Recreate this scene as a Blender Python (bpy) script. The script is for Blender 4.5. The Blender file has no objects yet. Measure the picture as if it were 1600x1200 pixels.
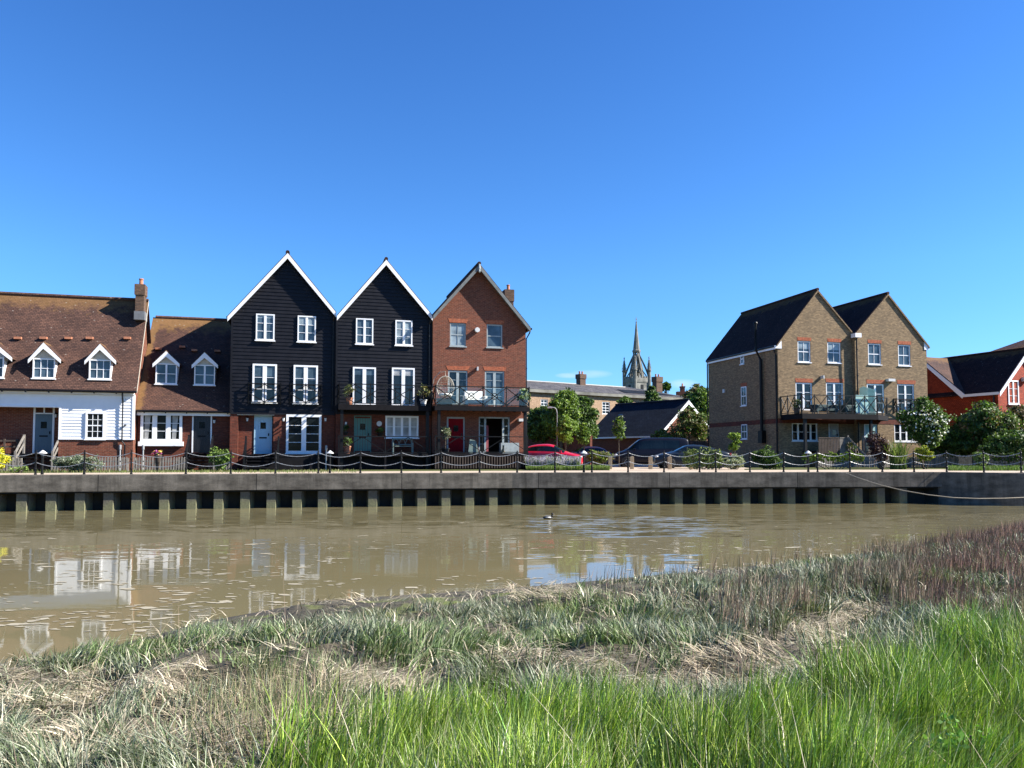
import bpy, bmesh, math, random
import numpy as np
from mathutils import Vector, Matrix
from mathutils.geometry import tessellate_polygon
random.seed(7); RNG = np.random.default_rng(11)
R = math.radians
SC = bpy.context.scene
COL = SC.collection
# ------------------------------------------------------------------ camera
EYE = 2.34                      # eye above the creek's water (z = 0)
PITCH = R(2.7)
FPX = 1200.0                    # focal length in pixels of the 1600 px wide photo
CY = 710 - FPX*math.tan(PITCH)  # row of the optical axis
cd = bpy.data.cameras.new('camera'); cam = bpy.data.objects.new('camera', cd); COL.objects.link(cam)
cam.location = (0, 0, EYE); cam.rotation_euler = (R(90)+PITCH, 0, 0)
cd.sensor_width = 36; cd.lens = 36*FPX/1600; cd.shift_y = (CY-600)/1600
cd.clip_start = .1; cd.clip_end = 4000
SC.camera = cam
# ------------------------------------------------------------------ light
SUN_EL, SUN_AZ = R(36), R(-3.0)      # azimuth counted from +X towards +Y
sund = Vector((math.cos(SUN_EL)*math.cos(SUN_AZ), math.cos(SUN_EL)*math.sin(SUN_AZ), math.sin(SUN_EL)))
ld = bpy.data.lights.new('sun', 'SUN'); ld.energy = 5.0; ld.angle = R(.53); ld.color = (1, .95, .87)
lo = bpy.data.objects.new('sun', ld); COL.objects.link(lo)
lo.rotation_euler = sund.to_track_quat('Z', 'Y').to_euler(); lo.location = (60, -10, 60)
w = bpy.data.worlds.new('World'); SC.world = w; w.use_nodes = True
nt = w.node_tree; nt.nodes.clear()
sky = nt.nodes.new('ShaderNodeTexSky'); sky.sky_type = 'NISHITA'; sky.sun_disc = False
sky.sun_elevation = SUN_EL; sky.sun_rotation = R(90)-SUN_AZ
sky.altitude = 0; sky.air_density = 1.0; sky.dust_density = .15; sky.ozone_density = 4.0
hs = nt.nodes.new('ShaderNodeHueSaturation'); hs.inputs['Saturation'].default_value = 1.1; hs.inputs['Value'].default_value = 1.0
def wmath(op, a, b=0.0):
    x = nt.nodes.new('ShaderNodeMath'); x.operation = op
    for i, v in enumerate((a, b)):
        if hasattr(v, 'links'): nt.links.new(v, x.inputs[i])
        else: x.inputs[i].default_value = v
    return x.outputs[0]
bg = nt.nodes.new('ShaderNodeBackground'); bg.inputs['Strength'].default_value = .088
wo = nt.nodes.new('ShaderNodeOutputWorld')
tc = nt.nodes.new('ShaderNodeTexCoord'); sx = nt.nodes.new('ShaderNodeSeparateXYZ'); nt.links.new(tc.outputs['Generated'], sx.inputs[0])
rp = nt.nodes.new('ShaderNodeValToRGB'); rp.color_ramp.elements[0].position = .0; rp.color_ramp.elements[0].color = (.40, .64, .98, 1); rp.color_ramp.elements[1].position = .22; rp.color_ramp.elements[1].color = (.46, .74, 1.0, 1)
el3 = rp.color_ramp.elements.new(.85); el3.color = (.29, .51, .86, 1); nt.links.new(sx.outputs[2], rp.inputs[0]); mu = nt.nodes.new('ShaderNodeMix'); mu.data_type = 'RGBA'; mu.blend_type = 'MULTIPLY'; mu.inputs[0].default_value = 1
nt.links.new(sky.outputs[0], hs.inputs['Color']); nt.links.new(hs.outputs[0], mu.inputs[6]); nt.links.new(rp.outputs[0], mu.inputs[7]); # two thin far cloud wisps low over the town
wn = nt.nodes.new('ShaderNodeTexNoise'); wn.inputs['Scale'].default_value = 26; wn.inputs['Detail'].default_value = 5; wmp = nt.nodes.new('ShaderNodeMapping'); wmp.inputs['Scale'].default_value = (1, 1, 4); nt.links.new(tc.outputs['Generated'], wmp.inputs[0]); nt.links.new(wmp.outputs[0], wn.inputs['Vector'])
cm_ = None
for (cx_, cz2, rx_, rz_) in ((.103, .105, .030, .006), (.075, .103, .02, .004), (.224, .092, .022, .007)):
    ux = wmath('DIVIDE', wmath('SUBTRACT', wmath('DIVIDE', sx.outputs[0], sx.outputs[1]), cx_), rx_); uz = wmath('DIVIDE', wmath('SUBTRACT', wmath('DIVIDE', sx.outputs[2], sx.outputs[1]), cz2), rz_)
    r2 = wmath('ADD', wmath('MULTIPLY', ux, ux), wmath('MULTIPLY', uz, uz)); g_ = wmath('MAXIMUM', wmath('SUBTRACT', 1.0, r2), 0.0); cm_ = g_ if cm_ is None else wmath('MAXIMUM', cm_, g_)
front = wmath('GREATER_THAN', sx.outputs[1], 0.0); cmask = wmath('MULTIPLY', wmath('MULTIPLY', wmath('MULTIPLY', cm_, wn.outputs['Fac']), .5), front)
cmx = nt.nodes.new('ShaderNodeMix'); cmx.data_type = 'RGBA'; nt.links.new(cmask, cmx.inputs[0]); nt.links.new(mu.outputs[2], cmx.inputs[6]); cmx.inputs[7].default_value = (4.6, 4.9, 5.2, 1)
nt.links.new(cmx.outputs[2], bg.inputs[0]); nt.links.new(bg.outputs[0], wo.inputs[0])
vs = SC.view_settings; vs.view_transform = 'Standard'; vs.look = 'None'; vs.exposure = 1.4; vs.gamma = 1
try: vs.use_curve_mapping = False
except Exception: pass
SC.cycles.max_bounces = 6; SC.cycles.diffuse_bounces = 3; SC.cycles.glossy_bounces = 3
SC.cycles.transparent_max_bounces = 12; SC.cycles.transmission_bounces = 3
SC.cycles.caustics_reflective = False; SC.cycles.caustics_refractive = False
# ------------------------------------------------------------------ photo pixel -> ray
_cp, _sp = math.cos(PITCH), math.sin(PITCH)
CAM = Vector((0, 0, EYE))
def ray(px, py):
    a = (px-800)/FPX; b = (CY-py)/FPX
    return Vector((a, _cp-b*_sp, _sp+b*_cp))
def atY(px, py, Y):                 # point of that ray at world depth Y
    d = ray(px, py); return CAM + d*(Y/d.y)
def atZ(px, py, z):                 # point of that ray at world height z
    d = ray(px, py); return CAM + d*((z-EYE)/d.z)
GZ = 1.49                           # quay / town ground level
class Frame:
    """A vertical-walled building frame: x along the front, y into the building, z above the quay."""
    def __init__(s, org, ang):
        s.o = Vector((org[0], org[1], GZ)); s.a = R(ang)
        s.u = Vector((math.cos(s.a), math.sin(s.a), 0)); s.v = Vector((-math.sin(s.a), math.cos(s.a), 0))
    def hit(s, px, py, y=0):        # -> local (x, z) where the ray meets the plane local y
        d = ray(px, py); p0 = s.o + s.v*y
        t = (p0-CAM).dot(s.v)/d.dot(s.v); p = CAM+d*t
        q = p-s.o; return q.dot(s.u), q.z
    def hitx(s, px, py, x):         # -> local (y, z) where the ray meets the plane local x
        d = ray(px, py); p0 = s.o + s.u*x
        t = (p0-CAM).dot(s.u)/d.dot(s.u); p = CAM+d*t
        q = p-s.o; return q.dot(s.v), q.z
    def w(s, x, y, z): return s.o + s.u*x + s.v*y + Vector((0, 0, z))
ROW = Frame(((411-800)/FPX*42.5, 42.5), 15.4)
# ------------------------------------------------------------------ objects
def tag(o, label=None, cat=None, group=None, kind=None):
    if label: o['label'] = label
    if cat: o['category'] = cat
    if group: o['group'] = group
    if kind: o['kind'] = kind
    return o
def empty(name, label, cat, loc, rz=0, group=None):
    o = bpy.data.objects.new(name, None); COL.objects.link(o); o.location = loc; o.rotation_euler = (0, 0, rz)
    o.empty_display_size = .3
    return tag(o, label, cat, group)
def froot(fr, name, label, cat, x, y, z=0, group=None):
    o = empty(name, label, cat, fr.w(x, y, z), fr.a, group); return o, (x, y, z)
def copy_tree(o, parent=None):
    c = o.copy(); COL.objects.link(c)
    if parent is not None: c.parent = parent
    for ch in [k for k in bpy.data.objects if k.parent == o]: copy_tree(ch, c)
    return c
def auto_uv(me):
    n = len(me.polygons)
    if not n or n > 60000: return
    uvl = me.uv_layers.new(name='UVMap')
    co = np.empty(len(me.vertices)*3); me.vertices.foreach_get('co', co); co = co.reshape(-1, 3)
    nl = len(me.loops); lv = np.empty(nl, int); me.loops.foreach_get('vertex_index', lv)
    nr = np.empty(n*3); me.polygons.foreach_get('normal', nr); nr = nr.reshape(-1, 3)
    lt = np.empty(n, int); me.polygons.foreach_get('loop_total', lt)
    pf = np.repeat(np.arange(n), lt); N = nr[pf]
    ud = np.stack([-N[:, 1], N[:, 0], np.zeros(nl)], 1); L = np.linalg.norm(ud, axis=1)
    flat = L < 1e-3; ud[flat] = (1, 0, 0); L[flat] = 1; ud /= L[:, None]
    vd = np.cross(N, ud); P = co[lv]
    uv = np.stack([(P*ud).sum(1), (P*vd).sum(1)], 1)
    uvl.data.foreach_set('uv', uv.ravel())
class B:
    def __init__(s): s.v = []; s.f = []
    def add(s, vs, fs):
        k = len(s.v); s.v += [tuple(p) for p in vs]; s.f += [tuple(i+k for i in f) for f in fs]; return s
    def box(s, x0, x1, y0, y1, z0, z1):
        return s.add([(x, y, z) for z in (z0, z1) for y in (y0, y1) for x in (x0, x1)],
                     [(0, 2, 3, 1), (4, 5, 7, 6), (0, 1, 5, 4), (2, 6, 7, 3), (0, 4, 6, 2), (1, 3, 7, 5)])
    def poly(s, pts): return s.add(pts, [tuple(range(len(pts)))])
    def prism(s, pts, y0, y1):           # pts in xz, extruded along y
        n = len(pts)
        return s.add([(x, y0, z) for x, z in pts]+[(x, y1, z) for x, z in pts],
                     [tuple(range(n)), tuple(range(2*n-1, n-1, -1))]+[(i, i+n, (i+1) % n+n, (i+1) % n) for i in range(n)])
    def prismx(s, pts, x0, x1):          # pts in yz, extruded along x
        n = len(pts)
        return s.add([(x0, y, z) for y, z in pts]+[(x1, y, z) for y, z in pts],
                     [tuple(range(n)), tuple(range(2*n-1, n-1, -1))]+[(i, i+n, (i+1) % n+n, (i+1) % n) for i in range(n)])
    def prismz(s, pts, z0, z1):
        n = len(pts)
        return s.add([(x, y, z0) for x, y in pts]+[(x, y, z1) for x, y in pts],
                     [tuple(range(n-1, -1, -1)), tuple(range(n, 2*n))]+[(i, (i+1) % n, (i+1) % n+n, i+n) for i in range(n)])
    def tube(s, pts, r, n=6, r1=None, caps=True):
        pts = [Vector(p) for p in pts]; m = len(pts); k = len(s.v); r1 = r if r1 is None else r1
        for i, p in enumerate(pts):
            t = (pts[min(i+1, m-1)]-pts[max(i-1, 0)]).normalized()
            a = t.cross(Vector((0, 0, 1)))
            if a.length < .05: a = t.cross(Vector((0, 1, 0)))
            a.normalize(); b = t.cross(a); rr = r+(r1-r)*i/max(1, m-1)
            for j in range(n):
                q = p+a*math.cos(2*math.pi*j/n)*rr+b*math.sin(2*math.pi*j/n)*rr; s.v.append(tuple(q))
        for i in range(m-1):
            for j in range(n):
                s.f.append((k+i*n+j, k+i*n+(j+1) % n, k+(i+1)*n+(j+1) % n, k+(i+1)*n+j))
        if caps: s.f.append(tuple(k+j for j in range(n))[::-1]); s.f.append(tuple(k+(m-1)*n+j for j in range(n)))
        return s
    def lathe(s, prof, c=(0, 0, 0), n=12):
        k = len(s.v)
        for r, z in prof:
            for j in range(n): s.v.append((c[0]+r*math.cos(2*math.pi*j/n), c[1]+r*math.sin(2*math.pi*j/n), c[2]+z))
        m = len(prof)
        for i in range(m-1):
            for j in range(n): s.f.append((k+i*n+j, k+i*n+(j+1) % n, k+(i+1)*n+(j+1) % n, k+(i+1)*n+j))
        s.f.append(tuple(k+j for j in range(n))[::-1]); s.f.append(tuple(k+(m-1)*n+j for j in range(n)))
        return s
    def bar(s, p, q, wd, hd=None):       # square bar between two points
        p, q = Vector(p), Vector(q); hd = hd or wd; t = (q-p).normalized()
        a = t.cross(Vector((0, 0, 1)))
        if a.length < .02: a = Vector((1, 0, 0))
        a.normalize(); b = a.cross(t)
        vs_ = [o+a*i*wd/2+b*j*hd/2 for o in (p, q) for i, j in ((-1, -1), (1, -1), (1, 1), (-1, 1))]
        return s.add(vs_, [(3, 2, 1, 0), (4, 5, 6, 7)]+[(i, (i+1) % 4, (i+1) % 4+4, i+4) for i in range(4)])
    def holed(s, outer, holes, y, reveal=0):   # wall face in xz at local y with rectangular holes
        loops = [[Vector((x, z, 0)) for x, z in outer]]
        for a, b_, c, d in holes: loops.append([Vector(p) for p in ((a, c, 0), (a, d, 0), (b_, d, 0), (b_, c, 0))])
        tri = tessellate_polygon(loops); flat = [p for l in loops for p in l]
        s.add([(p.x, y, p.y) for p in flat], [tuple(t) for t in tri])
        if reveal:
            for a, b_, c, d in holes:
                s.add([(a, y, c), (b_, y, c), (b_, y, d), (a, y, d), (a, y+reveal, c), (b_, y+reveal, c), (b_, y+reveal, d), (a, y+reveal, d)],
                      [(0, 1, 5, 4), (1, 2, 6, 5), (2, 3, 7, 6), (3, 0, 4, 7)])
        return s
    def build(s, name, mat, parent=None, org=(0, 0, 0), smooth=False, recalc=True, loc=None, bevel=0):
        me = bpy.data.meshes.new(name); ox, oy, oz = org
        me.from_pydata([(a-ox, b-oy, c-oz) for a, b, c in s.v], [], s.f)
        if recalc or bevel:
            bm = bmesh.new(); bm.from_mesh(me)
            if recalc: bmesh.ops.recalc_face_normals(bm, faces=bm.faces)
            if bevel:
                es = [e for e in bm.edges if len(e.link_faces) == 2 and e.calc_face_angle(0) > .6]
                bmesh.ops.bevel(bm, geom=es, offset=bevel, segments=2, affect='EDGES', profile=.6)
            bm.to_mesh(me); bm.free()
        if smooth: me.polygons.foreach_set('use_smooth', [True]*len(me.polygons))
        me.update(); auto_uv(me)
        if mat: me.materials.append(mat)
        o = bpy.data.objects.new(name, me); COL.objects.link(o)
        if parent is not None: o.parent = parent
        if loc is not None: o.location = loc
        return o
def np_mesh(name, V, F4=None, F3=None, mat=None, col=None, parent=None, smooth=False, loc=None):
    """fast mesh: V (n,3); F4 quads; F3 triangles; col = per-face rgb (quads first) written as a colour attribute"""
    me = bpy.data.meshes.new(name); n4 = 0 if F4 is None else len(F4); n3 = 0 if F3 is None else len(F3)
    li = np.concatenate([x.ravel() for x in (F4, F3) if x is not None and len(x)]).astype(np.int32)
    me.vertices.add(len(V)); me.vertices.foreach_set('co', np.ascontiguousarray(V, dtype=np.float32).ravel())
    me.loops.add(len(li)); me.loops.foreach_set('vertex_index', li)
    tot = np.concatenate([np.full(n4, 4), np.full(n3, 3)]).astype(np.int32)
    st = np.concatenate([[0], np.cumsum(tot)[:-1]]).astype(np.int32)
    me.polygons.add(n4+n3); me.polygons.foreach_set('loop_start', st); me.polygons.foreach_set('loop_total', tot)
    if smooth: me.polygons.foreach_set('use_smooth', np.ones(n4+n3, bool))
    me.update(calc_edges=True)
    if col is not None:
        ca = me.color_attributes.new('Col', 'FLOAT_COLOR', 'CORNER')
        c = np.ones((len(li), 4), np.float32); c[:, :3] = np.repeat(col, tot, axis=0); ca.data.foreach_set('color', c.ravel())
    if mat: me.materials.append(mat)
    o = bpy.data.objects.new(name, me); COL.objects.link(o)
    if parent is not None: o.parent = parent
    if loc is not None: o.location = loc
    return o
# ------------------------------------------------------------------ smooth value noise for numpy
_P = RNG.random((256, 256))
def vnoise(x, y, sc=1.0, seed=0):
    x = np.asarray(x, float)*sc+seed*17.3+100; y = np.asarray(y, float)*sc+seed*9.1+100
    xi = np.floor(x).astype(int); yi = np.floor(y).astype(int); fx = x-xi; fy = y-yi
    fx = fx*fx*(3-2*fx); fy = fy*fy*(3-2*fy)
    g = lambda a, b: _P[a % 256, b % 256]
    return (g(xi, yi)*(1-fx)+g(xi+1, yi)*fx)*(1-fy)+(g(xi, yi+1)*(1-fx)+g(xi+1, yi+1)*fx)*fy
def fbm(x, y, sc=1, seed=0, o=3):
    t = 0; a = .5; n = 0
    for i in range(o): t = t+a*vnoise(x, y, sc*2**i, seed+i*3); n += a; a *= .5
    return t/n
# ------------------------------------------------------------------ materials
class N:
    def __init__(s, name):
        s.m = bpy.data.materials.new(name); s.m.use_nodes = True; s.t = s.m.node_tree; s.t.nodes.clear()
        s.out = s.n('ShaderNodeOutputMaterial'); s.p = s.n('ShaderNodeBsdfPrincipled'); s.l(s.p.outputs[0], s.out.inputs[0])
    def n(s, t, **k):
        x = s.t.nodes.new(t)
        for a, b in k.items(): setattr(x, a, b)
        return x
    def l(s, a, b): s.t.links.new(a, b)
    def noise(s, vec, scale, detail=3, rough=.5, dist=0):
        x = s.n('ShaderNodeTexNoise'); x.inputs['Scale'].default_value = scale; x.inputs['Detail'].default_value = detail
        x.inputs['Roughness'].default_value = rough; x.inputs['Distortion'].default_value = dist; s.l(vec, x.inputs['Vector']); return x.outputs['Fac']
    def ramp(s, fac, a, b, ca=(0, 0, 0, 1), cb=(1, 1, 1, 1)):
        x = s.n('ShaderNodeValToRGB'); x.color_ramp.elements[0].position = a; x.color_ramp.elements[1].position = b
        x.color_ramp.elements[0].color = ca; x.color_ramp.elements[1].color = cb; s.l(fac, x.inputs[0]); return x.outputs[0]
    def mix(s, fac, a, b, mode='MIX'):
        x = s.n('ShaderNodeMix', data_type='RGBA', blend_type=mode)
        for i, v in ((0, fac), (6, a), (7, b)):
            if hasattr(v, 'links'): s.l(v, x.inputs[i])
            else: x.inputs[i].default_value = v if i == 0 or len(v) == 4 else (*v, 1)
        return x.outputs[2]
    def math(s, op, a, b=0, c=0):
        x = s.n('ShaderNodeMath', operation=op)
        for i, v in enumerate((a, b, c)):
            if hasattr(v, 'links'): s.l(v, x.inputs[i])
            else: x.inputs[i].default_value = v
        return x.outputs[0]
    def coord(s, which='Object'): return s.n('ShaderNodeTexCoord').outputs[which]
    def mapv(s, vec, scale=(1, 1, 1), loc=(0, 0, 0), rot=(0, 0, 0)):
        x = s.n('ShaderNodeMapping'); x.inputs['Scale'].default_value = scale; x.inputs['Location'].default_value = loc; x.inputs['Rotation'].default_value = rot
        s.l(vec, x.inputs[0]); return x.outputs[0]
    def sep(s, vec):
        x = s.n('ShaderNodeSeparateXYZ'); s.l(vec, x.inputs[0]); return x.outputs
    def bump(s, h, strength=.3, dist=.02):
        x = s.n('ShaderNodeBump'); x.inputs['Strength'].default_value = strength; x.inputs['Distance'].default_value = dist
        s.l(h, x.inputs['Height']); s.l(x.outputs[0], s.p.inputs['Normal']); return x
    def set(s, color=None, rough=None, metal=None, spec=None, **k):
        for key, v in (('Base Color', color), ('Roughness', rough), ('Metallic', metal), ('Specular IOR Level', spec)):
            if v is None: continue
            if hasattr(v, 'links'): s.l(v, s.p.inputs[key])
            else: s.p.inputs[key].default_value = (*v, 1) if key == 'Base Color' and len(v) == 3 else v
        for a, b in k.items(): s.p.inputs[a.replace('_', ' ')].default_value = b
        return s.m
def plain(name, c, rough=.6, metal=0, var=.15, sc=6, bump=.0, spec=.5, **k):
    n = N(name); co = n.coord(); f = n.noise(co, sc, 4, .6)
    lo = tuple(x*(1-var) for x in c); hi = tuple(min(1, x*(1+var)) for x in c)
    n.set(color=n.ramp(f, .3, .7, (*lo, 1), (*hi, 1)), rough=rough, metal=metal, spec=spec, **k)
    if bump: n.bump(n.noise(co, sc*4, 4, .6), bump, .02)
    return n.m
def brick(name, c1, c2, mortar, dirt=.25, w=.225, h=.075, mm=.012, stain=(.03, .03, .02)):
    n = N(name); uv = n.coord('UV'); ob = n.coord()
    b = n.n('ShaderNodeTexBrick'); n.l(uv, b.inputs[0])
    b.inputs['Color1'].default_value = (*c1, 1); b.inputs['Color2'].default_value = (*c2, 1); b.inputs['Mortar'].default_value = (*mortar, 1)
    b.inputs['Scale'].default_value = 1; b.inputs['Brick Width'].default_value = w; b.inputs['Row Height'].default_value = h
    b.inputs['Mortar Size'].default_value = mm; b.inputs['Mortar Smooth'].default_value = .3; b.inputs['Bias'].default_value = 0
    ns = n.noise(n.mapv(uv, (5, 14, 1)), 1, 3, .7); big = n.noise(ob, .55, 4, .65)
    c = n.mix(.75, b.outputs[0], n.ramp(ns, .3, .7, (.45, .42, .40, 1), (1.35, 1.3, 1.25, 1)), 'MULTIPLY')
    c = n.mix(n.math('MULTIPLY', n.ramp(big, .45, .75), dirt), c, (*stain, 1))
    n.set(color=c, rough=.88, spec=.25); n.bump(n.math('SUBTRACT', 1, b.outputs[1]), .5, .008); return n.m
def tiles(name, c1, c2, lichen=0, specks=0, w=.17, h=.1, verge=0, streak=True, rough=.85, spec=.2):
    n = N(name); uv = n.coord('UV'); gen = n.coord('Generated'); ob = n.coord()
    b = n.n('ShaderNodeTexBrick'); n.l(uv, b.inputs[0])
    b.inputs['Color1'].default_value = (*c1, 1); b.inputs['Color2'].default_value = (*c2, 1); b.inputs['Mortar'].default_value = (c1[0]*.2, c1[1]*.2, c1[2]*.2, 1)
    b.inputs['Scale'].default_value = 1; b.inputs['Brick Width'].default_value = w; b.inputs['Row Height'].default_value = h
    b.inputs['Mortar Size'].default_value = .009; b.inputs['Mortar Smooth'].default_value = .2
    n1 = n.noise(ob, .9, 4, .6); n2 = n.noise(n.mapv(uv, (7, 10, 1)), 1, 3, .8)
    c = n.mix(.7, b.outputs[0], n.ramp(n1, .3, .7, (.6, .6, .62, 1), (1.3, 1.25, 1.2, 1)), 'MULTIPLY')
    c = n.mix(.6, c, n.ramp(n2, .3, .7, (.5, .5, .5, 1), (1.5, 1.45, 1.4, 1)), 'MULTIPLY')
    g = n.sep(gen)
    if lichen:
        n3 = n.noise(ob, 2.2, 5, .7)
        a = n.math('ADD', n.math('MULTIPLY', n.ramp(g[2], .78, 1.0), .62), n.math('MULTIPLY', n3, 1.15))
        if verge: a = n.math('ADD', a, n.math('MULTIPLY', n.math('SUBTRACT', 1, n.ramp(g[0], 0, verge)), .8))
        m = n.math('MULTIPLY', n.ramp(a, .75, 1.25), lichen)
        c = n.mix(m, c, (.30, .165, .05, 1))
    if specks:
        v = n.n('ShaderNodeTexVoronoi'); v.inputs['Scale'].default_value = 3.2; n.l(n.mapv(uv, (.8, 1.5, 1)), v.inputs[0])
        sp = n.math('MULTIPLY', n.math('LESS_THAN', v.outputs['Distance'], .11), n.math('GREATER_THAN', n.noise(ob, 1.1, 3), .5))
        c = n.mix(n.math('MULTIPLY', sp, specks), c, (.34, .31, .26, 1))
    n.set(color=c, rough=rough, spec=spec)
    fr = n.math('FRACT', n.math('DIVIDE', n.sep(uv)[1], h))
    n.bump(n.math('ADD', n.math('MULTIPLY', n.math('SUBTRACT', 1, fr), 1), n.math('MULTIPLY', n2, .5)), .9, .03); return n.m
def leaf(name, trans=.25, rough=.55):
    n = N(name); a = n.n('ShaderNodeAttribute', attribute_name='Col'); n.set(color=a.outputs[0], rough=rough, spec=.3)
    t = n.n('ShaderNodeBsdfTranslucent'); n.l(n.mix(1, a.outputs[0], (1.1, 1.25, .5, 1), 'MULTIPLY'), t.inputs[0])
    m = n.n('ShaderNodeMixShader'); m.inputs[0].default_value = trans; n.l(n.p.outputs[0], m.inputs[1]); n.l(t.outputs[0], m.inputs[2]); n.l(m.outputs[0], n.out.inputs[0])
    return n.m
def glassy(name, c, rough=.04, spec=.5, ior=1.5, wob=.02):
    n = N(name); co = n.coord(); n.set(color=n.ramp(n.noise(co, 1.4, 2), .35, .65, (*[x*.6 for x in c], 1), (*[x*1.3 for x in c], 1)), rough=rough, spec=spec, IOR=ior)
    n.bump(n.noise(co, .9, 1), wob, .2); return n.m
M = {}
M['brick_red'] = brick('red_brick', (.205, .058, .030), (.132, .037, .022), (.20, .12, .085))
M['brick_dkred'] = brick('dark_red_brick', (.175, .042, .022), (.11, .026, .015), (.10, .058, .043))
M['brick_brown'] = brick('yellow_brown_brick', (.33, .232, .125), (.175, .122, .068), (.20, .155, .105), dirt=.18)
M['brick_chimney'] = brick('smoky_brown_brick', (.17, .10, .065), (.10, .062, .045), (.11, .085, .065))
M['brick_pale'] = brick('pale_stock_brick', (.42, .29, .19), (.32, .215, .13), (.33, .25, .18), h=.09)
M['brick_lintel'] = brick('orange_lintel_brick', (.43, .12, .055), (.31, .08, .04), (.30, .14, .08), w=.075, h=.225, dirt=.1)
M['tile_brown'] = tiles('brown_clay_tiles', (.104, .056, .041), (.063, .036, .029), .32, .5)
M['tile_brown2'] = tiles('brown_clay_tiles_lichen', (.104, .054, .039), (.063, .035, .028), .42, .5, verge=.10)
M['tile_dark'] = tiles('dark_brown_tiles', (.050, .028, .024), (.028, .017, .017), .25, .4, spec=.06)
M['tile_slate'] = tiles('slate_tiles', (.014, .020, .030), (.009, .013, .022), 0, .1, w=.3, h=.2, spec=.08)
M['tile_wslate'] = tiles('weathered_slate', (.11, .108, .11), (.06, .058, .064), .1, .3, w=.45, h=.3)
M['tile_hung'] = tiles('red_hung_tiles', (.30, .050, .022), (.215, .036, .017), 0, 0)
M['white'] = plain('white_paint', (.80, .80, .80), .35, var=.03)
M['white_board'] = plain('white_board_paint', (.78, .79, .80), .45, var=.04, sc=2)
M['cream'] = plain('cream_panel', (.48, .44, .35), .6)
M['grey_paint'] = plain('grey_green_paint', (.30, .34, .34), .5)
M['verge_grey'] = plain('grey_bargeboard', (.13, .14, .135), .6, var=.3, sc=3)
M['black_board'] = plain('black_weatherboard_paint', (.0075, .0075, .010), .5, var=.35, sc=2.5, spec=.2)
M['black_iron'] = plain('black_iron', (.004, .0045, .005), .5, var=.3, sc=9, spec=.25)
M['dark_timber'] = plain('dark_timber', (.007, .0065, .008), .8, var=.4, sc=4, spec=.15)
M['gutter'] = plain('black_gutter', (.005, .005, .006), .4, spec=.3)
M['door_grey'] = plain('blue_grey_door', (.085, .135, .165), .45, var=.05)
M['door_blue'] = plain('pale_blue_door', (.33, .50, .60), .4, var=.04)
M['door_black'] = plain('black_door', (.012, .012, .015), .3)
M['door_green'] = plain('green_door', (.060, .17, .135), .45, var=.05)
M['door_red'] = plain('red_door', (.20, .004, .008), .7, var=.05, spec=.1)
M['door_pale'] = plain('pale_grey_door', (.34, .34, .32), .5)
M['door_aqua'] = plain('aqua_door', (.36, .54, .52), .45, var=.05)
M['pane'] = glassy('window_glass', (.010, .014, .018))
M['pane_sky'] = glassy('sky_tinted_window_glass', (.055, .085, .11), .05)  # sky reflection put into the pane colour
M['blind'] = glassy('blind_behind_glass', (.24, .29, .31), .06)
M['curtain'] = glassy('curtain_behind_glass', (.36, .36, .35), .1)
M['lead'] = plain('lead_flashing', (.16, .165, .17), .6, .2)
M['stone'] = plain('grey_limestone', (.19, .185, .16), .9, var=.45, sc=.7, bump=.4)
M['stone_dk'] = plain('weathered_limestone', (.16, .157, .135), .9, var=.45, sc=.7, bump=.4)
M['terracotta'] = plain('terracotta', (.42, .17, .09), .8, var=.2)
M['wood_grey'] = plain('weathered_grey_wood', (.20, .18, .155), .85, var=.35, sc=5, bump=.3)
M['wood_tan'] = plain('tan_wood_post', (.40, .30, .18), .85, var=.25, sc=5)
M['wood_brown'] = plain('brown_wood', (.060, .042, .032), .9, var=.35, sc=3)
M['rope'] = plain('tan_rope', (.42, .35, .25), .9, var=.2, sc=30)
M['chain'] = plain('galvanised_chain', (.42, .42, .41), .45, .6, var=.25, sc=40)
M['steel'] = plain('galvanised_steel', (.30, .31, .31), .6, .0)
M['lantern_white'] = plain('weathered_white_cap', (.58, .58, .56), .5, var=.12)
M['wicker'] = plain('pale_wicker', (.38, .34, .27), .8)
M['sofa'] = plain('white_cushion', (.78, .77, .74), .8, var=.03)
M['teal_fab'] = plain('dark_green_seat', (.02, .05, .05), .7)
M['bench'] = plain('pale_green_bench', (.14, .19, .17), .6)
M['bark'] = plain('tree_bark', (.11, .085, .06), .95, var=.4, sc=5, bump=.5)
M['leaf'] = leaf('leaves'); M['petal'] = leaf('petals', .15); M['grass'] = leaf('grass_blades', .12, .42)
M['straw'] = leaf('dead_straw', .08, .8)
M['tyre'] = plain('tyre_rubber', (.012, .012, .012), .85)
M['alloy'] = plain('alloy_rim', (.45, .46, .47), .3, .8, var=.05)
M['car_red'] = plain('red_car_paint', (.47, .008, .026), .3, var=.03, Coat_Weight=.4)
M['car_navy'] = plain('navy_car_paint', (.005, .006, .014), .4, var=.03, spec=.15, Coat_Weight=.12)
M['car_dark'] = plain('dark_grey_car_paint', (.011, .018, .030), .35, var=.03, spec=.2, Coat_Weight=.15)
M['car_pink'] = plain('faded_red_car_paint', (.42, .12, .10), .4, var=.05, Coat_Weight=.4)
M['car_glass'] = glassy('car_glass', (.006, .010, .012), .05, wob=.0, spec=.35)
M['headlamp'] = plain('headlamp_lens', (.55, .56, .56), .15)
M['plastic'] = plain('black_plastic', (.015, .015, .016), .55)
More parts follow.
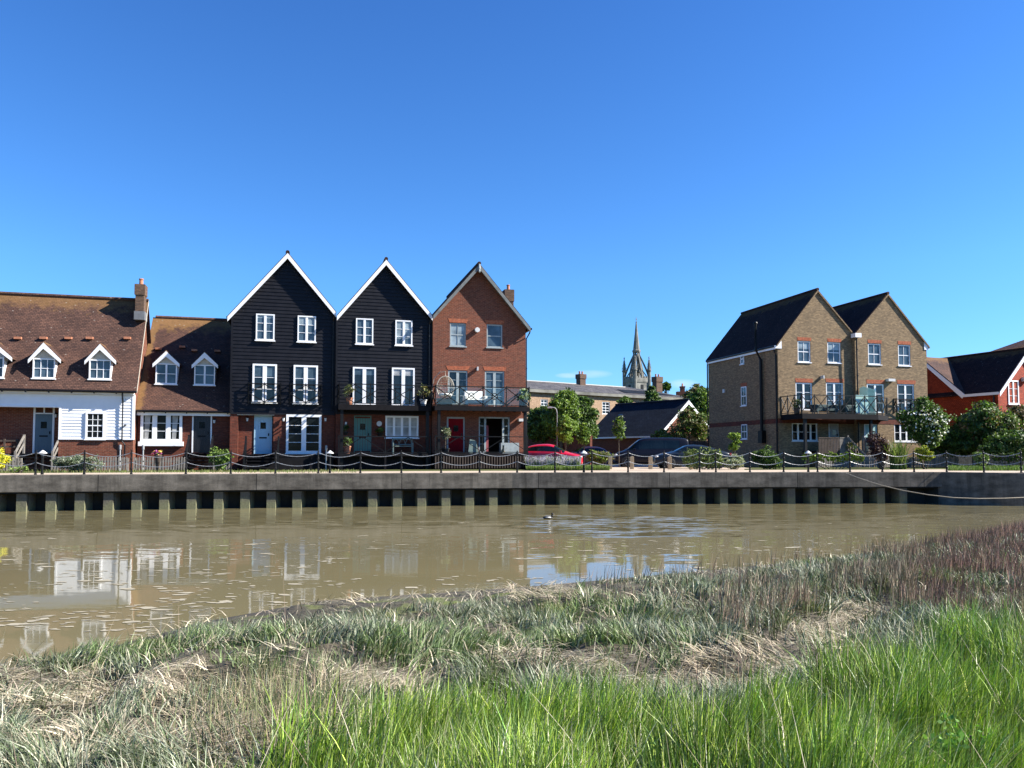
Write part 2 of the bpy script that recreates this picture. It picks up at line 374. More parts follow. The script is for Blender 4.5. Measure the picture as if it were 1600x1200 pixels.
# translucent glass screen (frosted aqua)
n = N('frosted_glass'); n.set(color=(.45, .70, .66), rough=.5, spec=.4)
tr = n.n('ShaderNodeBsdfTransparent'); mx = n.n('ShaderNodeMixShader'); mx.inputs[0].default_value = .35
n.l(n.p.outputs[0], mx.inputs[1]); n.l(tr.outputs[0], mx.inputs[2]); n.l(mx.outputs[0], n.out.inputs[0]); M['frost'] = n.m
n = N('clear_glass_panel'); n.set(color=(.5, .6, .6), rough=.05)
tr = n.n('ShaderNodeBsdfTransparent'); tr.inputs[0].default_value = (.96, .985, .97, 1); gl = n.n('ShaderNodeBsdfGlossy'); gl.inputs['Roughness'].default_value = .03
fz = n.n('ShaderNodeFresnel'); fz.inputs[0].default_value = 1.5; mx = n.n('ShaderNodeMixShader')
n.l(fz.outputs[0], mx.inputs[0]); n.l(tr.outputs[0], mx.inputs[1]); n.l(gl.outputs[0], mx.inputs[2]); n.l(mx.outputs[0], n.out.inputs[0]); M['clear'] = n.m
# concrete cap beam: weathered, dark streaks, joints
n = N('weathered_concrete'); ob = n.coord(); s1 = n.noise(n.mapv(ob, (1.2, 1.2, 3)), 1, 6, .7); s2 = n.noise(n.mapv(ob, (3, 3, .35)), 1, 4, .6); s3 = n.noise(ob, 30, 3, .7)
c = n.ramp(s1, .3, .72, (.070, .062, .051, 1), (.215, .192, .158, 1)); c = n.mix(.6, c, n.ramp(s2, .35, .65, (.5, .5, .5, 1), (1.2, 1.2, 1.2, 1)), 'MULTIPLY')
c = n.mix(.35, c, n.ramp(s3, .3, .7, (.5, .5, .5, 1), (1.4, 1.4, 1.4, 1)), 'MULTIPLY'); st_ = n.noise(n.mapv(ob, (2.6, 2.6, .22)), 1, 5, .7); c = n.mix(n.math('MULTIPLY', n.ramp(st_, .55, .70), .6), c, (.035, .032, .026, 1))
jt = n.math('LESS_THAN', n.math('FRACT', n.math('DIVIDE', n.math('ADD', n.sep(ob)[0], 60.3), 6.15)), .0045); c = n.mix(jt, c, (.01, .01, .01, 1))
n.set(color=c, rough=.92, spec=.2); n.bump(s3, .5, .01); M['concrete'] = n.m
# steel/concrete piles: greenish lichen towards the tide line, cap's shade painted into the darker top
n = N('tidal_piling'); ob = n.coord(); z = n.sep(n.coord('Generated'))[2]; s1 = n.noise(n.mapv(ob, (2.2, 2.2, 1.2)), 1, 6, .75); s3 = n.noise(ob, 14, 4, .7)
c = n.ramp(s1, .3, .7, (.085, .075, .055, 1), (.23, .21, .145, 1)); tide = n.ramp(n.math('ADD', z, n.math('MULTIPLY', n.math('SUBTRACT', s1, .5), .5)), .70, .86)
c = n.mix(tide, n.mix(s3, (.075, .080, .040, 1), (.24, .235, .14, 1)), n.mix(s3, (.06, .055, .045, 1), (.17, .155, .12, 1)))
n.set(color=c, rough=.9, spec=.2); n.bump(s3, .5, .02); M['pile'] = n.m
M['trough'] = plain('shade_darkened_pile_steel', (.018, .019, .013), .8, var=.6, sc=1.5, bump=.4)  # recess shade put into the colour of the trough steel
# quay paving
n = N('quay_paving'); uv = n.coord('UV'); b = n.n('ShaderNodeTexBrick'); n.l(uv, b.inputs[0]); b.inputs['Scale'].default_value = 1
b.inputs['Color1'].default_value = (.50, .41, .31, 1); b.inputs['Color2'].default_value = (.42, .33, .245, 1); b.inputs['Mortar'].default_value = (.28, .23, .17, 1)
b.inputs['Brick Width'].default_value = .2; b.inputs['Row Height'].default_value = .1; b.inputs['Mortar Size'].default_value = .006
s = n.noise(n.coord(), .7, 5, .6); n.set(color=n.mix(.5, b.outputs[0], n.ramp(s, .3, .7, (.75, .75, .75, 1), (1.2, 1.2, 1.2, 1)), 'MULTIPLY'), rough=.9, spec=.2); M['paving'] = n.m
M['asphalt'] = plain('asphalt', (.055, .055, .055), .9, var=.25, sc=3, bump=.3)
n = N('garden_ground'); ob = n.coord(); s = n.noise(ob, .8, 5, .7); s2 = n.noise(ob, 9, 4, .7)
c = n.mix(s, (.045, .055, .02, 1), (.10, .13, .035, 1)); c = n.mix(n.ramp(s2, .45, .7), c, (.10, .075, .045, 1)); n.set(color=c, rough=.95, spec=.1); n.bump(s2, .6, .05); M['garden'] = n.m
# creek bank: dark mud, algae near the water, straw litter higher
n = N('creek_mud'); ob = n.coord(); z = n.sep(ob)[2]; s = n.noise(ob, 1.3, 6, .7); s2 = n.noise(n.mapv(ob, (9, 14, 9), rot=(0, 0, .4)), 1, 4, .75)
mud = n.mix(s2, (.035, .031, .021, 1), (.095, .080, .052, 1)); alg = n.mix(s2, (.07, .085, .02, 1), (.17, .20, .045, 1))
am = n.math('MULTIPLY', n.ramp(n.noise(ob, .8, 4, .6), .5, .6), n.math('MULTIPLY', n.ramp(z, .03, .08), n.math('SUBTRACT', 1, n.ramp(z, .25, .4))))
c = n.mix(am, mud, alg); lit = n.mix(s2, (.035, .030, .020, 1), (.13, .105, .066, 1)); c = n.mix(n.ramp(z, .28, .5), c, lit)
n.set(color=c, rough=.75, spec=.4); n.bump(n.math('ADD', s2, s), .8, .05); M['mud'] = n.m
# water: silty, wind ripples stronger in one patch
n = N('silty_creek_water'); ob = n.coord(); xy = n.sep(ob)
big = n.noise(n.mapv(ob, (.12, .3, 1)), 1, 3, .5)
n.set(color=n.mix(big, (.150, .129, .066, 1), (.184, .158, .084, 1)), rough=.035, spec=.5, IOR=1.333)
def slopes(sc, rot, det):
    x = n.n('ShaderNodeTexNoise'); x.inputs['Scale'].default_value = 1; x.inputs['Detail'].default_value = det; x.inputs['Roughness'].default_value = .6; x.inputs['Distortion'].default_value = .3
    n.l(n.mapv(ob, sc, rot=(0, 0, rot)), x.inputs['Vector']); v = n.n('ShaderNodeVectorMath', operation='SUBTRACT'); n.l(x.outputs['Color'], v.inputs[0]); v.inputs[1].default_value = (.5, .5, .5); return v.outputs[0]
def vscale(v, k):
    x = n.n('ShaderNodeVectorMath', operation='SCALE'); n.l(v, x.inputs[0])
    if hasattr(k, 'links'): n.l(k, x.inputs['Scale'])
    else: x.inputs['Scale'].default_value = k
    return x.outputs[0]
def vadd(a, b):
    x = n.n('ShaderNodeVectorMath', operation='ADD'); n.l(a, x.inputs[0])
    if hasattr(b, 'links'): n.l(b, x.inputs[1])
    else: x.inputs[1].default_value = b
    return x.outputs[0]
sw = slopes((.7, 2.6, 1), R(-6), 3); sf = slopes((2.2, 7.5, 1), R(9), 3)
far = n.ramp(n.math('ADD', n.math('DIVIDE', xy[1], 40), n.math('MULTIPLY', n.noise(n.mapv(ob, (.10, .35, 1)), 1, 3), .5)), .66, .98)
dx = n.math('DIVIDE', n.math('SUBTRACT', xy[0], 3.9), 4.3); dy = n.math('DIVIDE', n.math('SUBTRACT', xy[1], 25.8), 4.6)
rr = n.math('ADD', n.math('ADD', n.math('MULTIPLY', dx, dx), n.math('MULTIPLY', dy, dy)), n.math('MULTIPLY', n.math('SUBTRACT', n.noise(n.mapv(ob, (.5, .9, 1)), 1, 4), .5), 1.4))
pm = n.math('SUBTRACT', 1, n.ramp(rr, .7, 1.15))
amp = n.math('ADD', n.math('ADD', .016, n.math('MULTIPLY', far, .15)), n.math('MULTIPLY', pm, .55))
nv = n.n('ShaderNodeVectorMath', operation='MULTIPLY'); n.l(vscale(vadd(vscale(sw, 1.0), vscale(sf, .8)), amp), nv.inputs[0]); nv.inputs[1].default_value = (.6, 1, 0)
no = n.n('ShaderNodeVectorMath', operation='NORMALIZE'); n.l(vadd(nv.outputs[0], (0, 0, 1)), no.inputs[0]); n.l(no.outputs[0], n.p.inputs['Normal']); M['water'] = n.m
M['foam'] = plain('pale_foam', (.30, .265, .185), .9, var=.2, sc=8)
# ------------------------------------------------------------------ setting: water, town ground, quay, bank
tag(B().poly([(-400, -60, 0), (400, -60, 0), (400, 120, 0), (-400, 120, 0)]).build('creek_water', M['water'], recalc=False), kind='structure')
QP = [(-75, 21.0), (-20.9, 31.4), (-11.2, 33.5), (0, 35.5), (12.2, 36.5), (20.4, 36.9)]     # line of the quay's water face
QR = [(20.4, 36.9), (22.4, 35.2), (23.4, 35.1), (25.0, 36.2), (32, 42), (60, 60)]
def off_line(pts, d):                 # shift a polyline to its left (inland) by d
    out = []
    for i, p in enumerate(pts):
        a = Vector(pts[max(i-1, 0)]); b = Vector(pts[min(i+1, len(pts)-1)]); t = (b-a).normalized()
        out.append((p[0]-t.y*d, p[1]+t.x*d))
    return out
edge = off_line(QP, .45)[:-1]+[(20.9, 37.35), (22.6, 35.7), (23.3, 35.6), (24.8, 36.6), (31.8, 42.4), (59.6, 60.5)]
tag(B().poly([(x, y, GZ) for x, y in edge]+[(1500, 200, GZ), (1500, 1800, GZ), (-1500, 1800, GZ), (-1500, 21, GZ)]).build('town_ground', M['garden'], recalc=False), kind='structure')
back = [(55, 66), (26, 44), (20.5, 42.6), (12.5, 41.9), (0, 39.9), (-5.8, 38.9), (-17, 36.2), (-22, 34.9), (-75, 24.5)]
tag(B().poly([(x, y, GZ+.004) for x, y in edge]+[(x, y, GZ+.004) for x, y in back]).build('quay_path', M['paving'], recalc=False), kind='structure')
tag(B().poly([(2.2, 45.6, GZ+.008), (14.2, 45.6, GZ+.008), (17, 60, GZ+.008), (13, 63, GZ+.008), (0.5, 63, GZ+.008)]).build('parking_yard', M['paving'], recalc=False), kind='structure')
tag(B().poly([(5.2, 40.6, GZ+.012), (12.6, 41.7, GZ+.012), (13.8, 45.7, GZ+.012), (5.6, 45.7, GZ+.012)]).build('yard_entrance', M['paving'], recalc=False), kind='structure')
# quay wall: cap beam + sheet piling (deep troughs between front pans)
qw = empty('quay_wall', 'long grey concrete-capped quay wall on dark sheet piles along the creek', 'quay wall', (0, 35.5, 0))
o3 = (0, 35.5, 0)
def ribbon(b, front, rear, z0, z1):
    n_ = len(front)
    b.add([(x, y, z0) for x, y in front]+[(x, y, z1) for x, y in front]+[(x, y, z1) for x, y in rear]+[(x, y, z0) for x, y in rear],
          [(i, i+1, n_+i+1, n_+i) for i in range(n_-1)]+[(n_+i, n_+i+1, 2*n_+i+1, 2*n_+i) for i in range(n_-1)]+
          [(3*n_+i, 3*n_+i+1, i+1, i) for i in range(n_-1)]+[(0, n_, 2*n_, 3*n_), (n_-1, 4*n_-1, 3*n_-1, 2*n_-1)])
cb = B(); fr_ = off_line(QP, -.12); fr_[-1] = (20.75, 36.8); ribbon(cb, fr_, off_line(QP, .5), GZ-.70, GZ+.006)
cb.build('cap_beam', M['concrete'], qw, o3, bevel=.02)
lb = B(); ribbon(lb, off_line(QP, -.02), off_line(QP, .2), GZ-.76, GZ-.70); lb.build('steel_waling', M['black_iron'], qw, o3)
# piling
seg = []; tot = 0
for a, b_ in zip(QP[:-1], QP[1:]):
    a, b_ = Vector(a), Vector(b_); L = (b_-a).length; seg.append((tot, L, a, (b_-a)/L)); tot += L
def qpt(s, d=0):
    for st, L, a, t in seg:
        if s <= st+L or st == seg[-1][0]: break
    p = a+t*(s-st); return (p.x-t.y*d, p.y+t.x*d)
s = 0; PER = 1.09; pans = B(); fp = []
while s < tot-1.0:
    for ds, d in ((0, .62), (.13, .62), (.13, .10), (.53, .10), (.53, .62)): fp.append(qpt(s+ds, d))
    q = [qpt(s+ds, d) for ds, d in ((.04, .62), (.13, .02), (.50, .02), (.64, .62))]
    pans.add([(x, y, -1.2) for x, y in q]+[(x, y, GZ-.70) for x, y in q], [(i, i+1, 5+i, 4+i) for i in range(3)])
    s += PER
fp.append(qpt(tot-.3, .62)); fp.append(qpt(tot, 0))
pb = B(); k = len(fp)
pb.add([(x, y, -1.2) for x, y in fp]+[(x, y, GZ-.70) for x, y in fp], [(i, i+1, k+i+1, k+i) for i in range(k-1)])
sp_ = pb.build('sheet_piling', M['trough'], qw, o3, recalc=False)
pans.build('pile_faces', M['pile'], sp_, o3, recalc=False)
hb = B(); ribbon(hb, QR, off_line(QR, .5), -1.2, GZ+.010)
hw = hb.build('harbour_wall', M['concrete'], None, (23, 35.2, 0), bevel=.03); hw.location = (23, 35.2, 0)
tag(hw, 'dark shaded concrete wall jutting out with a rounded nose at the right end of the quay', 'wall')
# ---------------- near bank
SH = [(-40, -6), (-14, 3.2), (-8.2, 6.6), (-5.6, 8.2), (-4.95, 9.3), (-4.3, 10.9), (-3.1, 12.4), (0, 13.6), (1.2, 14.2), (3.9, 15.6), (7.4, 17.6), (10.8, 20), (16.3, 24.4), (26, 30), (60, 40)]
shx = np.array([p[0] for p in SH]); shy = np.array([p[1] for p in SH])
def shore(x): return np.interp(x, shx, shy)
def bank_h(x, y):
    d = (shore(x)-y)*.86
    h = np.where(d < 0, d*.18, 0.0)
    h = h+np.where(d > 0, .07*(1-np.exp(-np.maximum(d, 0)/.5))+.32*(1-np.exp(-np.maximum(d-.5, 0)/2.8)), 0)
    h = h+np.clip(d-3, 0, 12)*.030+np.clip((x-6)/10, 0, 1)*np.clip(d-1, 0, 3)*.05
    lump = (fbm(x, y, .9, 2, 4)-.5)*.42*np.clip((d-.6)/2, 0, 1)+(fbm(x, y, 3.2, 5, 2)-.5)*.16*np.clip((d-.3)/1.2, 0, 1)
    back_ = np.clip((-y-4)/14, 0, 1)
    return h+lump+back_*.8
gx = np.concatenate([np.linspace(-90, -14, 40)[:-1], np.linspace(-14, 26, 330), np.linspace(26, 90, 40)[1:]])
gy = np.concatenate([np.linspace(-70, 0, 40)[:-1], np.linspace(0, 27, 240), np.linspace(27, 46, 20)[1:]])
X, Y = np.meshgrid(gx, gy); Hh = bank_h(X.ravel(), Y.ravel()); V = np.stack([X.ravel(), Y.ravel(), Hh], 1)
nx, ny = len(gx), len(gy); i, j = np.meshgrid(np.arange(nx-1), np.arange(ny-1)); a = (j*nx+i).ravel()
tag(np_mesh('creek_bank', V, np.stack([a, a+1, a+nx+1, a+nx], 1), mat=M['mud'], smooth=True), kind='structure')
# wooded rise behind the viewer (what the windows opposite reflect)
gx = np.linspace(-150, 150, 150); gt = np.linspace(0, 1, 24); X, T = np.meshgrid(gx, gt)
hh = (7.5+5*fbm(X.ravel(), T.ravel()*4, .05, 3))*np.sin(np.clip(T.ravel()*1.15, 0, 1)*math.pi*.5)+(fbm(X.ravel(), T.ravel()*20, .5, 8)-.5)*2.5*T.ravel()
V = np.stack([X.ravel(), -38-T.ravel()*14+(fbm(X.ravel(), T.ravel()*30, .4, 4)-.5)*4, hh+.5], 1)
i, j = np.meshgrid(np.arange(149), np.arange(23)); a = (j*150+i).ravel()
tag(np_mesh('far_woodland', V, np.stack([a, a+1, a+151, a+150], 1), mat=plain('woodland_foliage', (.035, .055, .018), .9, var=.6, sc=1.2)), 'dense dark green belt of trees on the near side of the creek', 'woodland', kind='stuff')
# floating foam flecks
nf = 850; fV = []; fF = []
k = 0; tries = 0
while k < nf and tries < 60000:
    tries += 1
    px = RNG.uniform(-150, 1650); py = 805+RNG.beta(1.6, 1.5)*240
    p = atZ(px, py, 0)
    if p.y > 34 or p.y > shore(p.x)+21 or p.y < shore(p.x)+.25: continue
    if fbm(np.array(p.x), np.array(p.y*1.6), .35, 9) < .47 or RNG.random() > (.25 if py < 840 else 1): continue
    L = RNG.gamma(2, .022)+.02; Wd = L*RNG.uniform(.25, .6); an = RNG.normal(.08, .25); m = 9; c0 = len(fV)
    if RNG.random() < .04: L *= 2.2
    for q in range(m):
        t = 2*math.pi*q/m; r = 1+RNG.normal(0, .22); x = L*math.cos(t)*r; y = Wd*math.sin(t)*r
        fV.append((p.x+x*math.cos(an)-y*math.sin(an), p.y+x*math.sin(an)+y*math.cos(an), .006+k*2e-6))
    fF.append(tuple(range(c0, c0+m))); k += 1
me = bpy.data.meshes.new('foam_flecks'); me.from_pydata(fV, [], fF); me.materials.append(M['foam'])
o = bpy.data.objects.new('foam_flecks', me); COL.objects.link(o); tag(o, 'pale foam flecks drifting on the brown creek water', 'foam', kind='stuff')
# ------------------------------------------------------------------ house parts
def window(par, org, x0, x1, z0, z1, y, lights=2, rows=2, cols=1, fw=.06, mull=.12, proud=.07, mat='white', pane='pane', sill=.05, dark_below=None, blind=0, blindmat='blind', name='window', sash=False, bar=.026, open_light=None):
    """frame with lights, glazing bars and sill; children pane, sill, blind. y = wall face, the frame stands 'proud' of it"""
    f = B(); yf = y-proud; yb = y+.0 if proud > 0 else y+abs(proud)
    yb = yf+.09
    f.box(x0, x0+fw, yf, yb, z0, z1); f.box(x1-fw, x1, yf, yb, z0, z1); f.box(x0+fw, x1-fw, yf, yb, z1-fw, z1); f.box(x0+fw, x1-fw, yf, yb, z0, z0+fw)
    ix0, ix1, iz0, iz1 = x0+fw, x1-fw, z0+fw, z1-fw; wl = (ix1-ix0-mull*(lights-1))/lights
    for k in range(lights):
        a = ix0+k*(wl+mull); b = a+wl
        if k < lights-1: f.box(b, b+mull, yf+.012, yb, iz0, iz1)
        if open_light == k: continue
        for q in range(1, cols):
            xx = a+(b-a)*q/cols; f.box(xx-bar/2, xx+bar/2, yf+.03, yb, iz0, iz1)
        for q in range(1, rows):
            zz = iz0+(iz1-iz0)*q/rows; hb_ = bar*(2.2 if sash and q*2 == rows else 1); f.box(a, b, yf+.028, yb, zz-hb_/2, zz+hb_/2)
    w_ = f.build(name, M[mat], par, org)
    yp = yf+.055
    B().add([(ix0, yp, iz0), (ix1, yp, iz0), (ix1, yp, iz1), (ix0, yp, iz1)], [(0, 1, 2, 3)]).build('pane', M[pane], w_, (0, 0, 0) if False else org)
    if blind:  # upper strip
        zb = iz1-(iz1-iz0)*blind
        B().add([(ix0, yp-.004, zb), (ix1, yp-.004, zb), (ix1, yp-.004, iz1), (ix0, yp-.004, iz1)], [(0, 1, 2, 3)]).build('blind', M[blindmat], w_, org)
    if sill: B().box(x0-.05, x1+.05, yf-sill, yb, z0-.06, z0-.002).build('sill', M[mat], w_, org)
    return w_
def door(par, org, x0, x1, z0, z1, y, mat, frame='white', fw=.06, transom=0, window_h=True, name='door', planks=True, proud=.04):
    d = B(); d.box(x0+fw, x1-fw, y-.01, y+.05, z0, z1-fw-transom)
    if planks:
        n_ = 6; ww = (x1-x0-2*fw)/n_
        for k in range(n_): d.box(x0+fw+k*ww+.008, x0+fw+(k+1)*ww-.008, y-.022, y-.01, z0+.12, z1-fw-transom-.1)
    dd = d.build(name, M[mat], par, org, bevel=.004)
    f = B(); f.box(x0, x0+fw, y-proud, y+.05, z0, z1); f.box(x1-fw, x1, y-proud, y+.05, z0, z1); f.box(x0+fw, x1-fw, y-proud, y+.05, z1-fw, z1)
    if transom:
        f.box(x0+fw, x1-fw, y-proud, y+.05, z1-fw-transom, z1-fw-transom+.06); xm = (x0+x1)/2; f.box(xm-.035, xm+.035, y-proud, y+.05, z1-fw-transom, z1-fw)
        B().add([(x0, y-.0, z1-transom-fw), (x1, y-.0, z1-transom-fw), (x1, y-.0, z1-fw/2), (x0, y-.0, z1-fw/2)], [(0, 1, 2, 3)]).build('transom_light', M['pane'], dd, org)
    f.build('door_frame', M[frame], dd, org)
    xm = (x0+x1)/2; zt = z1-fw-transom
    if window_h: B().box(xm-.14, xm+.14, y-.035, y-.02, zt-.75, zt-.40).build('door_light', M['pane'], dd, org)
    b = B(); b.box(xm-.20, xm+.20, y-.036, y-.02, z0+.85, z0+.93); b.build('letter_plate', M['black_iron'], dd, org)
    B().box(x1-fw-.14, x1-fw-.08, y-.07, y-.02, z0+1.0, z0+1.14).build('handle', M['black_iron'], dd, org)
    return dd
def boards(b, xr, z0, z1, y, h=.2, proud=.03, holes=()):
    z = z0
    while z < z1-.01:
        zt = min(z+h, z1); a0, a1 = xr(z); c0, c1 = xr(zt)
        cuts = [(a0, a1)]
        for (h0, h1, hz0, hz1) in holes:
            if hz0 < zt-.02 and hz1 > z+.02:
                nc = []
                for (p, q) in cuts:
                    if h1 <= p or h0 >= q: nc.append((p, q)); continue
                    if h0 > p: nc.append((p, h0))
                    if h1 < q: nc.append((h1, q))
                cuts = nc
        for (p, q) in cuts:
            if q-p < .02: continue
            tp = p+(c0-a0) if p == a0 else p; tq = q+(c1-a1) if q == a1 else q
            if tq-tp < .01: tp = tq = (tp+tq)/2
            b.add([(p, y-proud, z), (q, y-proud, z), (tq, y-.006, zt), (tp, y-.006, zt), (p, y, z), (q, y, z)], [(0, 1, 2, 3), (4, 5, 1, 0), (0, 3, 4), (1, 5, 2)])
        z = zt
def slab(b, p, q, y0, y1, t=.13):     # roof slope between (x,z) points p and q
    b.prism([p, q, (q[0], q[1]+t), (p[0], p[1]+t)], y0, y1)
def gable_roof(par, org, L, A, Rr, y0, y1, mat, verge='white', t=.14, vh=.24, ridge=True, vt=.035):
    """L, A, Rr = eave / apex / eave points (x,z) of the underside; ridge along y"""
    b = B(); b.prism([L, A, Rr, (Rr[0], Rr[1]+t), (A[0], A[1]+t*1.05), (L[0], L[1]+t)], y0, y1)
    ro = b.build('roof', M[mat], par, org)
    v = B()
    for P in (L, Rr):
        v.prism([(P[0], P[1]+t*.55), (A[0], A[1]+t*.6), (A[0], A[1]+t*.6-vh*1.25), (P[0]+(.0 if P is L else 0), P[1]+t*.55-vh*1.1)], y0-vt, y0-.002)
    v.build('bargeboard', M[verge], par, org)
    if ridge:
        B().tube([(A[0], y0-.03, A[1]+t*1.02), (A[0], y1, A[1]+t*1.02)], .11, 8).build('ridge_tiles', M[mat], ro, org)
    return ro
def gutter_x(par, org, x0, x1, y, z, mat='gutter', brackets=True):
    b = B().tube([(x0, y, z), (x1, y, z)], .062, 7)
    if brackets:
        k = x0+.4
        while k < x1: b.box(k-.025, k+.025, y-.075, y+.07, z-.11, z+.01); k += 1.05
    return b.build('gutter', M[mat], par, org)
def pipe(par, org, pts, r=.04, mat='gutter', name='downpipe'):
    b = B().tube(pts, r, 8)
    z = min(p[2] for p in pts)+.5; x, y = pts[-1][0], pts[-1][1]
    top = max(p[2] for p in pts)-.6
    while z < top: b.tube([(x, y, z), (x, y, z+.07)], r*1.45, 8); z += 1.8
    return b.build(name, M[mat], par, org)
def lantern(par, org, x, y, z):
    b = B(); b.box(x-.05, x+.05, y-.03, y, z-.06, z+.08); b.box(x-.015, x+.015, y-.13, y-.03, z+.05, z+.08)
    b.lathe([(.03, .10), (.075, .04), (.08, .02)], (x, y-.13, z-.0), 6); b.lathe([(.02, -.2), (.05, -.17), (.045, -.15)], (x, y-.13, z+.0), 6); b.box(x-.008, x+.008, y-.14, y-.12, z-.2, z+.08)
    w_ = b.build('wall_lantern', M['black_iron'], par, org)
    B().lathe([(.045, -.15), (.07, .02)], (x, y-.13, z), 6).build('lantern_glass', M['lantern_white'], w_, org); return w_
def xrail(par, org, x0, x1, y, z0, z1, n_, pattern='x', circle=False, mat='black_iron', name='railing', side=None, post=.05):
    """balcony rail along x; side=(ydepth) adds returns to the wall"""
    b = B(); runs = [((x0, y), (x1, y), n_)]
    if side is not None: runs += [((x0, side), (x0, y), 1), ((x1, y), (x1, side), 1)]
    for (a, c, m) in runs:
        P = lambda t, z: (a[0]+(c[0]-a[0])*t, a[1]+(c[1]-a[1])*t, z)
        b.bar(P(0, z1), P(1, z1), .06, .05); b.bar(P(0, z0+.06), P(1, z0+.06), .045, .04)
        for k in range(m+1): b.bar(P(k/m, z0-.02), P(k/m, z1+.07), post*1.0)
        for k in range(m):
            t0, t1, tm = k/m, (k+1)/m, (k+.5)/m; zl, zh = z0+.08, z1-.03
            if pattern == 'x': b.bar(P(t0, zl), P(t1, zh), .045); b.bar(P(t0, zh), P(t1, zl), .045)
            elif pattern == 'v':   # diamond across posts
                if k % 2 == 0: b.bar(P(t0, (zl+zh)/2), P(t1, zh), .045); b.bar(P(t0, (zl+zh)/2), P(t1, zl), .045)
                else: b.bar(P(t0, zh), P(t1, (zl+zh)/2), .045); b.bar(P(t0, zl), P(t1, (zl+zh)/2), .045)
                b.bar(P(t0, zl), P(t1, zh), .022) if False else None
            elif pattern == 'tent': b.bar(P(t0, zl), P(tm, zh), .035); b.bar(P(tm, zh), P(t1, zl), .035)
            if circle:
                rr_ = .17; zc = (zl+zh)/2; ux = (c[0]-a[0]); uy = (c[1]-a[1]); LL = math.hypot(ux, uy)
                c0 = P(tm, zc); b.tube([(c0[0]+ux/LL*rr_*math.cos(q), c0[1]+uy/LL*rr_*math.cos(q), zc+rr_*math.sin(q)) for q in np.linspace(0, 2*math.pi, 17)], .022, 5, caps=False)
    return b.build(name, M[mat], par, org)
def chimney(par, org, x0, x1, y0, y1, z0, z1, mat, pots=1, name='chimney', corbel=.05):
    b = B(); h = z1-z0; b.box(x0, x1, y0, y1, z0, z1-h*.30)
    b.box(x0-corbel, x1+corbel, y0-corbel, y1+corbel, z1-h*.30, z1)
    ch = b.build(name, M[mat], par, org)
    for k in range(pots):
        xx = x0+(x1-x0)*(k+.5)/pots
        B().lathe([(.12, 0), (.14, .03), (.11, .06), (.10, .30), (.13, .33), (.12, .38), (.085, .38)], (xx, (y0+y1)/2, z1-.01), 10).build('chimney_pot', M['terracotta'], ch, org)
    return ch
def lintel(par, org, x0, x1, z0, z1, y, mat='brick_lintel', splay=.10):
    B().prism([(x0, z0), (x1, z0), (x1+splay, z1), (x0-splay, z1)], y-.012, y+.02).build('lintel', M[mat], par, org)
def H(px, py, y=0): return ROW.hit(px, py, y)
def HR(x0, y0, x1, y1, y=0):          # pixel rectangle (left, top, right, bottom) -> local x0,x1,z0,z1 on plane y
    ax, az1 = H(x0, (y0+y1)/2, y)[0], H((x0+x1)/2, y0, y)[1]; bx = H(x1, (y0+y1)/2, y)[0]; az0 = H((x0+x1)/2, y1, y)[1]
    return ax, bx, az0, az1
def solve_depth(px1, py1, y1, px2, py2):   # depth y2 so that both pixels share the same local x
    x = H(px1, py1, y1)[0]; lo_, hi_ = y1, y1+12
    f = lambda y: H(px2, py2, y)[0]-x; s0 = f(lo_) > 0
    for _ in range(50):
        m = (lo_+hi_)/2
        if (f(m) > 0) == s0: lo_ = m
        else: hi_ = m
    return lo_
def dormer(par, org, cpx, ax, az, l, r, ez, wx0, wy0, wx1, wy1, ed, ry, eave_z, slope, lights, rows, cols, pane, lead=True):
    """front face sits where the main roof passes the window's foot"""
    # main roof surface: z = eave_z + slope*(y-ed)
    y = ed
    for _ in range(30):
        z = H((wx0+wx1)/2, wy1+2, y)[1]; y += ((z-eave_z)/slope+ed-y)*.6
    yd = y
    x0, x1, z0, z1 = HR(wx0, wy0, wx1, wy1, yd); A = H(ax, az+2, yd); Lp = H(l, ez, yd); Rp = H(r, ez, yd)
    root = par; yb = ed+(A[1]-eave_z)/slope
    b = B(); b.prism([(x0, z0-.1), (x1, z0-.1), (x1, z1+.02), ((x0+x1)/2, z1+(x1-x0)*.5), (x0, z1+.02)], yd+.05, ed+(z1+.5-eave_z)/slope)
    d = b.build('dormer', M['white'], root, org)
    sl = 1.0; e = .12
    rb = B(); rb.prism([(Lp[0], Lp[1]), A, (Rp[0], Rp[1]), (Rp[0]+.02, Rp[1]+.1), (A[0], A[1]+.13), (Lp[0]-.02, Lp[1]+.1)], yd-e+.02, yb+.15)
    rb.build('dormer_roof', M['tile_brown'], d, org)
    v = B(); vh = .24
    for P in (Lp, Rp): v.prism([(P[0], P[1]+.06), (A[0], A[1]+.07), (A[0], A[1]+.07-vh*1.3), (P[0], P[1]+.06-vh*.8)], yd-e-.02, yd-e+.018)
    v.build('bargeboard', M['white'], d, org)
    B().prism([(x0+.05, z1-.0), (x1-.05, z1), ((x0+x1)/2, z1+(x1-x0)*.48)], yd+.02, yd+.049).build('gable_panel', M['cream'], d, org)
    window(d, org, x0, x1, z0, z1, yd+.05, lights, rows, cols, pane=pane, proud=.06, sill=.06, mull=.09 if lights > 1 else .12, bar=.03)
    return d
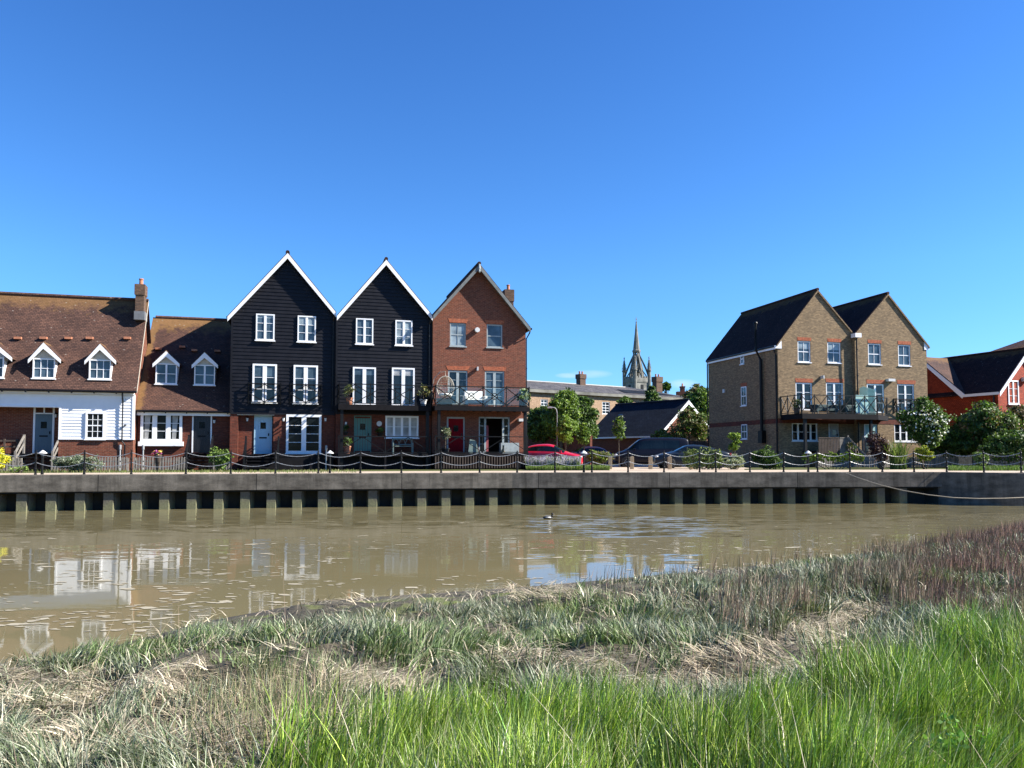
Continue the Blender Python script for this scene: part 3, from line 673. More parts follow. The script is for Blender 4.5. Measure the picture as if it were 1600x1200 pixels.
def steps(par, org, x0, x1, ytop, ydir, z, n_=5, mat='dark_timber', rails=True, railmat='wood_grey', tread=.24):
    """open timber steps falling towards the viewer from (y=ytop, height z)"""
    b = B(); rise = z/n_
    for k in range(n_): b.box(x0, x1, ytop-(k+1)*tread, ytop-k*tread+.03, z-(k+1)*rise+rise-.045, z-(k)*rise)
    yb_ = ytop-n_*tread
    for x in (x0+.02, x1-.06): b.add([(x, ytop, z-.25), (x, ytop, z), (x, yb_, rise-.05), (x, yb_, 0), (x+.04, ytop, z-.25), (x+.04, ytop, z), (x+.04, yb_, rise-.05), (x+.04, yb_, 0)], [(0, 1, 2, 3), (4, 7, 6, 5), (0, 4, 5, 1), (1, 5, 6, 2), (2, 6, 7, 3), (3, 7, 4, 0)])
    st_ = b.build('steps', M[mat], par, org)
    if rails:
        for x in (x0-.04, x1+.04):
            r = B(); r.bar((x, ytop, z+.9), (x, yb_, rise+.75), .07, .09); r.bar((x, ytop, z+.5), (x, yb_, rise+.38), .04, .09); r.bar((x, ytop, 0), (x, ytop, z+.98), .09); r.bar((x, yb_, 0), (x, yb_, rise+.85), .09)
            r.build('handrail', M[railmat], st_, org)
    return st_
# ================================================================== left terrace
# ---- white weatherboarded cottage
yC = -.15
xR, zE = H(211, 617, yC)                       # right front corner / underside of gutter
xL = H(0, 617, yC)[0]-6.5
yd = solve_depth(214, 615, yC-.25, 232, 470); zr = H(232, 470, yd)[1]; ze = H(214, 613, yC-.25)[1]
slopeC = (zr-ze)/(yd-(yC-.25)); yrC = yd
rt, og = froot(ROW, 'cottage', 'long cottage with white weatherboards over red brick, three white dormers and an orange-lichened tile roof', 'house', (xL+xR)/2, yC)
xw0, xw1, zb0, zb1 = HR(92, 634, 209, 686, yC)  # boarded part to the right of the door recess
xrec = xw0; xrecL = H(-28, 650, yC)[0]; yrec = yC+.75
b = B(); full = [(xw0, xR-.03, 0, zb0)]
b.holed([(xw0, 0), (xR-.04, 0), (xR-.04, zb0), (xw0, zb0)], [], yC)                 # brick plinth
b.poly([(xw0, yC, 0), (xw0, yrec, 0), (xw0, yrec, zE), (xw0, yC, zE)]); b.poly([(xrecL, yrec, 0), (xw0, yrec, 0), (xw0, yrec, zE), (xrecL, yrec, zE)])
b.poly([(xrecL, yC, 0), (xrecL, yrec, 0), (xrecL, yrec, zE), (xrecL, yC, zE)]); b.poly([(xL, yC, 0), (xrecL, yC, 0), (xrecL, yC, zE), (xL, yC, zE)])
b.poly([(xR-.04, yC, 0), (xR-.04, 2*yrC, 0), (xR-.04, 2*yrC, zE), (xR-.04, yrC, zr-.25), (xR-.04, yC, zE)])
b.poly([(xL, yC, 0), (xL, 2*yrC, 0), (xL, 2*yrC, zE), (xL, yrC, zr-.25), (xL, yC, zE)]); b.poly([(xL, 2*yrC, 0), (xR, 2*yrC, 0), (xR, 2*yrC, zE), (xL, 2*yrC, zE)])
b.build('brick_wall', M['brick_red'], rt, og)
b = B(); boards(b, lambda z: (xw0+.06, xR-.04), zb0, zE, yC, .165, .03); zt = HR(0, 612, 92, 634, yC)[2]
boards(b, lambda z: (xL, xw0+.06), zt, zE, yC, .165, .03)
b.box(xw0, xw0+.09, yC-.045, yC+.02, zb0-.02, zt); b.box(xR-.12, xR, yC-.045, yC+.1, zb0-.03, zE); b.box(xL, xw0, yC-.05, yC+.3, zt-.07, zt+.02)
b.box(xw0, xR, yC-.055, yC+.02, zb0-.035, zb0+.02)
b.poly([(xw0+.002, yC, zb0), (xw0+.002, yC+.7, zb0), (xw0+.002, yC+.7, zt), (xw0+.002, yC, zt)])
b.build('weatherboarding', M['white_board'], rt, og)
B().box(xL, xR, yC-.20, yC-.06, zE-.02, zE+.20).build('fascia', M['white'], rt, og)
b = B(); t = .12
b.prismx([(yC-.32, ze-.02), (yrC, zr-.10), (2*yrC-yC+.3, ze-.02), (2*yrC-yC+.3, ze+t), (yrC, zr), (yC-.32, ze+.10)], xL-.2, xR+.14)
ro = b.build('roof', M['tile_brown'], rt, og)
B().tube([(xL-.2, yrC, zr+.02), (xR+.14, yrC, zr+.02)], .10, 8).build('ridge_tiles', M['tile_brown'], ro, og)
b = B(); b.prismx([(yC-.33, ze-.06), (yrC, zr-.16), (yrC, zr-.01), (yC-.33, ze+.09)], xR+.142, xR+.16); b.build('verge', M['cream'], ro, og)
gutter_x(rt, og, xL, xR+.12, yC-.36, ze+.0)
px_ = H(193, 640, yC)[0]
pipe(rt, og, [(px_, yC-.34, ze-.03), (px_, yC-.32, ze-.25), (px_-.02, yC-.11, ze-.5), (px_-.02, yC-.11, zb0-.1), (px_+.12, yC-.09, zb0-.3), (px_+.12, yC-.09, .05)])
x0, x1, z0, z1 = HR(134, 644, 164, 686, yC); window(rt, og, x0, x1, z0, z1, yC, 1, 4, 3, fw=.09, proud=.09, sash=True, sill=.03)
x0, x1, z0, z1 = HR(52, 633.5, 85, 708, yrec); door(rt, og, x0, x1, z0, z1, yrec, 'door_grey', transom=.36, fw=.09, proud=.05)
zdoor = z0; lantern(rt, og, H(88.5, 648, yrec)[0], yrec, H(88, 648, yrec)[1])
steps(rt, og, x0-.25, x1+.35, yrec-.4, -1, z0-.02, 5)
B().box(x0-1.6, x1+.5, yrec-.45, yrec, z0-.12, z0-.02).build('landing', M['dark_timber'], rt, og)
b = B()                                           # old timber gate leaning by the porch
for zz in (.15, .55, .95, 1.25): b.bar((x0-1.7, yrec-.3, zz+.3), (x0-.6, yrec-.3, zz+.3), .05, .09)
for xx in (x0-1.7, x0-1.2, x0-.6): b.bar((xx, yrec-.3, .3), (xx, yrec-.3, 1.65), .08)
b.build('porch_rail', M['wood_brown'], rt, og)
for (cpx, ax, az, l, r, ez, a0, b0, a1, b1) in ((69, 69, 536, 45, 96, 564, 51, 560, 86, 591), (157, 157, 538, 133, 182, 566, 139, 562, 173.5, 592.5), (-9, -9, 534, -33, 20, 561, -27, 558, 6, 590), (-92, -92, 532, -117, -65, 558, -110, 555, -75, 588)):
    dormer(rt, og, cpx, ax, az, l, r, ez, a0, b0, a1, b1, yC-.32, 0, ze+.1, slopeC, 1, 2, 3, 'pane_sky')
xa, _ = H(211.5, 480, yrC-.9); xb, _ = H(225, 480, yrC-.9); zt_ = H(218, 446, yrC-.6)[1]
chimney(rt, og, xa, xb, yrC-.95, yrC-.3, zr-1.2, zt_, 'brick_chimney')
b = B(); b.box(xa-.04, xb+.06, yrC-1.02, yrC-.25, zr-1.25, zr-.78); b.build('lead_flashing', M['lead'], rt, og)
b = B(); b.box(xa-.03, xb+.03, yrC-.98, yrC-.27, zr+.12, zr+.2); b.build('chimney_band', M['brick_pale'], rt, og)
for px in (28, 68, 107, 140, 199): 
    yy = 3.0; x_, z_ = H(px, 528, 0); 
    # vent tiles: where the ray meets the roof slope
    y_ = 0
    for _ in range(30): z_ = H(px, 528.5, y_)[1]; y_ += ((z_-ze-.1)/slopeC+yC-.32-y_)*.6
    x_, z_ = H(px, 528.5, y_); B().box(x_-.17, x_+.17, y_-.10, y_+.08, z_-.05, z_+.07).build('vent_tile', M['terracotta'], ro, og)
# ---- small brown-roofed cottage
yS = .55; xl = xR+.02; xr = H(359, 640, yS)[0]+.15
ze2 = H(280, 643, yS-.3)[1]; 
yr2 = 4.6; zr2 = H(233, 495.5, yr2)[1]; slope2 = (zr2-ze2)/(yr2-yS+.3)
for _ in range(3):
    pass
rt, og = froot(ROW, 'cottage', 'low brown-roofed cottage with two dormers and black door beside the first black house', 'house', (xl+xr)/2, yS)
zE2 = ze2-.0
b = B(); b.holed([(xl, 0), (xr, 0), (xr, zE2), (xl, zE2)], [], yS); b.poly([(xl, 2*yr2, 0), (xr, 2*yr2, 0), (xr, 2*yr2, zE2), (xl, 2*yr2, zE2)])
b.poly([(xl, yS, 0), (xl, 2*yr2, 0), (xl, 2*yr2, zE2), (xl, yr2, zr2-.2), (xl, yS, zE2)]); b.build('brick_wall', M['brick_dkred'], rt, og)
b = B(); b.prismx([(yS-.38, ze2-.02), (yr2, zr2-.12), (2*yr2-yS, ze2), (2*yr2-yS, ze2+.12), (yr2, zr2), (yS-.38, ze2+.1)], xl-.05, xr)
ro = b.build('roof', M['tile_brown2'], rt, og); B().tube([(xl+.1, yr2, zr2+.02), (xr, yr2, zr2+.02)], .10, 8).build('ridge_tiles', M['tile_brown'], ro, og)
B().box(xl, xr-.1, yS-.28, yS-.18, ze2-.22, ze2-.03).build('fascia', M['white'], rt, og)
gutter_x(rt, og, xl, xr-.05, yS-.42, ze2-.0)
x0, x1, z0, z1 = HR(220, 645, 285, 690, yS)
w_ = window(rt, og, x0, x1, z0, z1, yS, 3, 3, 1, fw=.14, mull=.24, proud=.12, sill=0); B().box(x0-.08, x1+.08, yS-.2, yS+.02, z0-.24, z0).build('sill', M['white'], w_, og)
for (a, c) in ((x0+.2, x0+.45), (x1-.5, x1-.25)): B().add([(a, yS-.069, z0+.15), (c-.06, yS-.069, z0+.15), (c+.04, yS-.069, z1-.15), (a, yS-.069, z1-.15)], [(0, 1, 2, 3)]).build('curtain', M['curtain'], w_, og)
x0, x1, z0, z1 = HR(300, 646, 331, 707, yS); door(rt, og, x0, x1, z0, z1, yS, 'door_black', fw=.07)
lantern(rt, og, H(335, 657, yS)[0], yS, H(335, 657, yS)[1])
steps(rt, og, x0-.05, x1+.05, yS-.5, -1, z0-.03, 5, railmat='dark_timber'); B().box(x0-.1, x1+.1, yS-.55, yS, z0-.13, z0-.03).build('landing', M['dark_timber'], rt, og)
dormer(rt, og, 260, 260, 549, 239, 281, 570.5, 243, 568, 276.5, 600, yS-.38, 0, ze2+.1, slope2, 2, 2, 1, 'pane_sky')
dormer(rt, og, 320, 320, 551, 300, 341, 572.5, 303.5, 570, 336, 601.5, yS-.38, 0, ze2+.1, slope2, 2, 2, 1, 'pane_sky')
for px, py in ((248, 545), (285, 542), (304, 547.5), (340, 548.5)):
    y_ = 1
    for _ in range(30): z_ = H(px, py, y_)[1]; y_ += ((z_-ze2-.1)/slope2+yS-.38-y_)*.6
    x_, z_ = H(px, py, y_); B().box(x_-.16, x_+.16, y_-.10, y_+.08, z_-.05, z_+.06).build('vent_tile', M['terracotta'], ro, og)
# ---- tall gabled houses
def gable_house(label, y, px0, px1, Lp, Ap, Rp, ztop_brick, wallmat, brickmat, boarded, verge, holes_px=(), depth=9.5, roofmat='tile_dark', name='tall_house', over=.32, recess=None, band=None, vh=.24):
    x0 = H(px0, 600, y)[0]; x1 = H(px1, 600, y)[0]
    L = H(Lp[0], Lp[1], y-over); A = H(Ap[0], Ap[1], y-over); Q = H(Rp[0], Rp[1], y-over)
    rt, og = froot(ROW, name, label, 'house', (x0+x1)/2, y)
    t = .14; L = (L[0], L[1]-t); A = (A[0], A[1]-t); Q = (Q[0], Q[1]-t)
    def zroof(x): return L[1]+(A[1]-L[1])*(x-L[0])/(A[0]-L[0]) if x < A[0] else Q[1]+(A[1]-Q[1])*(Q[0]-x)/(Q[0]-A[0])
    zl, zr_ = zroof(x0), zroof(x1); outer_top = [(x1, zr_), (A[0], A[1]), (x0, zl)]
    holes = [HR(*h, y) for h in holes_px]
    b = B()
    if boarded:
        zb = ztop_brick
        def xr_(z):
            a = x0 if z < zl else L[0]+(A[0]-L[0])*(z-L[1])/(A[1]-L[1]); c = x1 if z < zr_ else Q[0]-(Q[0]-A[0])*(z-Q[1])/(A[1]-Q[1])
            return (a, max(a+.01, c))
        boards(b, xr_, zb, A[1]-.02, y, .2, .035)
        b.holed([(x0, zb), (x1, zb)]+outer_top, [], y+.001)
        b.box(x0-.03, x0+.07, y-.045, y+.08, zb-.02, zl-.05); b.box(x1-.07, x1+.0, y-.045, y+.08, zb-.02, zr_-.05)
        b.box(x0, x1, y-.05, y+.02, zb-.08, zb+.02)
        b.poly([(x1, y, zb), (x1, y+depth, zb), (x1, y+depth, zr_), (x1, y, zr_)]); b.poly([(x0, y, zb), (x0, y+depth, zb), (x0, y+depth, zl), (x0, y, zl)])
        b.build('weatherboarding', M[wallmat], rt, og)
        b = B(); top = [(x1, zb), (x0, zb)]; zs = (zb, zb)
    else: top = outer_top; zs = (zl, zr_)
    if recess:
        ra, rb = H(recess[0], 680, y)[0], H(recess[1], 680, y)[0]; rd = recess[2]; rz = H((recess[0]+recess[1])/2, recess[3], y)[1]
        holes.append((ra, rb, .001, rz))
    b.holed([(x0, 0), (x1, 0)]+top, holes, y, .11)
    if recess:
        b.poly([(ra, y+rd, 0), (rb, y+rd, 0), (rb, y+rd, rz), (ra, y+rd, rz)]); b.poly([(ra, y, 0), (ra, y+rd, 0), (ra, y+rd, rz), (ra, y, rz)]); b.poly([(rb, y, 0), (rb, y+rd, 0), (rb, y+rd, rz), (rb, y, rz)]); b.poly([(ra, y, rz), (rb, y, rz), (rb, y+rd, rz), (ra, y+rd, rz)])
    b.poly([(x0, y, 0), (x0, y+depth, 0), (x0, y+depth, zs[0]), (x0, y, zs[0])]); b.poly([(x1, y, 0), (x1, y+depth, 0), (x1, y+depth, zs[1]), (x1, y, zs[1])])
    b.holed([(x0, 0), (x1, 0)]+outer_top, [], y+depth); b.build('brick_wall', M[brickmat], rt, og)
    gable_roof(rt, og, L, A, Q, y-over, y+depth+.2, roofmat, verge, t, vh)
    if boarded or True:                              # soffit
        B().prism([(L[0]+.01, L[1]-.004), (A[0], A[1]-.004), (Q[0]-.01, Q[1]-.004), (Q[0]-.01, Q[1]-.03), (A[0], A[1]-.03), (L[0]+.01, L[1]-.03)], y-over+.03, y-.002).build('soffit', M[verge], rt, og)
    return rt, og, x0, x1, L, A, Q, zl, zr_
def win(rt, og, px, y, **k):
    x0, x1, z0, z1 = HR(*px, y); return window(rt, og, x0, x1, z0, z1, y, **k)
# black house A
yA = 0.0; zbA = H(440, 646, yA)[1]
rt, og, x0A, x1A, L, A_, Q, _, _ = gable_house('tall black weatherboarded house with two small Juliet balconies and a pale blue door', yA, 360.5, 524, (355.5, 493), (449.5, 394), (525.5, 487), zbA, 'black_board', 'brick_dkred', True, 'white', recess=(371.5, 427, .35, 646))
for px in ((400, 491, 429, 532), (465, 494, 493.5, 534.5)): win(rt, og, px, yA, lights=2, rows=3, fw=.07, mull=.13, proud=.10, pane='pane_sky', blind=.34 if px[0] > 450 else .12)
for px in ((394.5, 569, 432.5, 629), (458.5, 571, 496.5, 630.5)): win(rt, og, px, yA, lights=2, rows=3, fw=.10, mull=.22, proud=.10, blind=.30 if px[0] < 450 else .38, blindmat='pane_sky')  # upper strips here are painted sky reflection, no blinds
for (a, c) in ((388, 438), (453, 502)):
    xa, xb = H(a, 615, yA-.25)[0], H(c, 615, yA-.25)[0]; z0, z1 = H(415, 630, yA-.25)[1], H(415, 599.5, yA-.25)[1]
    xrail(rt, og, xa, xb, yA-.25, z0, z1, 2, 'v', name='juliet_balcony', side=yA-.02)
x0, x1, z0, z1 = HR(397, 647, 425, 709, yA+.35); door(rt, og, x0, x1, z0, z1, yA+.35, 'door_blue', 'door_blue', fw=.07); zdA = z0
B().box(H(371.5, 646, yA)[0]-.02, H(428, 646, yA)[0]+.02, yA-.03, yA+.1, H(400, 647, yA)[1]-.06, H(400, 645, yA)[1]).build('lintel', M['cream'], rt, og)
win(rt, og, (447, 648, 502, 708), yA, lights=2, rows=4, fw=.13, mull=.26, proud=.08, name='french_window')
for px, dy in ((386.5, .35), (443, 0), (508.5, 0)): lantern(rt, og, H(px, 655, yA+dy)[0], yA+dy, H(px, 654, yA+dy)[1])
xs = x0-.3; B().box(xs, x1+.35, yA-.95, yA+.34, z0-.14, z0-.03).build('landing', M['dark_timber'], rt, og)
steps(rt, og, xs, x1+.35, yA-.95, -1, z0-.03, 5, railmat='black_iron')
b = B(); b.box(x1A-4.6, x1A-.1, yA-1.0, yA-.04, zdA-.16, zdA-.04); b.box(x1A-4.6, x1A-.1, yA-.98, yA-.9, .02, zdA-.16); b.build('terrace_deck', M['dark_timber'], rt, og)
pipe(rt, og, [(x1A-.1, yA-.28, H(524, 494, yA)[1]), (x1A-.12, yA-.26, H(524, 497, yA)[1]), (x1A-.16, yA-.12, H(524, 503, yA)[1]), (x1A-.16, yA-.12, H(524, 640, yA)[1])], .038)
x_, z_ = H(358.5, 497, yA-.1); B().tube([(L[0], yA-.3, L[1]+.06), (L[0], yA+9, L[1]+.06)], .07, 7).build('gutter', M['gutter'], rt, og)
# black house B
yB = -.22; zbB = H(600, 646, yB)[1]
rt, og, x0B, x1B, L, A_, Q, _, _ = gable_house('tall black weatherboarded house with a green door beneath a wide railed balcony', yB, 525, 674.5, (526.5, 492), (603.5, 404.5), (676, 492.5), zbB, 'black_board', 'brick_dkred', True, 'white')
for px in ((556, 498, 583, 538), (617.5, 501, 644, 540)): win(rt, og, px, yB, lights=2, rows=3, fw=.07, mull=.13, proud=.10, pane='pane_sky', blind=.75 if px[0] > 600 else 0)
for px in ((551, 574, 587, 633), (612, 575, 647.5, 634)): win(rt, og, px, yB, lights=2, rows=1, fw=.09, mull=.2, proud=.10, blind=.18, blindmat='pane_sky' if px[0] < 600 else 'curtain')  # left upper strip is painted sky reflection, right one a curtain
pipe(rt, og, [(x1B-.1, yB-.28, H(674, 500, yB)[1]), (x1B-.12, yB-.26, H(674, 503, yB)[1]), (x1B-.18, yB-.12, H(674, 508, yB)[1]), (x1B-.18, yB-.12, H(674, 636, yB)[1])], .038)
def balcony(rt, og, pxl, pxr, y, yf, pyt, pyd, pyb, n_, pattern, circle, posts, deckmat='dark_timber', glass=True, postmat='black_iron', sidepane=True):
    xa, xb = H(pxl, pyd, yf)[0], H(pxr, pyd, yf)[0]; xm = (pxl+pxr)/2
    zt, zd, zb = H(xm, pyt, yf)[1], H(xm, pyd, yf)[1], H(xm, pyb, yf)[1]
    b = B(); b.box(xa, xb, yf+.01, y-.04, zd-.05, zd); b.box(xa, xb, yf, yf+.07, zb, zd-.05); b.box(xa, xa+.07, yf+.07, y-.04, zb, zd-.05); b.box(xb-.07, xb, yf+.07, y-.04, zb, zd-.05)
    k = xa+.5
    while k < xb-.2: b.box(k-.03, k+.03, yf+.07, y-.04, zb+.03, zd-.05); k += .5
    bal = b.build('balcony', M[deckmat], rt, og)
    xrail(bal, og, xa+.03, xb-.03, yf+.05, zd+.0, zt, n_, pattern, circle, side=y-.04, name='railing')
    if glass: B().box(xa+.05, xb-.05, yf+.075, yf+.083, zd+.08, zt-.05).build('glass_panel', M['clear'], bal, og)
    for p in posts: xx = H(p, 680, yf+.1)[0]; B().box(xx-.08, xx+.08, yf+.10, yf+.26, 0, zb+.005).build('support_post', M[postmat], bal, og)
    return xa, xb, zd, zt
yfB = yB-1.35
xa, xb, zdk, _ = balcony(rt, og, 529, 674, yB, yfB, 601, 632.5, 641, 6, 'v', False, (534, 668), glass=False); zbalB = zdk
x0, x1, z0, z1 = HR(553, 649.5, 580, 708, yB+.02); door(rt, og, x0, x1, z0, z1, yB+.02, 'door_green', 'door_green', fw=.05, proud=.05)
zter = z0-.03
win(rt, og, (602, 650, 653.5, 684), yB, lights=4, rows=2, fw=.10, mull=.13, proud=.09, pane='curtain')
x_, z_ = H(592.5, 662, yB); b = B(); b.tube([(x_, yB-.05, z_), (x_, yB, z_)], .15, 16); b.build('wall_plate', M['lantern_white'], rt, og)
x_, z_ = H(540.5, 662, yB); B().box(x_-.05, x_+.05, yB-.05, yB, z_-.09, z_+.09).build('doorbell_plate', M['lantern_white'], rt, og)
def terrace(rt, og, xa, xb, y, yf, z, n_, rails=True, zt=None, slats=False):
    b = B(); b.box(xa, xb, yf, y-.02, z-.14, z); k = xa
    b.box(xa, xa+.1, yf+.02, yf+.12, 0, z-.14); b.box(xb-.1, xb, yf+.02, yf+.12, 0, z-.14); b.box((xa+xb)/2-.05, (xa+xb)/2+.05, yf+.02, yf+.12, 0, z-.14)
    b.box(xa, xb, yf+.5, yf+.55, .01, z-.14)
    te = b.build('terrace_deck', M['dark_timber'], rt, og)
    if slats:
        q = B(); k = xa+.02
        while k < xb-.05: q.box(k, k+.07, yf+.0, yf+.02, .06, z-.16); k += .155
        q.build('slatted_skirt', M['wood_brown'], te, og)
    if rails: xrail(te, og, xa+.04, xb-.04, yf+.05, z, zt or z+.95, n_, 'tent', name='railing')
    return te
terrace(rt, og, xa, xb, yB, yfB-.05, zter, 2)
# red brick house C
yK = -.44
rt, og, x0C, x1C, L, A_, Q, _, _ = gable_house('tall red brick gabled house with a red front door and white sofa on its balcony', yK, 676, 821.5, (677, 491), (749, 411.5), (829, 511), 0, '', 'brick_red', False, 'verge_grey',
    holes_px=((703, 505, 728, 541), (760.5, 507, 785, 543), (700, 579, 730.5, 633), (757.5, 580, 788, 634), (698, 651.5, 726.5, 708), (748, 651.5, 796.5, 709)), roofmat='tile_dark', over=.42, vh=.22)
x_, z_ = H(749, 420, yK-.45); B().lathe([(.03, -.22), (.06, -.15), (.05, -.05), (.07, .0), (.05, .28)], (x_, yK-.47, z_), 8).build('finial', M['grey_paint'], rt, og)
R_ = dict(proud=-.05)
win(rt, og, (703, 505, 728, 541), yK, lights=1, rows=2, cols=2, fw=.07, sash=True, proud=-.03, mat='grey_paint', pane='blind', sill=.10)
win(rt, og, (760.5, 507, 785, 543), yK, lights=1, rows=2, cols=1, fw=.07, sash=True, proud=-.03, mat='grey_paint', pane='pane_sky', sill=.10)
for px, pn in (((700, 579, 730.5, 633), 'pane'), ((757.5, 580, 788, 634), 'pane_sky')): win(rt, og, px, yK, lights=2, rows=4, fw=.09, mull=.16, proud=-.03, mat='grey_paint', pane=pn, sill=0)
for (a, c, t_, bb) in ((702.5, 729, 498, 504.3), (759.5, 786, 500.3, 506.3), (699.5, 731, 572, 578.3), (757, 789, 573, 579.3)):
    q0, q1, w0, w1 = HR(a, t_, c, bb, yK); lintel(rt, og, q0, q1, w0, w1, yK)
x_, z_ = H(745, 516, yK); B().tube([(x_, yK-.20, z_), (x_, yK, z_)], .15, 8).build('alarm_bell', M['lantern_white'], rt, og)
x_, z_ = H(745, 577, yK); B().box(x_-.035, x_+.035, yK-.30, yK, z_-.10, z_+.12).build('wall_light', M['lantern_white'], rt, og)
x0, x1, z0, z1 = HR(698, 651.5, 726.5, 707.5, yK+.06); door(rt, og, x0, x1, z0, z1, yK+.08, 'door_red', 'grey_paint', fw=.10, proud=.02, window_h=True); zterC = z0-.03
x0, x1, z0, z1 = HR(748, 651.5, 796.5, 708, yK); window(rt, og, x0, x1, z0, z1, yK, lights=2, rows=4, fw=.20, mull=.9, proud=-.03, mat='grey_paint', pane='pane', sill=0, open_light=None, name='patio_side_light') if False else None
b = B(); yw = yK+.03; W4 = x1-x0
for a, c in ((0, .04), (.18, .24), (.76, .82), (.95, 1.0)): b.box(x0+W4*a, x0+W4*c, yw, yw+.08, z0, z1)
b.box(x0, x1, yw, yw+.08, z1-.09, z1); b.box(x0, x0+W4*.24, yw, yw+.08, z0, z0+.12); b.box(x0+W4*.76, x1, yw, yw+.08, z0, z0+.12)
for q in (1, 2, 3): zz = z0+(z1-z0)*q/4; b.box(x0, x0+W4*.24, yw+.02, yw+.06, zz-.015, zz+.015); b.box(x0+W4*.76, x1, yw+.02, yw+.06, zz-.015, zz+.015)
pd = b.build('patio_door', M['grey_paint'], rt, og)
b = B(); 
for a, c in ((.03, .2), (.8, .97)): b.add([(x0+W4*a, yw+.05, z0), (x0+W4*c, yw+.05, z0), (x0+W4*c, yw+.05, z1), (x0+W4*a, yw+.05, z1)], [(0, 1, 2, 3)])
b.build('pane', M['pane'], pd, og)
b = B(); b.box(x0, x1, yw+.1, yw+3, z0-.02, z0); b.poly([(x0-.5, yw+3, z0-.2), (x1+.5, yw+3, z0-.2), (x1+.5, yw+3, z1+.4), (x0-.5, yw+3, z1+.4)]); b.poly([(x0-.5, yw+.1, z0), (x0-.5, yw+3, z0), (x0-.5, yw+3, z1+.3), (x0-.5, yw+.1, z1+.3)]); b.poly([(x1+.5, yw+.1, z0), (x1+.5, yw+3, z0), (x1+.5, yw+3, z1+.3), (x1+.5, yw+.1, z1+.3)]); b.poly([(x0-.5, yw+.1, z1+.3), (x1+.5, yw+.1, z1+.3), (x1+.5, yw+3, z1+.3), (x0-.5, yw+3, z1+.3)])
b.build('living_room', M['wood_brown'], rt, og)
b = B(); b.add([(x0+W4*.25, yw+.12, z0+.1), (x0+W4*.33, yw+.12, z0+.1), (x0+W4*.33, yw+.12, z1-.5), (x0+W4*.25, yw+.12, z1-.5)], [(0, 1, 2, 3)]); b.build('curtain', plain('dusky_pink_curtain', (.25, .05, .06), .8), rt, og)
yfC = yK-1.45
xa, xb, zdC, _ = balcony(rt, og, 679.5, 828, yK, yfC, 604.5, 634.5, 642, 4, 'x', True, (686, 821)); XA, XB = xa, xb
terrace(rt, og, xa, xb-.1, yK, yfC-.05, zterC, 2, slats=True)
b = B()
for p_, q_ in ((731, 0), (741, 0)): x_ = H(p_, 690, yfC)[0]
b = B(); b.box(xb-1.5, xb-.4, yK-.55, yK-.12, zterC, zterC+.62); b.build('planter_box', M['grey_paint'], rt, og)
x_, z_ = H(813, 656, yK); B().box(x_-.16, x_+.16, yK-.28, yK, z_-.1, z_+.06).build('wall_light', M['lantern_white'], rt, og)
# gutter + pipe at right eaves, chimney behind
B().tube([(Q[0]+.04, yK-.42, Q[1]+.03), (Q[0]+.04, yK+9, Q[1]+.03)], .07, 7).build('gutter', M['gutter'], rt, og)
pipe(rt, og, [(Q[0]+.03, yK-.3, Q[1]-.02), (Q[0]-.02, yK-.28, Q[1]-.2), (x1C+.07, yK+.1, Q[1]-.5), (x1C+.07, yK+.1, .1)], .038)
yc_ = yK+4.6; xa_, zt_ = H(789.5, 452, yc_); xb_ = H(802.5, 452, yc_)[0]
chimney(rt, og, xa_, xb_, yc_, yc_+.6, zt_-2.6, zt_, 'brick_chimney', corbel=.04)
# ================================================================== right pair
def win_side(rt, og, x, px0, py0, px1, py1, rows=2):
    y1_, z1 = ROW.hitx(px0, py0, x); y0_, z0 = ROW.hitx(px1, py1, x); z1b = ROW.hitx(px1, py0, x)[1]; z0b = ROW.hitx(px0, py1, x)[1]
    z1 = (z1+z1b)/2; z0 = (z0+z0b)/2; xo = x-.03; ym = (y0_+y1_)/2
    f = B(); fw = .07
    for a, c in ((y0_, y0_+fw), (y1_-fw, y1_)): f.box(xo, x+.04, a, c, z0, z1)
    for zz in (z0, (z0+z1)/2-fw/2, z1-fw): f.box(xo, x+.04, y0_, y1_, zz, zz+fw)
    f.box(xo+.005, x+.04, ym-.015, ym+.015, z0, z1); w_ = f.build('window', M['white'], rt, og)
    B().add([(xo+.02, y0_, z0), (xo+.02, y1_, z0), (xo+.02, y1_, z1), (xo+.02, y0_, z1)], [(0, 1, 2, 3)]).build('pane', M['pane_sky'], w_, og)
    B().box(xo-.06, x, y0_-.04, y1_+.04, z0-.06, z0).build('sill', M['white'], w_, og); return y0_, y1_, z0, z1
yD = 0.0
DD = solve_depth(1216, 600, yD, 1107, 600)
hD = ((1246.5, 533, 1266.5, 566), (1293, 535, 1313.5, 567), (1243.5, 598, 1269, 641), (1291, 598, 1317.5, 641), (1237.5, 661, 1277.5, 689), (1295, 661, 1311.5, 704))
rt, og, x0D, x1D, L, A_, Q, zl, zr_ = gable_house('yellow-brown brick gabled house whose shaded side wall carries a tall black flue', yD, 1216, 1337, (1213.5, 537.5), (1277.5, 452), (1335.5, 522), 0, '', 'brick_brown', False, 'brick_brown', holes_px=hD, depth=DD, roofmat='tile_dark', over=.06, vh=.10)
B().tube([(L[0]-.05, yD, L[1]+.02), (L[0]-.05, yD+DD, L[1]+.02)], .07, 7).build('gutter', M['gutter'], rt, og)
B().box(L[0]-.02, L[0]+.04, yD+.1, yD+DD, L[1]-.18, L[1]-.02).build('fascia', M['white'], rt, og)
B().prism([(x0D-.25, zl-.28), (x0D+.28, zl-.28), (x0D+.28, zl+.25), (x0D-.05, zl-.05), (x0D-.25, zl-.1)], yD-.04, yD-.004).build('eaves_box', M['white'], rt, og)
for px in hD[:2]: win(rt, og, px, yD, lights=1, rows=2, cols=2, fw=.07, sash=True, proud=-.03, pane='pane_sky', sill=.09, blind=.35, blindmat='blind')
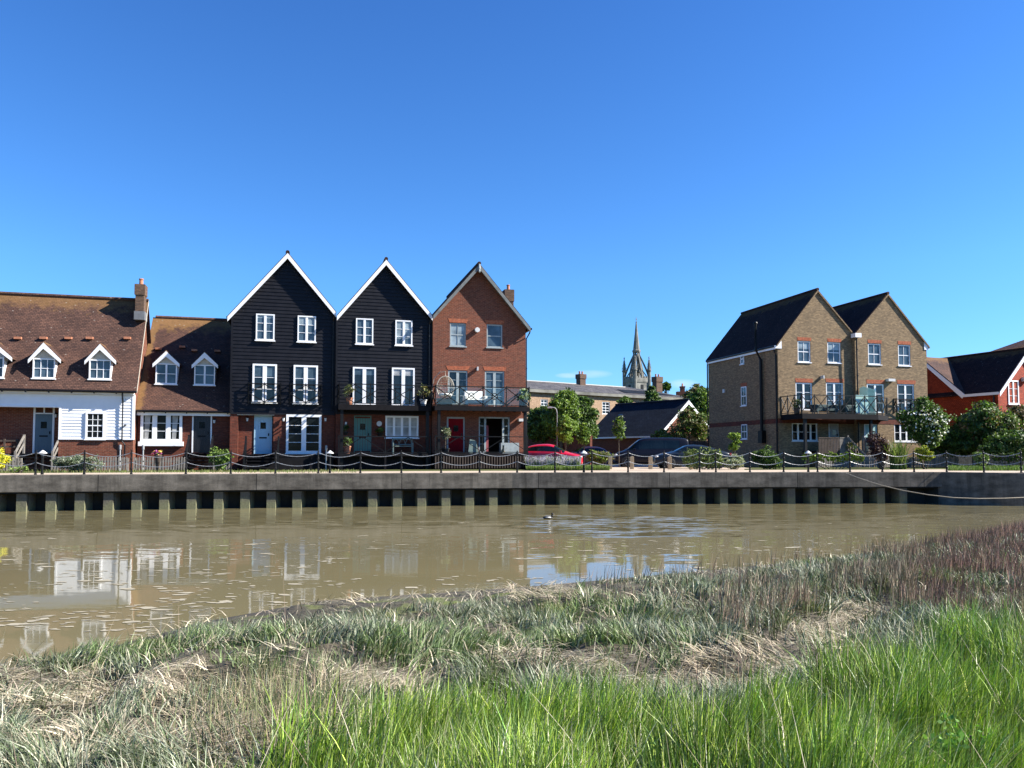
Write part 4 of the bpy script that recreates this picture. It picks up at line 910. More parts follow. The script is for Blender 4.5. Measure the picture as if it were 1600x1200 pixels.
win(rt, og, hD[2], yD, lights=2, rows=3, fw=.08, mull=.14, proud=-.03, sill=0, pane='pane'); win(rt, og, hD[3], yD, lights=2, rows=3, fw=.08, mull=.14, proud=-.03, sill=0, pane='pane_sky')
win(rt, og, hD[4], yD, lights=4, rows=2, fw=.08, mull=.12, proud=-.03, sill=.06)
x0, x1, z0, z1 = HR(*hD[5], yD+.06); door(rt, og, x0, x1, z0, z1, yD+.08, 'door_pale', fw=.07, proud=.02); zdD = z0
for (a, c, t_, bb) in ((1246, 1267, 527, 532.5), (1293, 1314, 529, 534.5), (1243, 1269.5, 591.5, 597.5), (1290.5, 1318, 591.8, 597.5)):
    q0, q1, w0, w1 = HR(a, t_, c, bb, yD); lintel(rt, og, q0, q1, w0, w1, yD, splay=.03)
xd = x0D
win_side(rt, og, xd, 1157, 553, 1163, 569)
ys0, ys1, sz0, sz1 = win_side(rt, og, xd, 1158, 604, 1167, 634); B().box(xd-.012, xd+.02, ys0-.05, ys1+.05, sz1+.0, sz1+.26).build('lintel', M['brick_lintel'], rt, og)
win_side(rt, og, xd, 1158.5, 663, 1168, 686)
zb_ = H(1260, 658, yD)[1]; B().box(xd-.014, xd, yD, yD+DD, zb_-.16, zb_+.16).build('brick_band', M['brick_dkred'], rt, og)
zb2 = zb_; b = B(); b.box(x0D, x1D, yD-.014, yD-.001, zb_-.16, zb_+.16); b.build('brick_band', M['brick_dkred'], rt, og)
yf_, zf0 = ROW.hitx(1190.5, 690, xd-.18); yf2, zf1 = ROW.hitx(1181, 555, xd-.42); zt_ = ROW.hitx(1181, 506, xd-.42)[1]; zj = ROW.hitx(1190, 562, xd-.18)[1]; zj2 = ROW.hitx(1181, 547, xd-.42)[1]
B().tube([(xd-.18, yf_, zf0), (xd-.18, yf_, zj), (xd-.45, yf_+.15, zj2), (xd-.45, yf_+.15, zt_)], .105, 12).lathe([(.06, 0), (.15, .03), (.12, .12), (.02, .15)], (xd-.45, yf_+.15, zt_), 12).build('flue', M['black_iron'], rt, og)
b = B(); b.box(xd-.35, xd, yf_-.25, yf_+.2, zf0-.1, zf0+.75); b.build('flue_box', M['black_iron'], rt, og)
for zz in (.35, .6): pass
ya_, za_ = ROW.hitx(1131, 611, xd-.05); B().box(xd-.1, xd, ya_-.12, ya_+.12, za_-.13, za_+.13).build('alarm_box', M['lantern_white'], rt, og)
yp_, zp_ = ROW.hitx(1214, 545, xd-.08); pipe(rt, og, [(xd-.08, .35, zl-.1), (xd-.08, .25, zl-.5), (xd-.08, .12, zl-.7), (xd-.08, .12, .1)], .05)
pipe(rt, og, [(xd-.12, DD-.1, zl-.15), (xd-.05, DD+.06, zl-.5), (xd-.05, DD+.06, .1)], .05)
x_, z_ = H(1282.5, 591, yD); B().box(x_-.035, x_+.035, yD-.34, yD, z_-.05, z_+.16).build('wall_light', M['lantern_white'], rt, og)
yE = -.24
hE = ((1356.5, 537, 1376.5, 569.5), (1403.5, 539, 1422.5, 571.5), (1355, 600, 1381.5, 645), (1402.5, 600.5, 1428.5, 645), (1350.5, 662, 1372, 705), (1397.5, 662, 1436.5, 690))
rt2, og2, x0E, x1E, L2, A2, Q2, zl2, zr2_ = gable_house('yellow-brown brick gabled house nearer the red cottage, with aqua door and awning box', yE, 1337, 1449, (1335.5, 520.5), (1387.5, 458), (1452.5, 541), 0, '', 'brick_brown', False, 'brick_brown', holes_px=hE, depth=DD, roofmat='tile_dark', over=.06, vh=.10)
for px in hE[:2]: win(rt2, og2, px, yE, lights=1, rows=2, cols=2, fw=.07, sash=True, proud=-.03, pane='pane_sky', sill=.09)
for px in hE[2:4]: win(rt2, og2, px, yE, lights=2, rows=3, fw=.08, mull=.14, proud=-.03, sill=0)
win(rt2, og2, hE[5], yE, lights=4, rows=2, fw=.08, mull=.12, proud=-.03, sill=.06)
x0, x1, z0, z1 = HR(*hE[4], yE+.06); door(rt2, og2, x0, x1, z0, z1, yE+.08, 'door_aqua', fw=.09, proud=.02)
for (a, c, t_, bb) in ((1356, 1377, 531, 536.5), (1403, 1423, 533, 538.5), (1354, 1382, 593.5, 599.5), (1402, 1430, 594, 600)):
    q0, q1, w0, w1 = HR(a, t_, c, bb, yE); lintel(rt2, og2, q0, q1, w0, w1, yE, splay=.03)
B().box(x0E, x1E, yE-.014, yE-.001, zb2-.16, zb2+.16).build('brick_band', M['brick_dkred'], rt2, og2)
x0, x1, z0, z1 = HR(1386.5, 592, 1397, 596, yE-.15); B().box(x0, x1, yE-.28, yE, z0, z1).build('awning_box', M['lantern_white'], rt2, og2)
xa, xb = H(1400.5, 633, yE-.22)[0], H(1433, 633, yE-.22)[0]; xrail(rt2, og2, xa, xb, yE-.22, H(1417, 645, yE-.22)[1], H(1417, 624, yE-.22)[1], 2, 'v', name='juliet_balcony', side=yE-.02)
x_ = x0E+.02; B().box(x_-.25, x_+.25, yE-.35, yE+.1, H(1337, 527, yE)[1]-.05, H(1337, 523, yE)[1]+.06).build('valley_hopper', M['white'], rt2, og2)
pipe(rt2, og2, [(x_+.02, yE-.12, H(1337, 527, yE)[1]), (x_+.04, yE-.12, H(1338, 640, yE)[1])], .045)
pipe(rt2, og2, [(x_+.04, yE-.12, H(1338, 660, yE)[1]), (x_+.04, yE-.12, .1)], .045)
B().prism([(x1E-.22, zr2_-.35), (x1E+.2, zr2_-.35), (x1E+.2, zr2_-.1), (x1E-.22, zr2_+.2)], yE-.04, yE-.004).build('eaves_box', M['white'], rt2, og2)
yfD = yE-1.9
zdD_ = H(1312, 646.5, yfD)[1]; ztD_ = H(1312, 618, yfD)[1]; zbD = H(1312, 655, yfD)[1]
PL = [(H(1221, 640, yD-.03)[0], yD-.03), (H(1253, 640, yfD)[0], yfD), (H(1371, 640, yfD)[0], yfD), (H(1386.5, 640, yE-.6)[0], yE-.6), (H(1386.5, 640, yE-.6)[0]-.05, yE-.03)]
b = B(); b.prismz(PL, zdD_-.06, zdD_); IN = [(PL[0][0]+.05, PL[0][1]), (PL[1][0]+.03, PL[1][1]+.06), (PL[2][0]-.03, PL[2][1]+.06), (PL[3][0]-.06, PL[3][1]), (PL[4][0]-.06, PL[4][1])]
for (p_, q_) in zip(PL[:-1], PL[1:]): b.bar((p_[0], p_[1], (zbD+zdD_-.06)/2), (q_[0], q_[1], (zbD+zdD_-.06)/2), .08, zdD_-.06-zbD)
bal = b.build('balcony', M['dark_timber'], rt, og)
for (p_, q_, m_) in ((PL[0], PL[1], 3), (PL[1], PL[2], 6), (PL[2], PL[3], 2)):
    b = B(); P = lambda t, z: (p_[0]+(q_[0]-p_[0])*t, p_[1]+(q_[1]-p_[1])*t+.03, z)
    b.bar(P(0, ztD_), P(1, ztD_), .06, .05); b.bar(P(0, zdD_+.07), P(1, zdD_+.07), .05, .04)
    for k in range(m_+1): b.bar(P(k/m_, zdD_-.1), P(k/m_, ztD_+.05), .07 if k in (0, m_) else .05)
    for k in range(m_): b.bar(P(k/m_, zdD_+.09), P((k+1)/m_, ztD_-.03), .038); b.bar(P(k/m_, ztD_-.03), P((k+1)/m_, zdD_+.09), .038)
    b.build('railing', M['black_iron'], bal, og)
for px in (1259, 1362): xx_ = H(px, 680, yfD+.1)[0]; B().box(xx_-.08, xx_+.08, yfD+.08, yfD+.24, 0, zbD+.02).build('support_post', M['black_iron'], bal, og)
k = H(1340, 630, yE-.6)[0]
sc = B(); yy0, yy1 = yE-1.55, yE-.05; zA0 = zdD_+.02; zA1 = H(1340, 603, yE-.6)[1]
sc.prismx([(yy0, zA0), (yy1, zA0), (yy1, zA1-.1), (yy1-.35, zA1), (yy0, zA1-.35)], x0E+.25, x0E+.27); sc.build('privacy_screen', M['frost'], rt2, og2)
b = B(); yy = yfD+.15; x0_, x1_ = H(1337, 640, yy)[0], H(1357, 640, yy)[0]; 
B().box(x0_+.02, x1_, yy, yy+.012, zA0, zA0+1.25).build('privacy_screen', M['frost'], rt2, og2)
# timber screens and steps up to the two doors
def screen(par, org, pxl, pxr, pyt, y, zb, mat='wood_grey', name='timber_screen'):
    xa, xb = H(pxl, pyt, y)[0], H(pxr, pyt, y)[0]; zt = H((pxl+pxr)/2, pyt, y)[1]; q = B(); k = xa
    while k < xb-.03: q.box(k, k+.085, y, y+.02, zb, zt-.02); k += .115
    q.box(xa, xb, y-.015, y+.035, zt-.02, zt+.05); return q.build(name, M[mat], par, org)
screen(rt, og, 1279, 1311, 684.5, yD-1.7, .1, 'wood_brown'); screen(rt, og, 1312, 1323.5, 684.5, yD-1.7, .1)
B().box(H(1279, 690, yD-1.7)[0], H(1324, 690, yD-1.7)[0], yD-1.68, yD-.02, zdD-.12, zdD-.02).build('landing', M['dark_timber'], rt, og)
for xq, (pr) in ((H(1324, 690, yD-1.7)[0], 0), (H(1347, 690, yD-1.7)[0], 0)):
    b = B(); b.bar((xq, yD-1.75, .98+zdD-.1), (xq+.9, yD-2.6, .55), .06, .10); b.bar((xq, yD-1.75, 0), (xq, yD-1.75, .98+zdD), .09); b.bar((xq+.9, yD-2.6, 0), (xq+.9, yD-2.6, .6), .09)
    for kk in range(8): t_ = kk/8; b.bar((xq+.9*t_, yD-1.75-.85*t_, .05), (xq+.9*t_, yD-1.75-.85*t_, .93+zdD-.1-t_*(.43+zdD-.1)), .07, .02)
    b.build('handrail', M['wood_grey'], rt, og)
screen(rt2, og2, 1348, 1362, 684.5, yE-1.6, .1)
B().box(H(1348, 690, yE-1.6)[0], H(1376, 690, yE-1.6)[0], yE-1.58, yE-.02, zdD-.12, zdD-.02).build('landing', M['dark_timber'], rt2, og2)
# ================================================================== things on the quay
def quay_y(px):                        # depth of the quay edge seen at that pixel column
    t = (px-800)/FPX
    pts = QP+QR[1:]
    for (x0, y0), (x1, y1) in zip(pts[:-1], pts[1:]):
        d = (x1-x0)-t*(y1-y0)
        if abs(d) < 1e-9: continue
        q = (t*y0-x0)/d
        if -1e-6 <= q <= 1+1e-6 and y0+(y1-y0)*q > 5: return y0+(y1-y0)*q
    return 35
def on_path(px, back=.35): Y = quay_y(px)+back; return Vector(((px-800)/FPX*Y, Y, GZ))
posts = [(-1, 'left edge of the photo'), (57, 'blue-grey cottage door'), (133, 'sash window in white boards'), (206.5, 'right corner of the white cottage'), (291.5, 'left side of the black cottage door'), (361.5, 'left corner of the first black house'), (431, 'right side of the pale blue door'),
    (498, 'white french window of the first black house'), (563.5, 'green front door'), (627.5, 'four-light window and bench'), (689.5, 'left corner of the red brick house'), (749.5, 'left side of the open patio door'), (808, 'right end of the red brick house'), (867, 'bonnet of the red car'),
    (924.5, 'left end of the low lawn bed'), (981, 'front wheel of the navy van'), (1037, 'bonnet of the dark car'), (1092.5, 'low hedge before the dark car'), (1118, 'shaded side wall with the flue'), (1171, 'pale flowering shrub'), (1223.5, 'left corner of the yellow-brick pair'),
    (1276.5, 'brown timber screen'), (1327, 'pale stair handrails'), (1377.5, 'purple-leaved shrub'), (1427, 'spiky sword-leaved plant'), (1478, 'gap in the right picket fence'), (1536, 'trees of the red tile-hung house'), (1594, 'right edge of the photo')]
pb_ = B().lathe([(.055, 0), (.055, .05), (.042, .07), (.040, .20), (.052, .22), (.052, .26), (.036, .28), (.034, .62), (.048, .64), (.048, .69), (.034, .71), (.032, .86), (.045, .88), (.045, .93), (.02, .96), (.034, .985), (.034, 1.01), (.01, 1.03)], (0, 0, 0), 10)
proto = pb_.build('chain_post', M['black_iron'], None, smooth=False)
heads = []
for k, (px, what) in enumerate(posts):
    o = proto if k == 0 else proto.copy()
    if k: COL.objects.link(o)
    p = on_path(px); o.location = p; heads.append(p); o.rotation_euler = (R(RNG.normal(0, .6)), R(RNG.normal(0, .6)), RNG.uniform(0, 6))
    tag(o, 'black iron chain post in front of the '+what if 'photo' not in what else 'black iron chain post at the '+what, 'chain post', 'black chain posts along the quay edge')
def chain(p, q, sag, label, group):
    b = B(); n_ = 16; pts = []
    for i in range(n_+1): t = i/n_; pts.append(Vector(p)*(1-t)+Vector(q)*t+Vector((0, 0, -4*sag*t*(1-t))))
    b.tube(pts, .013, 5)
    L = sum((pts[i+1]-pts[i]).length for i in range(n_)); m = int(L/.11); 
    for i in range(m):                # links
        t = (i+.5)/m; a = Vector(p)*(1-t)+Vector(q)*t+Vector((0, 0, -4*sag*t*(1-t))); d = (Vector(q)-Vector(p)).normalized(); z_ = Vector((0, 0, -4*sag*(1-2*t)))/max(.1, (Vector(q)-Vector(p)).length)
        d = (d+z_).normalized()*.035; b.bar(a-d, a+d, .034 if i % 2 else .018, .018 if i % 2 else .034)
    o = b.build('hanging_chain', M['chain'], None, tuple(p)); o.location = p; tag(o, label, 'chain', group)
for k in range(len(heads)-1):
    p, q = heads[k], heads[k+1]; a, c = posts[k][1], posts[k+1][1]; dist = (q-p).length
    if dist < .3: continue
    base = 'chain between the posts before the '+a.replace('left edge of the photo', 'far left').replace('right edge of the photo', 'far right')
    short = lambda s_: ' '.join(s_.split()[-4:])
    for nm, h_ in (('upper', .93), ('lower', .52)):
        tag_ = '%s chain running right from the post before the %s' % (nm, ' '.join(a.split()[:7]))
        if 'photo' in a: tag_ = '%s chain running right from the leftmost post' % nm
        chain(p+Vector((0, 0, h_)), q+Vector((0, 0, h_)), .05+.075*dist*RNG.uniform(.85, 1.15), tag_, 'chains slung between the quay posts')
# low lantern bollards
lb_ = empty('lantern_bollard', '', 'lantern bollard', (0, 0, 0)); 
B().lathe([(.06, 0), (.06, .08), (.042, .1), (.042, .72), (.055, .74), (.055, .78)], n=12).build('post', M['black_iron'], lb_)
B().lathe([(.05, .78), (.06, .79), (.06, .9), (.05, .91)], n=12).build('lantern_glass', M['pane_sky'], lb_)
B().lathe([(.165, .89), (.17, .905), (.06, 1.0), (.015, 1.03)], n=20).build('cap', M['lantern_white'], lb_)
for k, (px, bk, lab) in enumerate([(67.5, .75, 'conical-capped lantern bollard by the blue-grey cottage door'), (516, .9, 'conical-capped lantern bollard between the two black houses'), (912, .5, 'conical-capped lantern bollard in front of the lawn bed near the cars'), (1262, .6, 'conical-capped lantern bollard before the timber screen of the yellow-brick pair')]):
    o = lb_ if k == 0 else copy_tree(lb_); o.location = on_path(px, bk); o['label'] = lab; o['group'] = 'low lantern bollards on the quay path'
# wooden yard posts
wp = B(); wp.box(-.10, .10, -.10, .10, 0, .70); wp.prism([(-.10, .70), (.10, .70), (0, .76)], -.10, .10); wpo = wp.build('timber_post', M['wood_tan'], None, bevel=.01)
for k, (px, lab) in enumerate([(953, 'square timber post left of the van, at the end of the lawn bed'), (987, 'square timber post before the front wheel of the van'), (1016, 'square timber post before the middle of the van'), (1046, 'square timber post before the dark car bonnet'), (1079, 'square timber post sunk in the hedge before the dark car')]):
    o = wpo if k == 0 else wpo.copy()
    if k: COL.objects.link(o)
    Y = 43.6; o.location = ((px-800)/FPX*Y, Y, GZ); tag(o, lab, 'timber post', 'square timber posts along the parking yard')
# picket fences
def picket(pxa, pxb, y, label, h=.72, mat='wood_grey', gap=.125, wpk=.075, group='picket fences of the front gardens'):
    xa, xb = H(pxa, 725, y)[0], H(pxb, 725, y)[0]; rt, og = froot(ROW, 'picket_fence', label, 'fence', (xa+xb)/2, y, 0, group)
    b = B(); k = xa
    while k < xb-wpk:
        hh = h+RNG.normal(0, .012); t_ = RNG.normal(0, .008)
        b.prism([(k, .05), (k+wpk, .05), (k+wpk+t_, hh-.05), (k+wpk/2+t_, hh), (k+t_, hh-.05)], y-.012, y+.012); k += gap
    b.build('pickets', M[mat], rt, og)
    b = B(); b.box(xa, xb, y+.013, y+.045, .18, .25); b.box(xa, xb, y+.013, y+.045, h-.26, h-.19)
    n_ = max(1, int((xb-xa)/1.8))
    for i in range(n_+1): xx = xa+.05+(xb-xa-.1)*i/n_; b.box(xx-.04, xx+.04, y+.045, y+.12, 0, h-.05)
    b.build('rails_and_posts', M[mat], rt, og)
picket(-60, 34, -1.9, 'grey picket fence behind the yellow shrub at the far left')
picket(80, 201, -1.9, 'grey picket fence below the sash window of the white cottage')
picket(208, 292, -1.75, 'grey picket fence in front of the three-light window with the flower pot')
picket(333, 361, -1.75, 'short grey picket fence half hidden by the round green shrub')
picket(1276, 1422, -4.2, 'long grey picket fence before the timber screens and sword-leaved plant')
picket(1423, 1499, -4.4, 'grey picket fence right of the sword-leaved plant, up to the garden gap')
picket(1521, 1610, -4.6, 'grey picket fence at the far right below the red house trees')
# slim vent pipes in the front gardens
for px, lab in ((187.5, 'thin grey vent pipe before the white cottage corner'), (223.5, 'thin grey vent pipe before the three-light window'), (509.5, 'thin green vent pipe beside the lantern bollard between the black houses')):
    x_, _ = H(px, 712, -1.3); b = B().lathe([(.035, 0), (.035, 1.1), (.06, 1.1), (.06, 1.32), (.04, 1.34)], n=10); o = b.build('vent_pipe', M['steel'], None); o.location = ROW.w(x_, -1.3, 0); tag(o, lab, 'vent pipe')
# mooring rope
p0 = atY(1322, 740, 36.5); p0 = Vector((p0.x, 36.35, GZ-.02)); pts = []
for (px, py, Y) in ((1322, 739.5, 36.3), (1345, 748, 35.9), (1375, 757.5, 35.5), (1410, 766, 35.1), (1450, 773, 34.7), (1490, 777.5, 34.4), (1530, 779, 34.2), (1570, 778.5, 34.1), (1605, 777, 34.1), (1660, 772, 34.3), (1800, 755, 35)): pts.append(atY(px, py, Y))
o = B().tube(pts, .022, 6).build('mooring_rope', M['rope'], None, tuple(pts[0])); o.location = pts[0]; tag(o, 'slack tan mooring rope sagging from the quay edge across the dark wall', 'rope')
# ---------------- duck
def duck(loc, rz):
    rt = empty('duck', 'small dark duck with white flank swimming near the quay', 'duck', loc, rz)
    bm = bmesh.new(); bmesh.ops.create_uvsphere(bm, u_segments=20, v_segments=12, radius=1)
    for v in bm.verts:
        x, y, z = v.co; w_ = 1-.35*max(0, x); v.co = (x*.19, y*.085*w_, z*.065+.03+(.05*max(0, -x-.5)))
    me = bpy.data.meshes.new('body'); bm.to_mesh(me); bm.free(); me.materials.append(M['plastic']); me.polygons.foreach_set('use_smooth', [True]*len(me.polygons)); o = bpy.data.objects.new('body', me); COL.objects.link(o); o.parent = rt
    B().tube([(.13, 0, .05), (.16, 0, .11), (.165, 0, .155)], .038, 10, .03).lathe([(.01, .0), (.036, .02), (.042, .045), (.03, .075), (.008, .085)], (.17, 0, .13), 12).build('head', M['black_iron'], rt, smooth=True)
    B().tube([(.19, 0, .165), (.25, 0, .155)], .016, 8, .008).build('bill', plain('duck_bill', (.20, .17, .12), .5), rt)
    for s_ in (-1, 1): B().tube([(.08, s_*.068, .05), (-.02, s_*.082, .055), (-.12, s_*.05, .06)], .024, 8, .012).build('wing', M['lantern_white'], rt, smooth=True)
duck(atZ(856, 810.5, 0), R(12))
# ================================================================== vehicles (x = forward)
def wheel(par, x, y, r, side):
    t = B(); prof = [(r*.62, -.10), (r*.9, -.11), (r, -.08), (r, .08), (r*.9, .11), (r*.62, .10)]
    def ring(prof, n_=28):
        b = B(); k = len(prof)
        for j in range(n_):
            a = 2*math.pi*j/n_
            for (rr, yy) in prof: b.v.append((x+rr*math.cos(a), y+yy, r+rr*math.sin(a)))
        for j in range(n_):
            for i in range(k-1): b.f.append((j*k+i, j*k+i+1, ((j+1) % n_)*k+i+1, ((j+1) % n_)*k+i))
        return b
    w_ = ring(prof).build('wheel', M['tyre'], par, smooth=True)
    b = ring([(r*.63, -.09), (r*.66, -.075), (r*.66, .075), (r*.63, .09), (r*.58, .09), (r*.58, -.09), (r*.63, -.09)]); yo = y+side*.07
    for s_ in range(5):
        a = 2*math.pi*s_/5+.3; c, d = math.cos(a), math.sin(a)
        b.bar((x+c*.03, yo, r+d*.03), (x+c*r*.62, yo, r+d*r*.62), .03, .075)
    b.tube([(x, yo-side*.03, r), (x, yo+side*.02, r)], .06, 10); b.build('rim', M['alloy'], w_)
def vehicle(name, label, cat, loc, rz, paint, st, flags, W, wheels, r, quarter=True):
    """st: stations rear to front (x, sill z, shoulder z, roof z or None, half width, half width at roof); flags between them:
    S = side windows, F = windscreen, R = rear window, . = panels"""
    rt = empty(name, label, cat, loc, rz); bm = bmesh.new(); rings = []
    for (x, zs, zh, zr_, wl, wr) in st:
        zt_ = zr_ if zr_ else zh
        pr = [(0, zs), (wl*.85, zs), (wl*.98, zs+.10), (wl, (zs+zh)*.5+.05), (wl*.975, zh-.05), ((wl*.93 if zr_ else wl*.88), zh+.01), (wr if zr_ else wl*.66, zt_-.05 if zr_ else zh+.04), ((wr*.82) if zr_ else wl*.38, zt_ if zr_ else zh+.055), (0, (zt_+.02) if zr_ else zh+.06)]
        full = [(y_, z_) for y_, z_ in pr]+[(-y_, z_) for y_, z_ in pr[-2:0:-1]]
        rings.append([bm.verts.new((x, y_, z_)) for y_, z_ in full])
    n_ = len(rings[0]); names = ['body']
    for k, (a, c) in enumerate(zip(rings[:-1], rings[1:])):
        fl = flags[k]
        for i in range(n_):
            f = bm.faces.new((a[i], a[(i+1) % n_], c[(i+1) % n_], c[i])); g = None
            if fl == 'F' and i in (6, 7, 8, 9): g = 'windscreen'
            if fl == 'R' and i in (6, 7, 8, 9): g = 'rear_window'
            if (fl == 'S' or (fl == 'F' and quarter)) and i in (5, 10): g = 'side_window %d %d' % (k, i)
            if g:
                if g not in names: names.append(g)
                f.material_index = names.index(g)
    bm.faces.new(rings[0][::-1]); bm.faces.new(rings[-1]); bmesh.ops.recalc_face_normals(bm, faces=bm.faces)
    me = bpy.data.meshes.new('cage'); bm.to_mesh(me); bm.free()
    for _ in names: me.materials.append(M[paint])
    o = bpy.data.objects.new('cage', me); COL.objects.link(o); md = o.modifiers.new('sub', 'SUBSURF'); md.levels = 3
    ev = o.evaluated_get(bpy.context.evaluated_depsgraph_get()); bm = bmesh.new(); bm.from_mesh(ev.to_mesh()); bpy.data.objects.remove(o); bpy.data.meshes.remove(me)
    out = []
    for gi, g in enumerate(names[1:], 1):
        fs = [f for f in bm.faces if f.material_index == gi]; bmesh.ops.inset_region(bm, faces=fs, thickness=.028, depth=-.004)
    for f in bm.faces: pass
    for gi, g in enumerate(names):
        b2 = bm.copy(); 
        dl = []
        for f in b2.faces:
            if f.material_index != gi: dl.append(f)
        bmesh.ops.delete(b2, geom=dl, context='FACES')
        m2 = bpy.data.meshes.new(g.split()[0]); b2.to_mesh(m2); b2.free(); m2.polygons.foreach_set('use_smooth', [True]*len(m2.polygons)); m2.polygons.foreach_set('material_index', [0]*len(m2.polygons))
        m2.materials.append(M[paint] if gi == 0 else M['car_glass']); q = bpy.data.objects.new(g.split()[0], m2); COL.objects.link(q); q.parent = rt; out.append(q)
    bm.free()
    for x in wheels:
        for s_ in (-1, 1):
            B().tube([(x, s_*(W/2-.30), r), (x, s_*(W/2+.004), r)], r*1.17, 26).build('wheel_arch', M['plastic'], rt); wheel(rt, x, s_*(W/2-.085), r, s_)
    x1 = st[-1][0]; x0 = st[0][0]; zf = st[-2][2]
    for s_ in (-1, 1):
        B().lathe([(.02, -.06), (.11, -.03), (.12, .02), (.06, .06)], (x1-.14, s_*(W/2-.26), zf-.04), 14).build('headlight', M['headlamp'], rt, smooth=True)
        B().box(x0+.0, x0+.10, s_*(W/2-.22)-.10, s_*(W/2-.22)+.10, st[1][2]-.16, st[1][2]-.02).build('tail_light', M['car_red'], rt, bevel=.02)
    return rt
def mirror(rt, x, W, z, mat):
    for s_ in (-1, 1): B().box(x-.05, x+.10, s_*(W/2+.10)-.09, s_*(W/2+.10)+.09, z, z+.14).build('door_mirror', M[mat], rt, bevel=.03)
HATCH = [(-2.02, .34, .72, None, .70, .5), (-1.96, .24, .88, None, .82, .5), (-1.70, .20, .99, None, .87, .5), (-1.42, .19, 1.00, 1.26, .88, .60), (-1.08, .19, .99, 1.42, .885, .62), (-.30, .19, .96, 1.485, .89, .64), (.30, .19, .94, 1.455, .89, .63), (.98, .19, .93, None, .89, .5), (1.50, .20, .86, None, .87, .5), (1.86, .22, .74, None, .80, .5), (2.04, .30, .58, None, .64, .4)]
def place(px, Y, z=GZ): return Vector(((px-800)/FPX*Y, Y, z))
red = vehicle('parked_car', 'bright red hatchback parked behind the lavender beside the red brick house', 'car', place(860, 46.6), R(-12), 'car_red', HATCH, '..RSSSF...', 1.78, (-1.28, 1.30), .32)
mirror(red, .72, 1.70, .93, 'car_red')
pk = vehicle('parked_car', 'faded red car with dark windscreen, mostly hidden behind the bright red hatchback and lawn shrubs', 'car', place(915, 60.0), R(193), 'car_pink', HATCH, '..RSSSF...', 1.78, (-1.28, 1.30), .32)
mirror(pk, .72, 1.70, .93, 'car_pink')
VAN = [(-2.45, .40, .95, 1.70, .86, .72), (-2.38, .28, 1.06, 1.90, .93, .80), (-1.90, .26, 1.08, 1.95, .95, .82), (-.80, .26, 1.08, 1.96, .955, .82), (.15, .26, 1.07, 1.95, .955, .81), (.85, .26, 1.06, 1.91, .955, .80), (1.62, .27, 1.08, None, .94, .5), (2.05, .28, 1.00, None, .91, .5), (2.35, .30, .86, None, .84, .5), (2.50, .38, .60, None, .66, .4)]
vn = vehicle('parked_van', 'navy passenger van parked facing left in front of the dark-roofed garage', 'van', place(1016, 51.5), R(178), 'car_navy', VAN, '..SSSF...', 1.92, (-1.62, 1.62), .34)
mirror(vn, 1.15, 1.85, 1.10, 'car_navy')
SAL = [(-2.30, .38, .78, None, .68, .5), (-2.22, .26, .95, None, .82, .5), (-1.80, .20, 1.02, None, .88, .5), (-1.35, .19, 1.01, 1.22, .90, .60), (-.80, .19, .98, 1.40, .905, .62), (-.10, .19, .96, 1.44, .91, .63), (.40, .19, .94, 1.40, .91, .62), (1.12, .19, .94, None, .91, .5), (1.70, .20, .88, None, .89, .5), (2.12, .22, .76, None, .82, .5), (2.32, .30, .58, None, .66, .4)]
sd = vehicle('parked_car', 'dark grey-blue saloon facing left, half hidden behind the low hedge', 'car', place(1078, 46.8), R(181), 'car_dark', SAL, '..RSSSF...', 1.84, (-1.42, 1.45), .33)
mirror(sd, .82, 1.74, .94, 'car_dark')
# ================================================================== far buildings
gx_, gz_ = 62.0, 0
c1 = place(1026, 67.0); GA = Frame((c1.x, c1.y), math.degrees(math.atan2(.72, .95)))     # origin = near corner; x along gable wall (to the right and back)
rt, og = froot(GA, 'garage', 'low red-brick garage with a big dark slate roof and white verge, behind the parked van', 'garage', 3.4, 3.5)
Wg = 2*GA.hit(1072, 700, 0)[0]; Lg = 7.6; zeg = GA.hit(1026, 681, 0)[1]; zag = GA.hit(1072, 625, 0)[1]
d0 = GA.hitx(921, 690, 0)[0]; Lg = d0
b = B(); b.holed([(0, 0), (Wg, 0), (Wg, zeg), (Wg/2, zag-.1), (0, zeg)], [], 0); b.holed([(0, 0), (Wg, 0), (Wg, zeg), (Wg/2, zag-.1), (0, zeg)], [], Lg)
b.poly([(0, 0, 0), (0, Lg, 0), (0, Lg, zeg), (0, 0, zeg)]); b.poly([(Wg, 0, 0), (Wg, Lg, 0), (Wg, Lg, zeg), (Wg, 0, zeg)]); b.build('brick_wall', M['brick_red'], rt, og)
gable_roof(rt, og, (-.25, zeg-.12), (Wg/2, zag-.12), (Wg+.25, zeg-.12), -.35, Lg+.3, 'tile_slate', 'white', .13, .26)
B().box(-.30, -.22, -.3, Lg+.25, zeg-.14, zeg+.0).build('fascia', M['white'], rt, og)
t0 = .62; xs_ = Wg/2*t0; zs_ = zeg+(zag-zeg)*t0
b = B(); sl_ = (zag-zeg)/(Wg/2); b.add([(xs_-.5, Lg-2.0, zs_-.5*sl_+.09), (xs_+.15, Lg-2.0, zs_+.15*sl_+.09), (xs_+.15, Lg-1.4, zs_+.15*sl_+.09), (xs_-.5, Lg-1.4, zs_-.5*sl_+.09)], [(0, 1, 2, 3)]); b.build('roof_light', M['pane_sky'], rt, og)
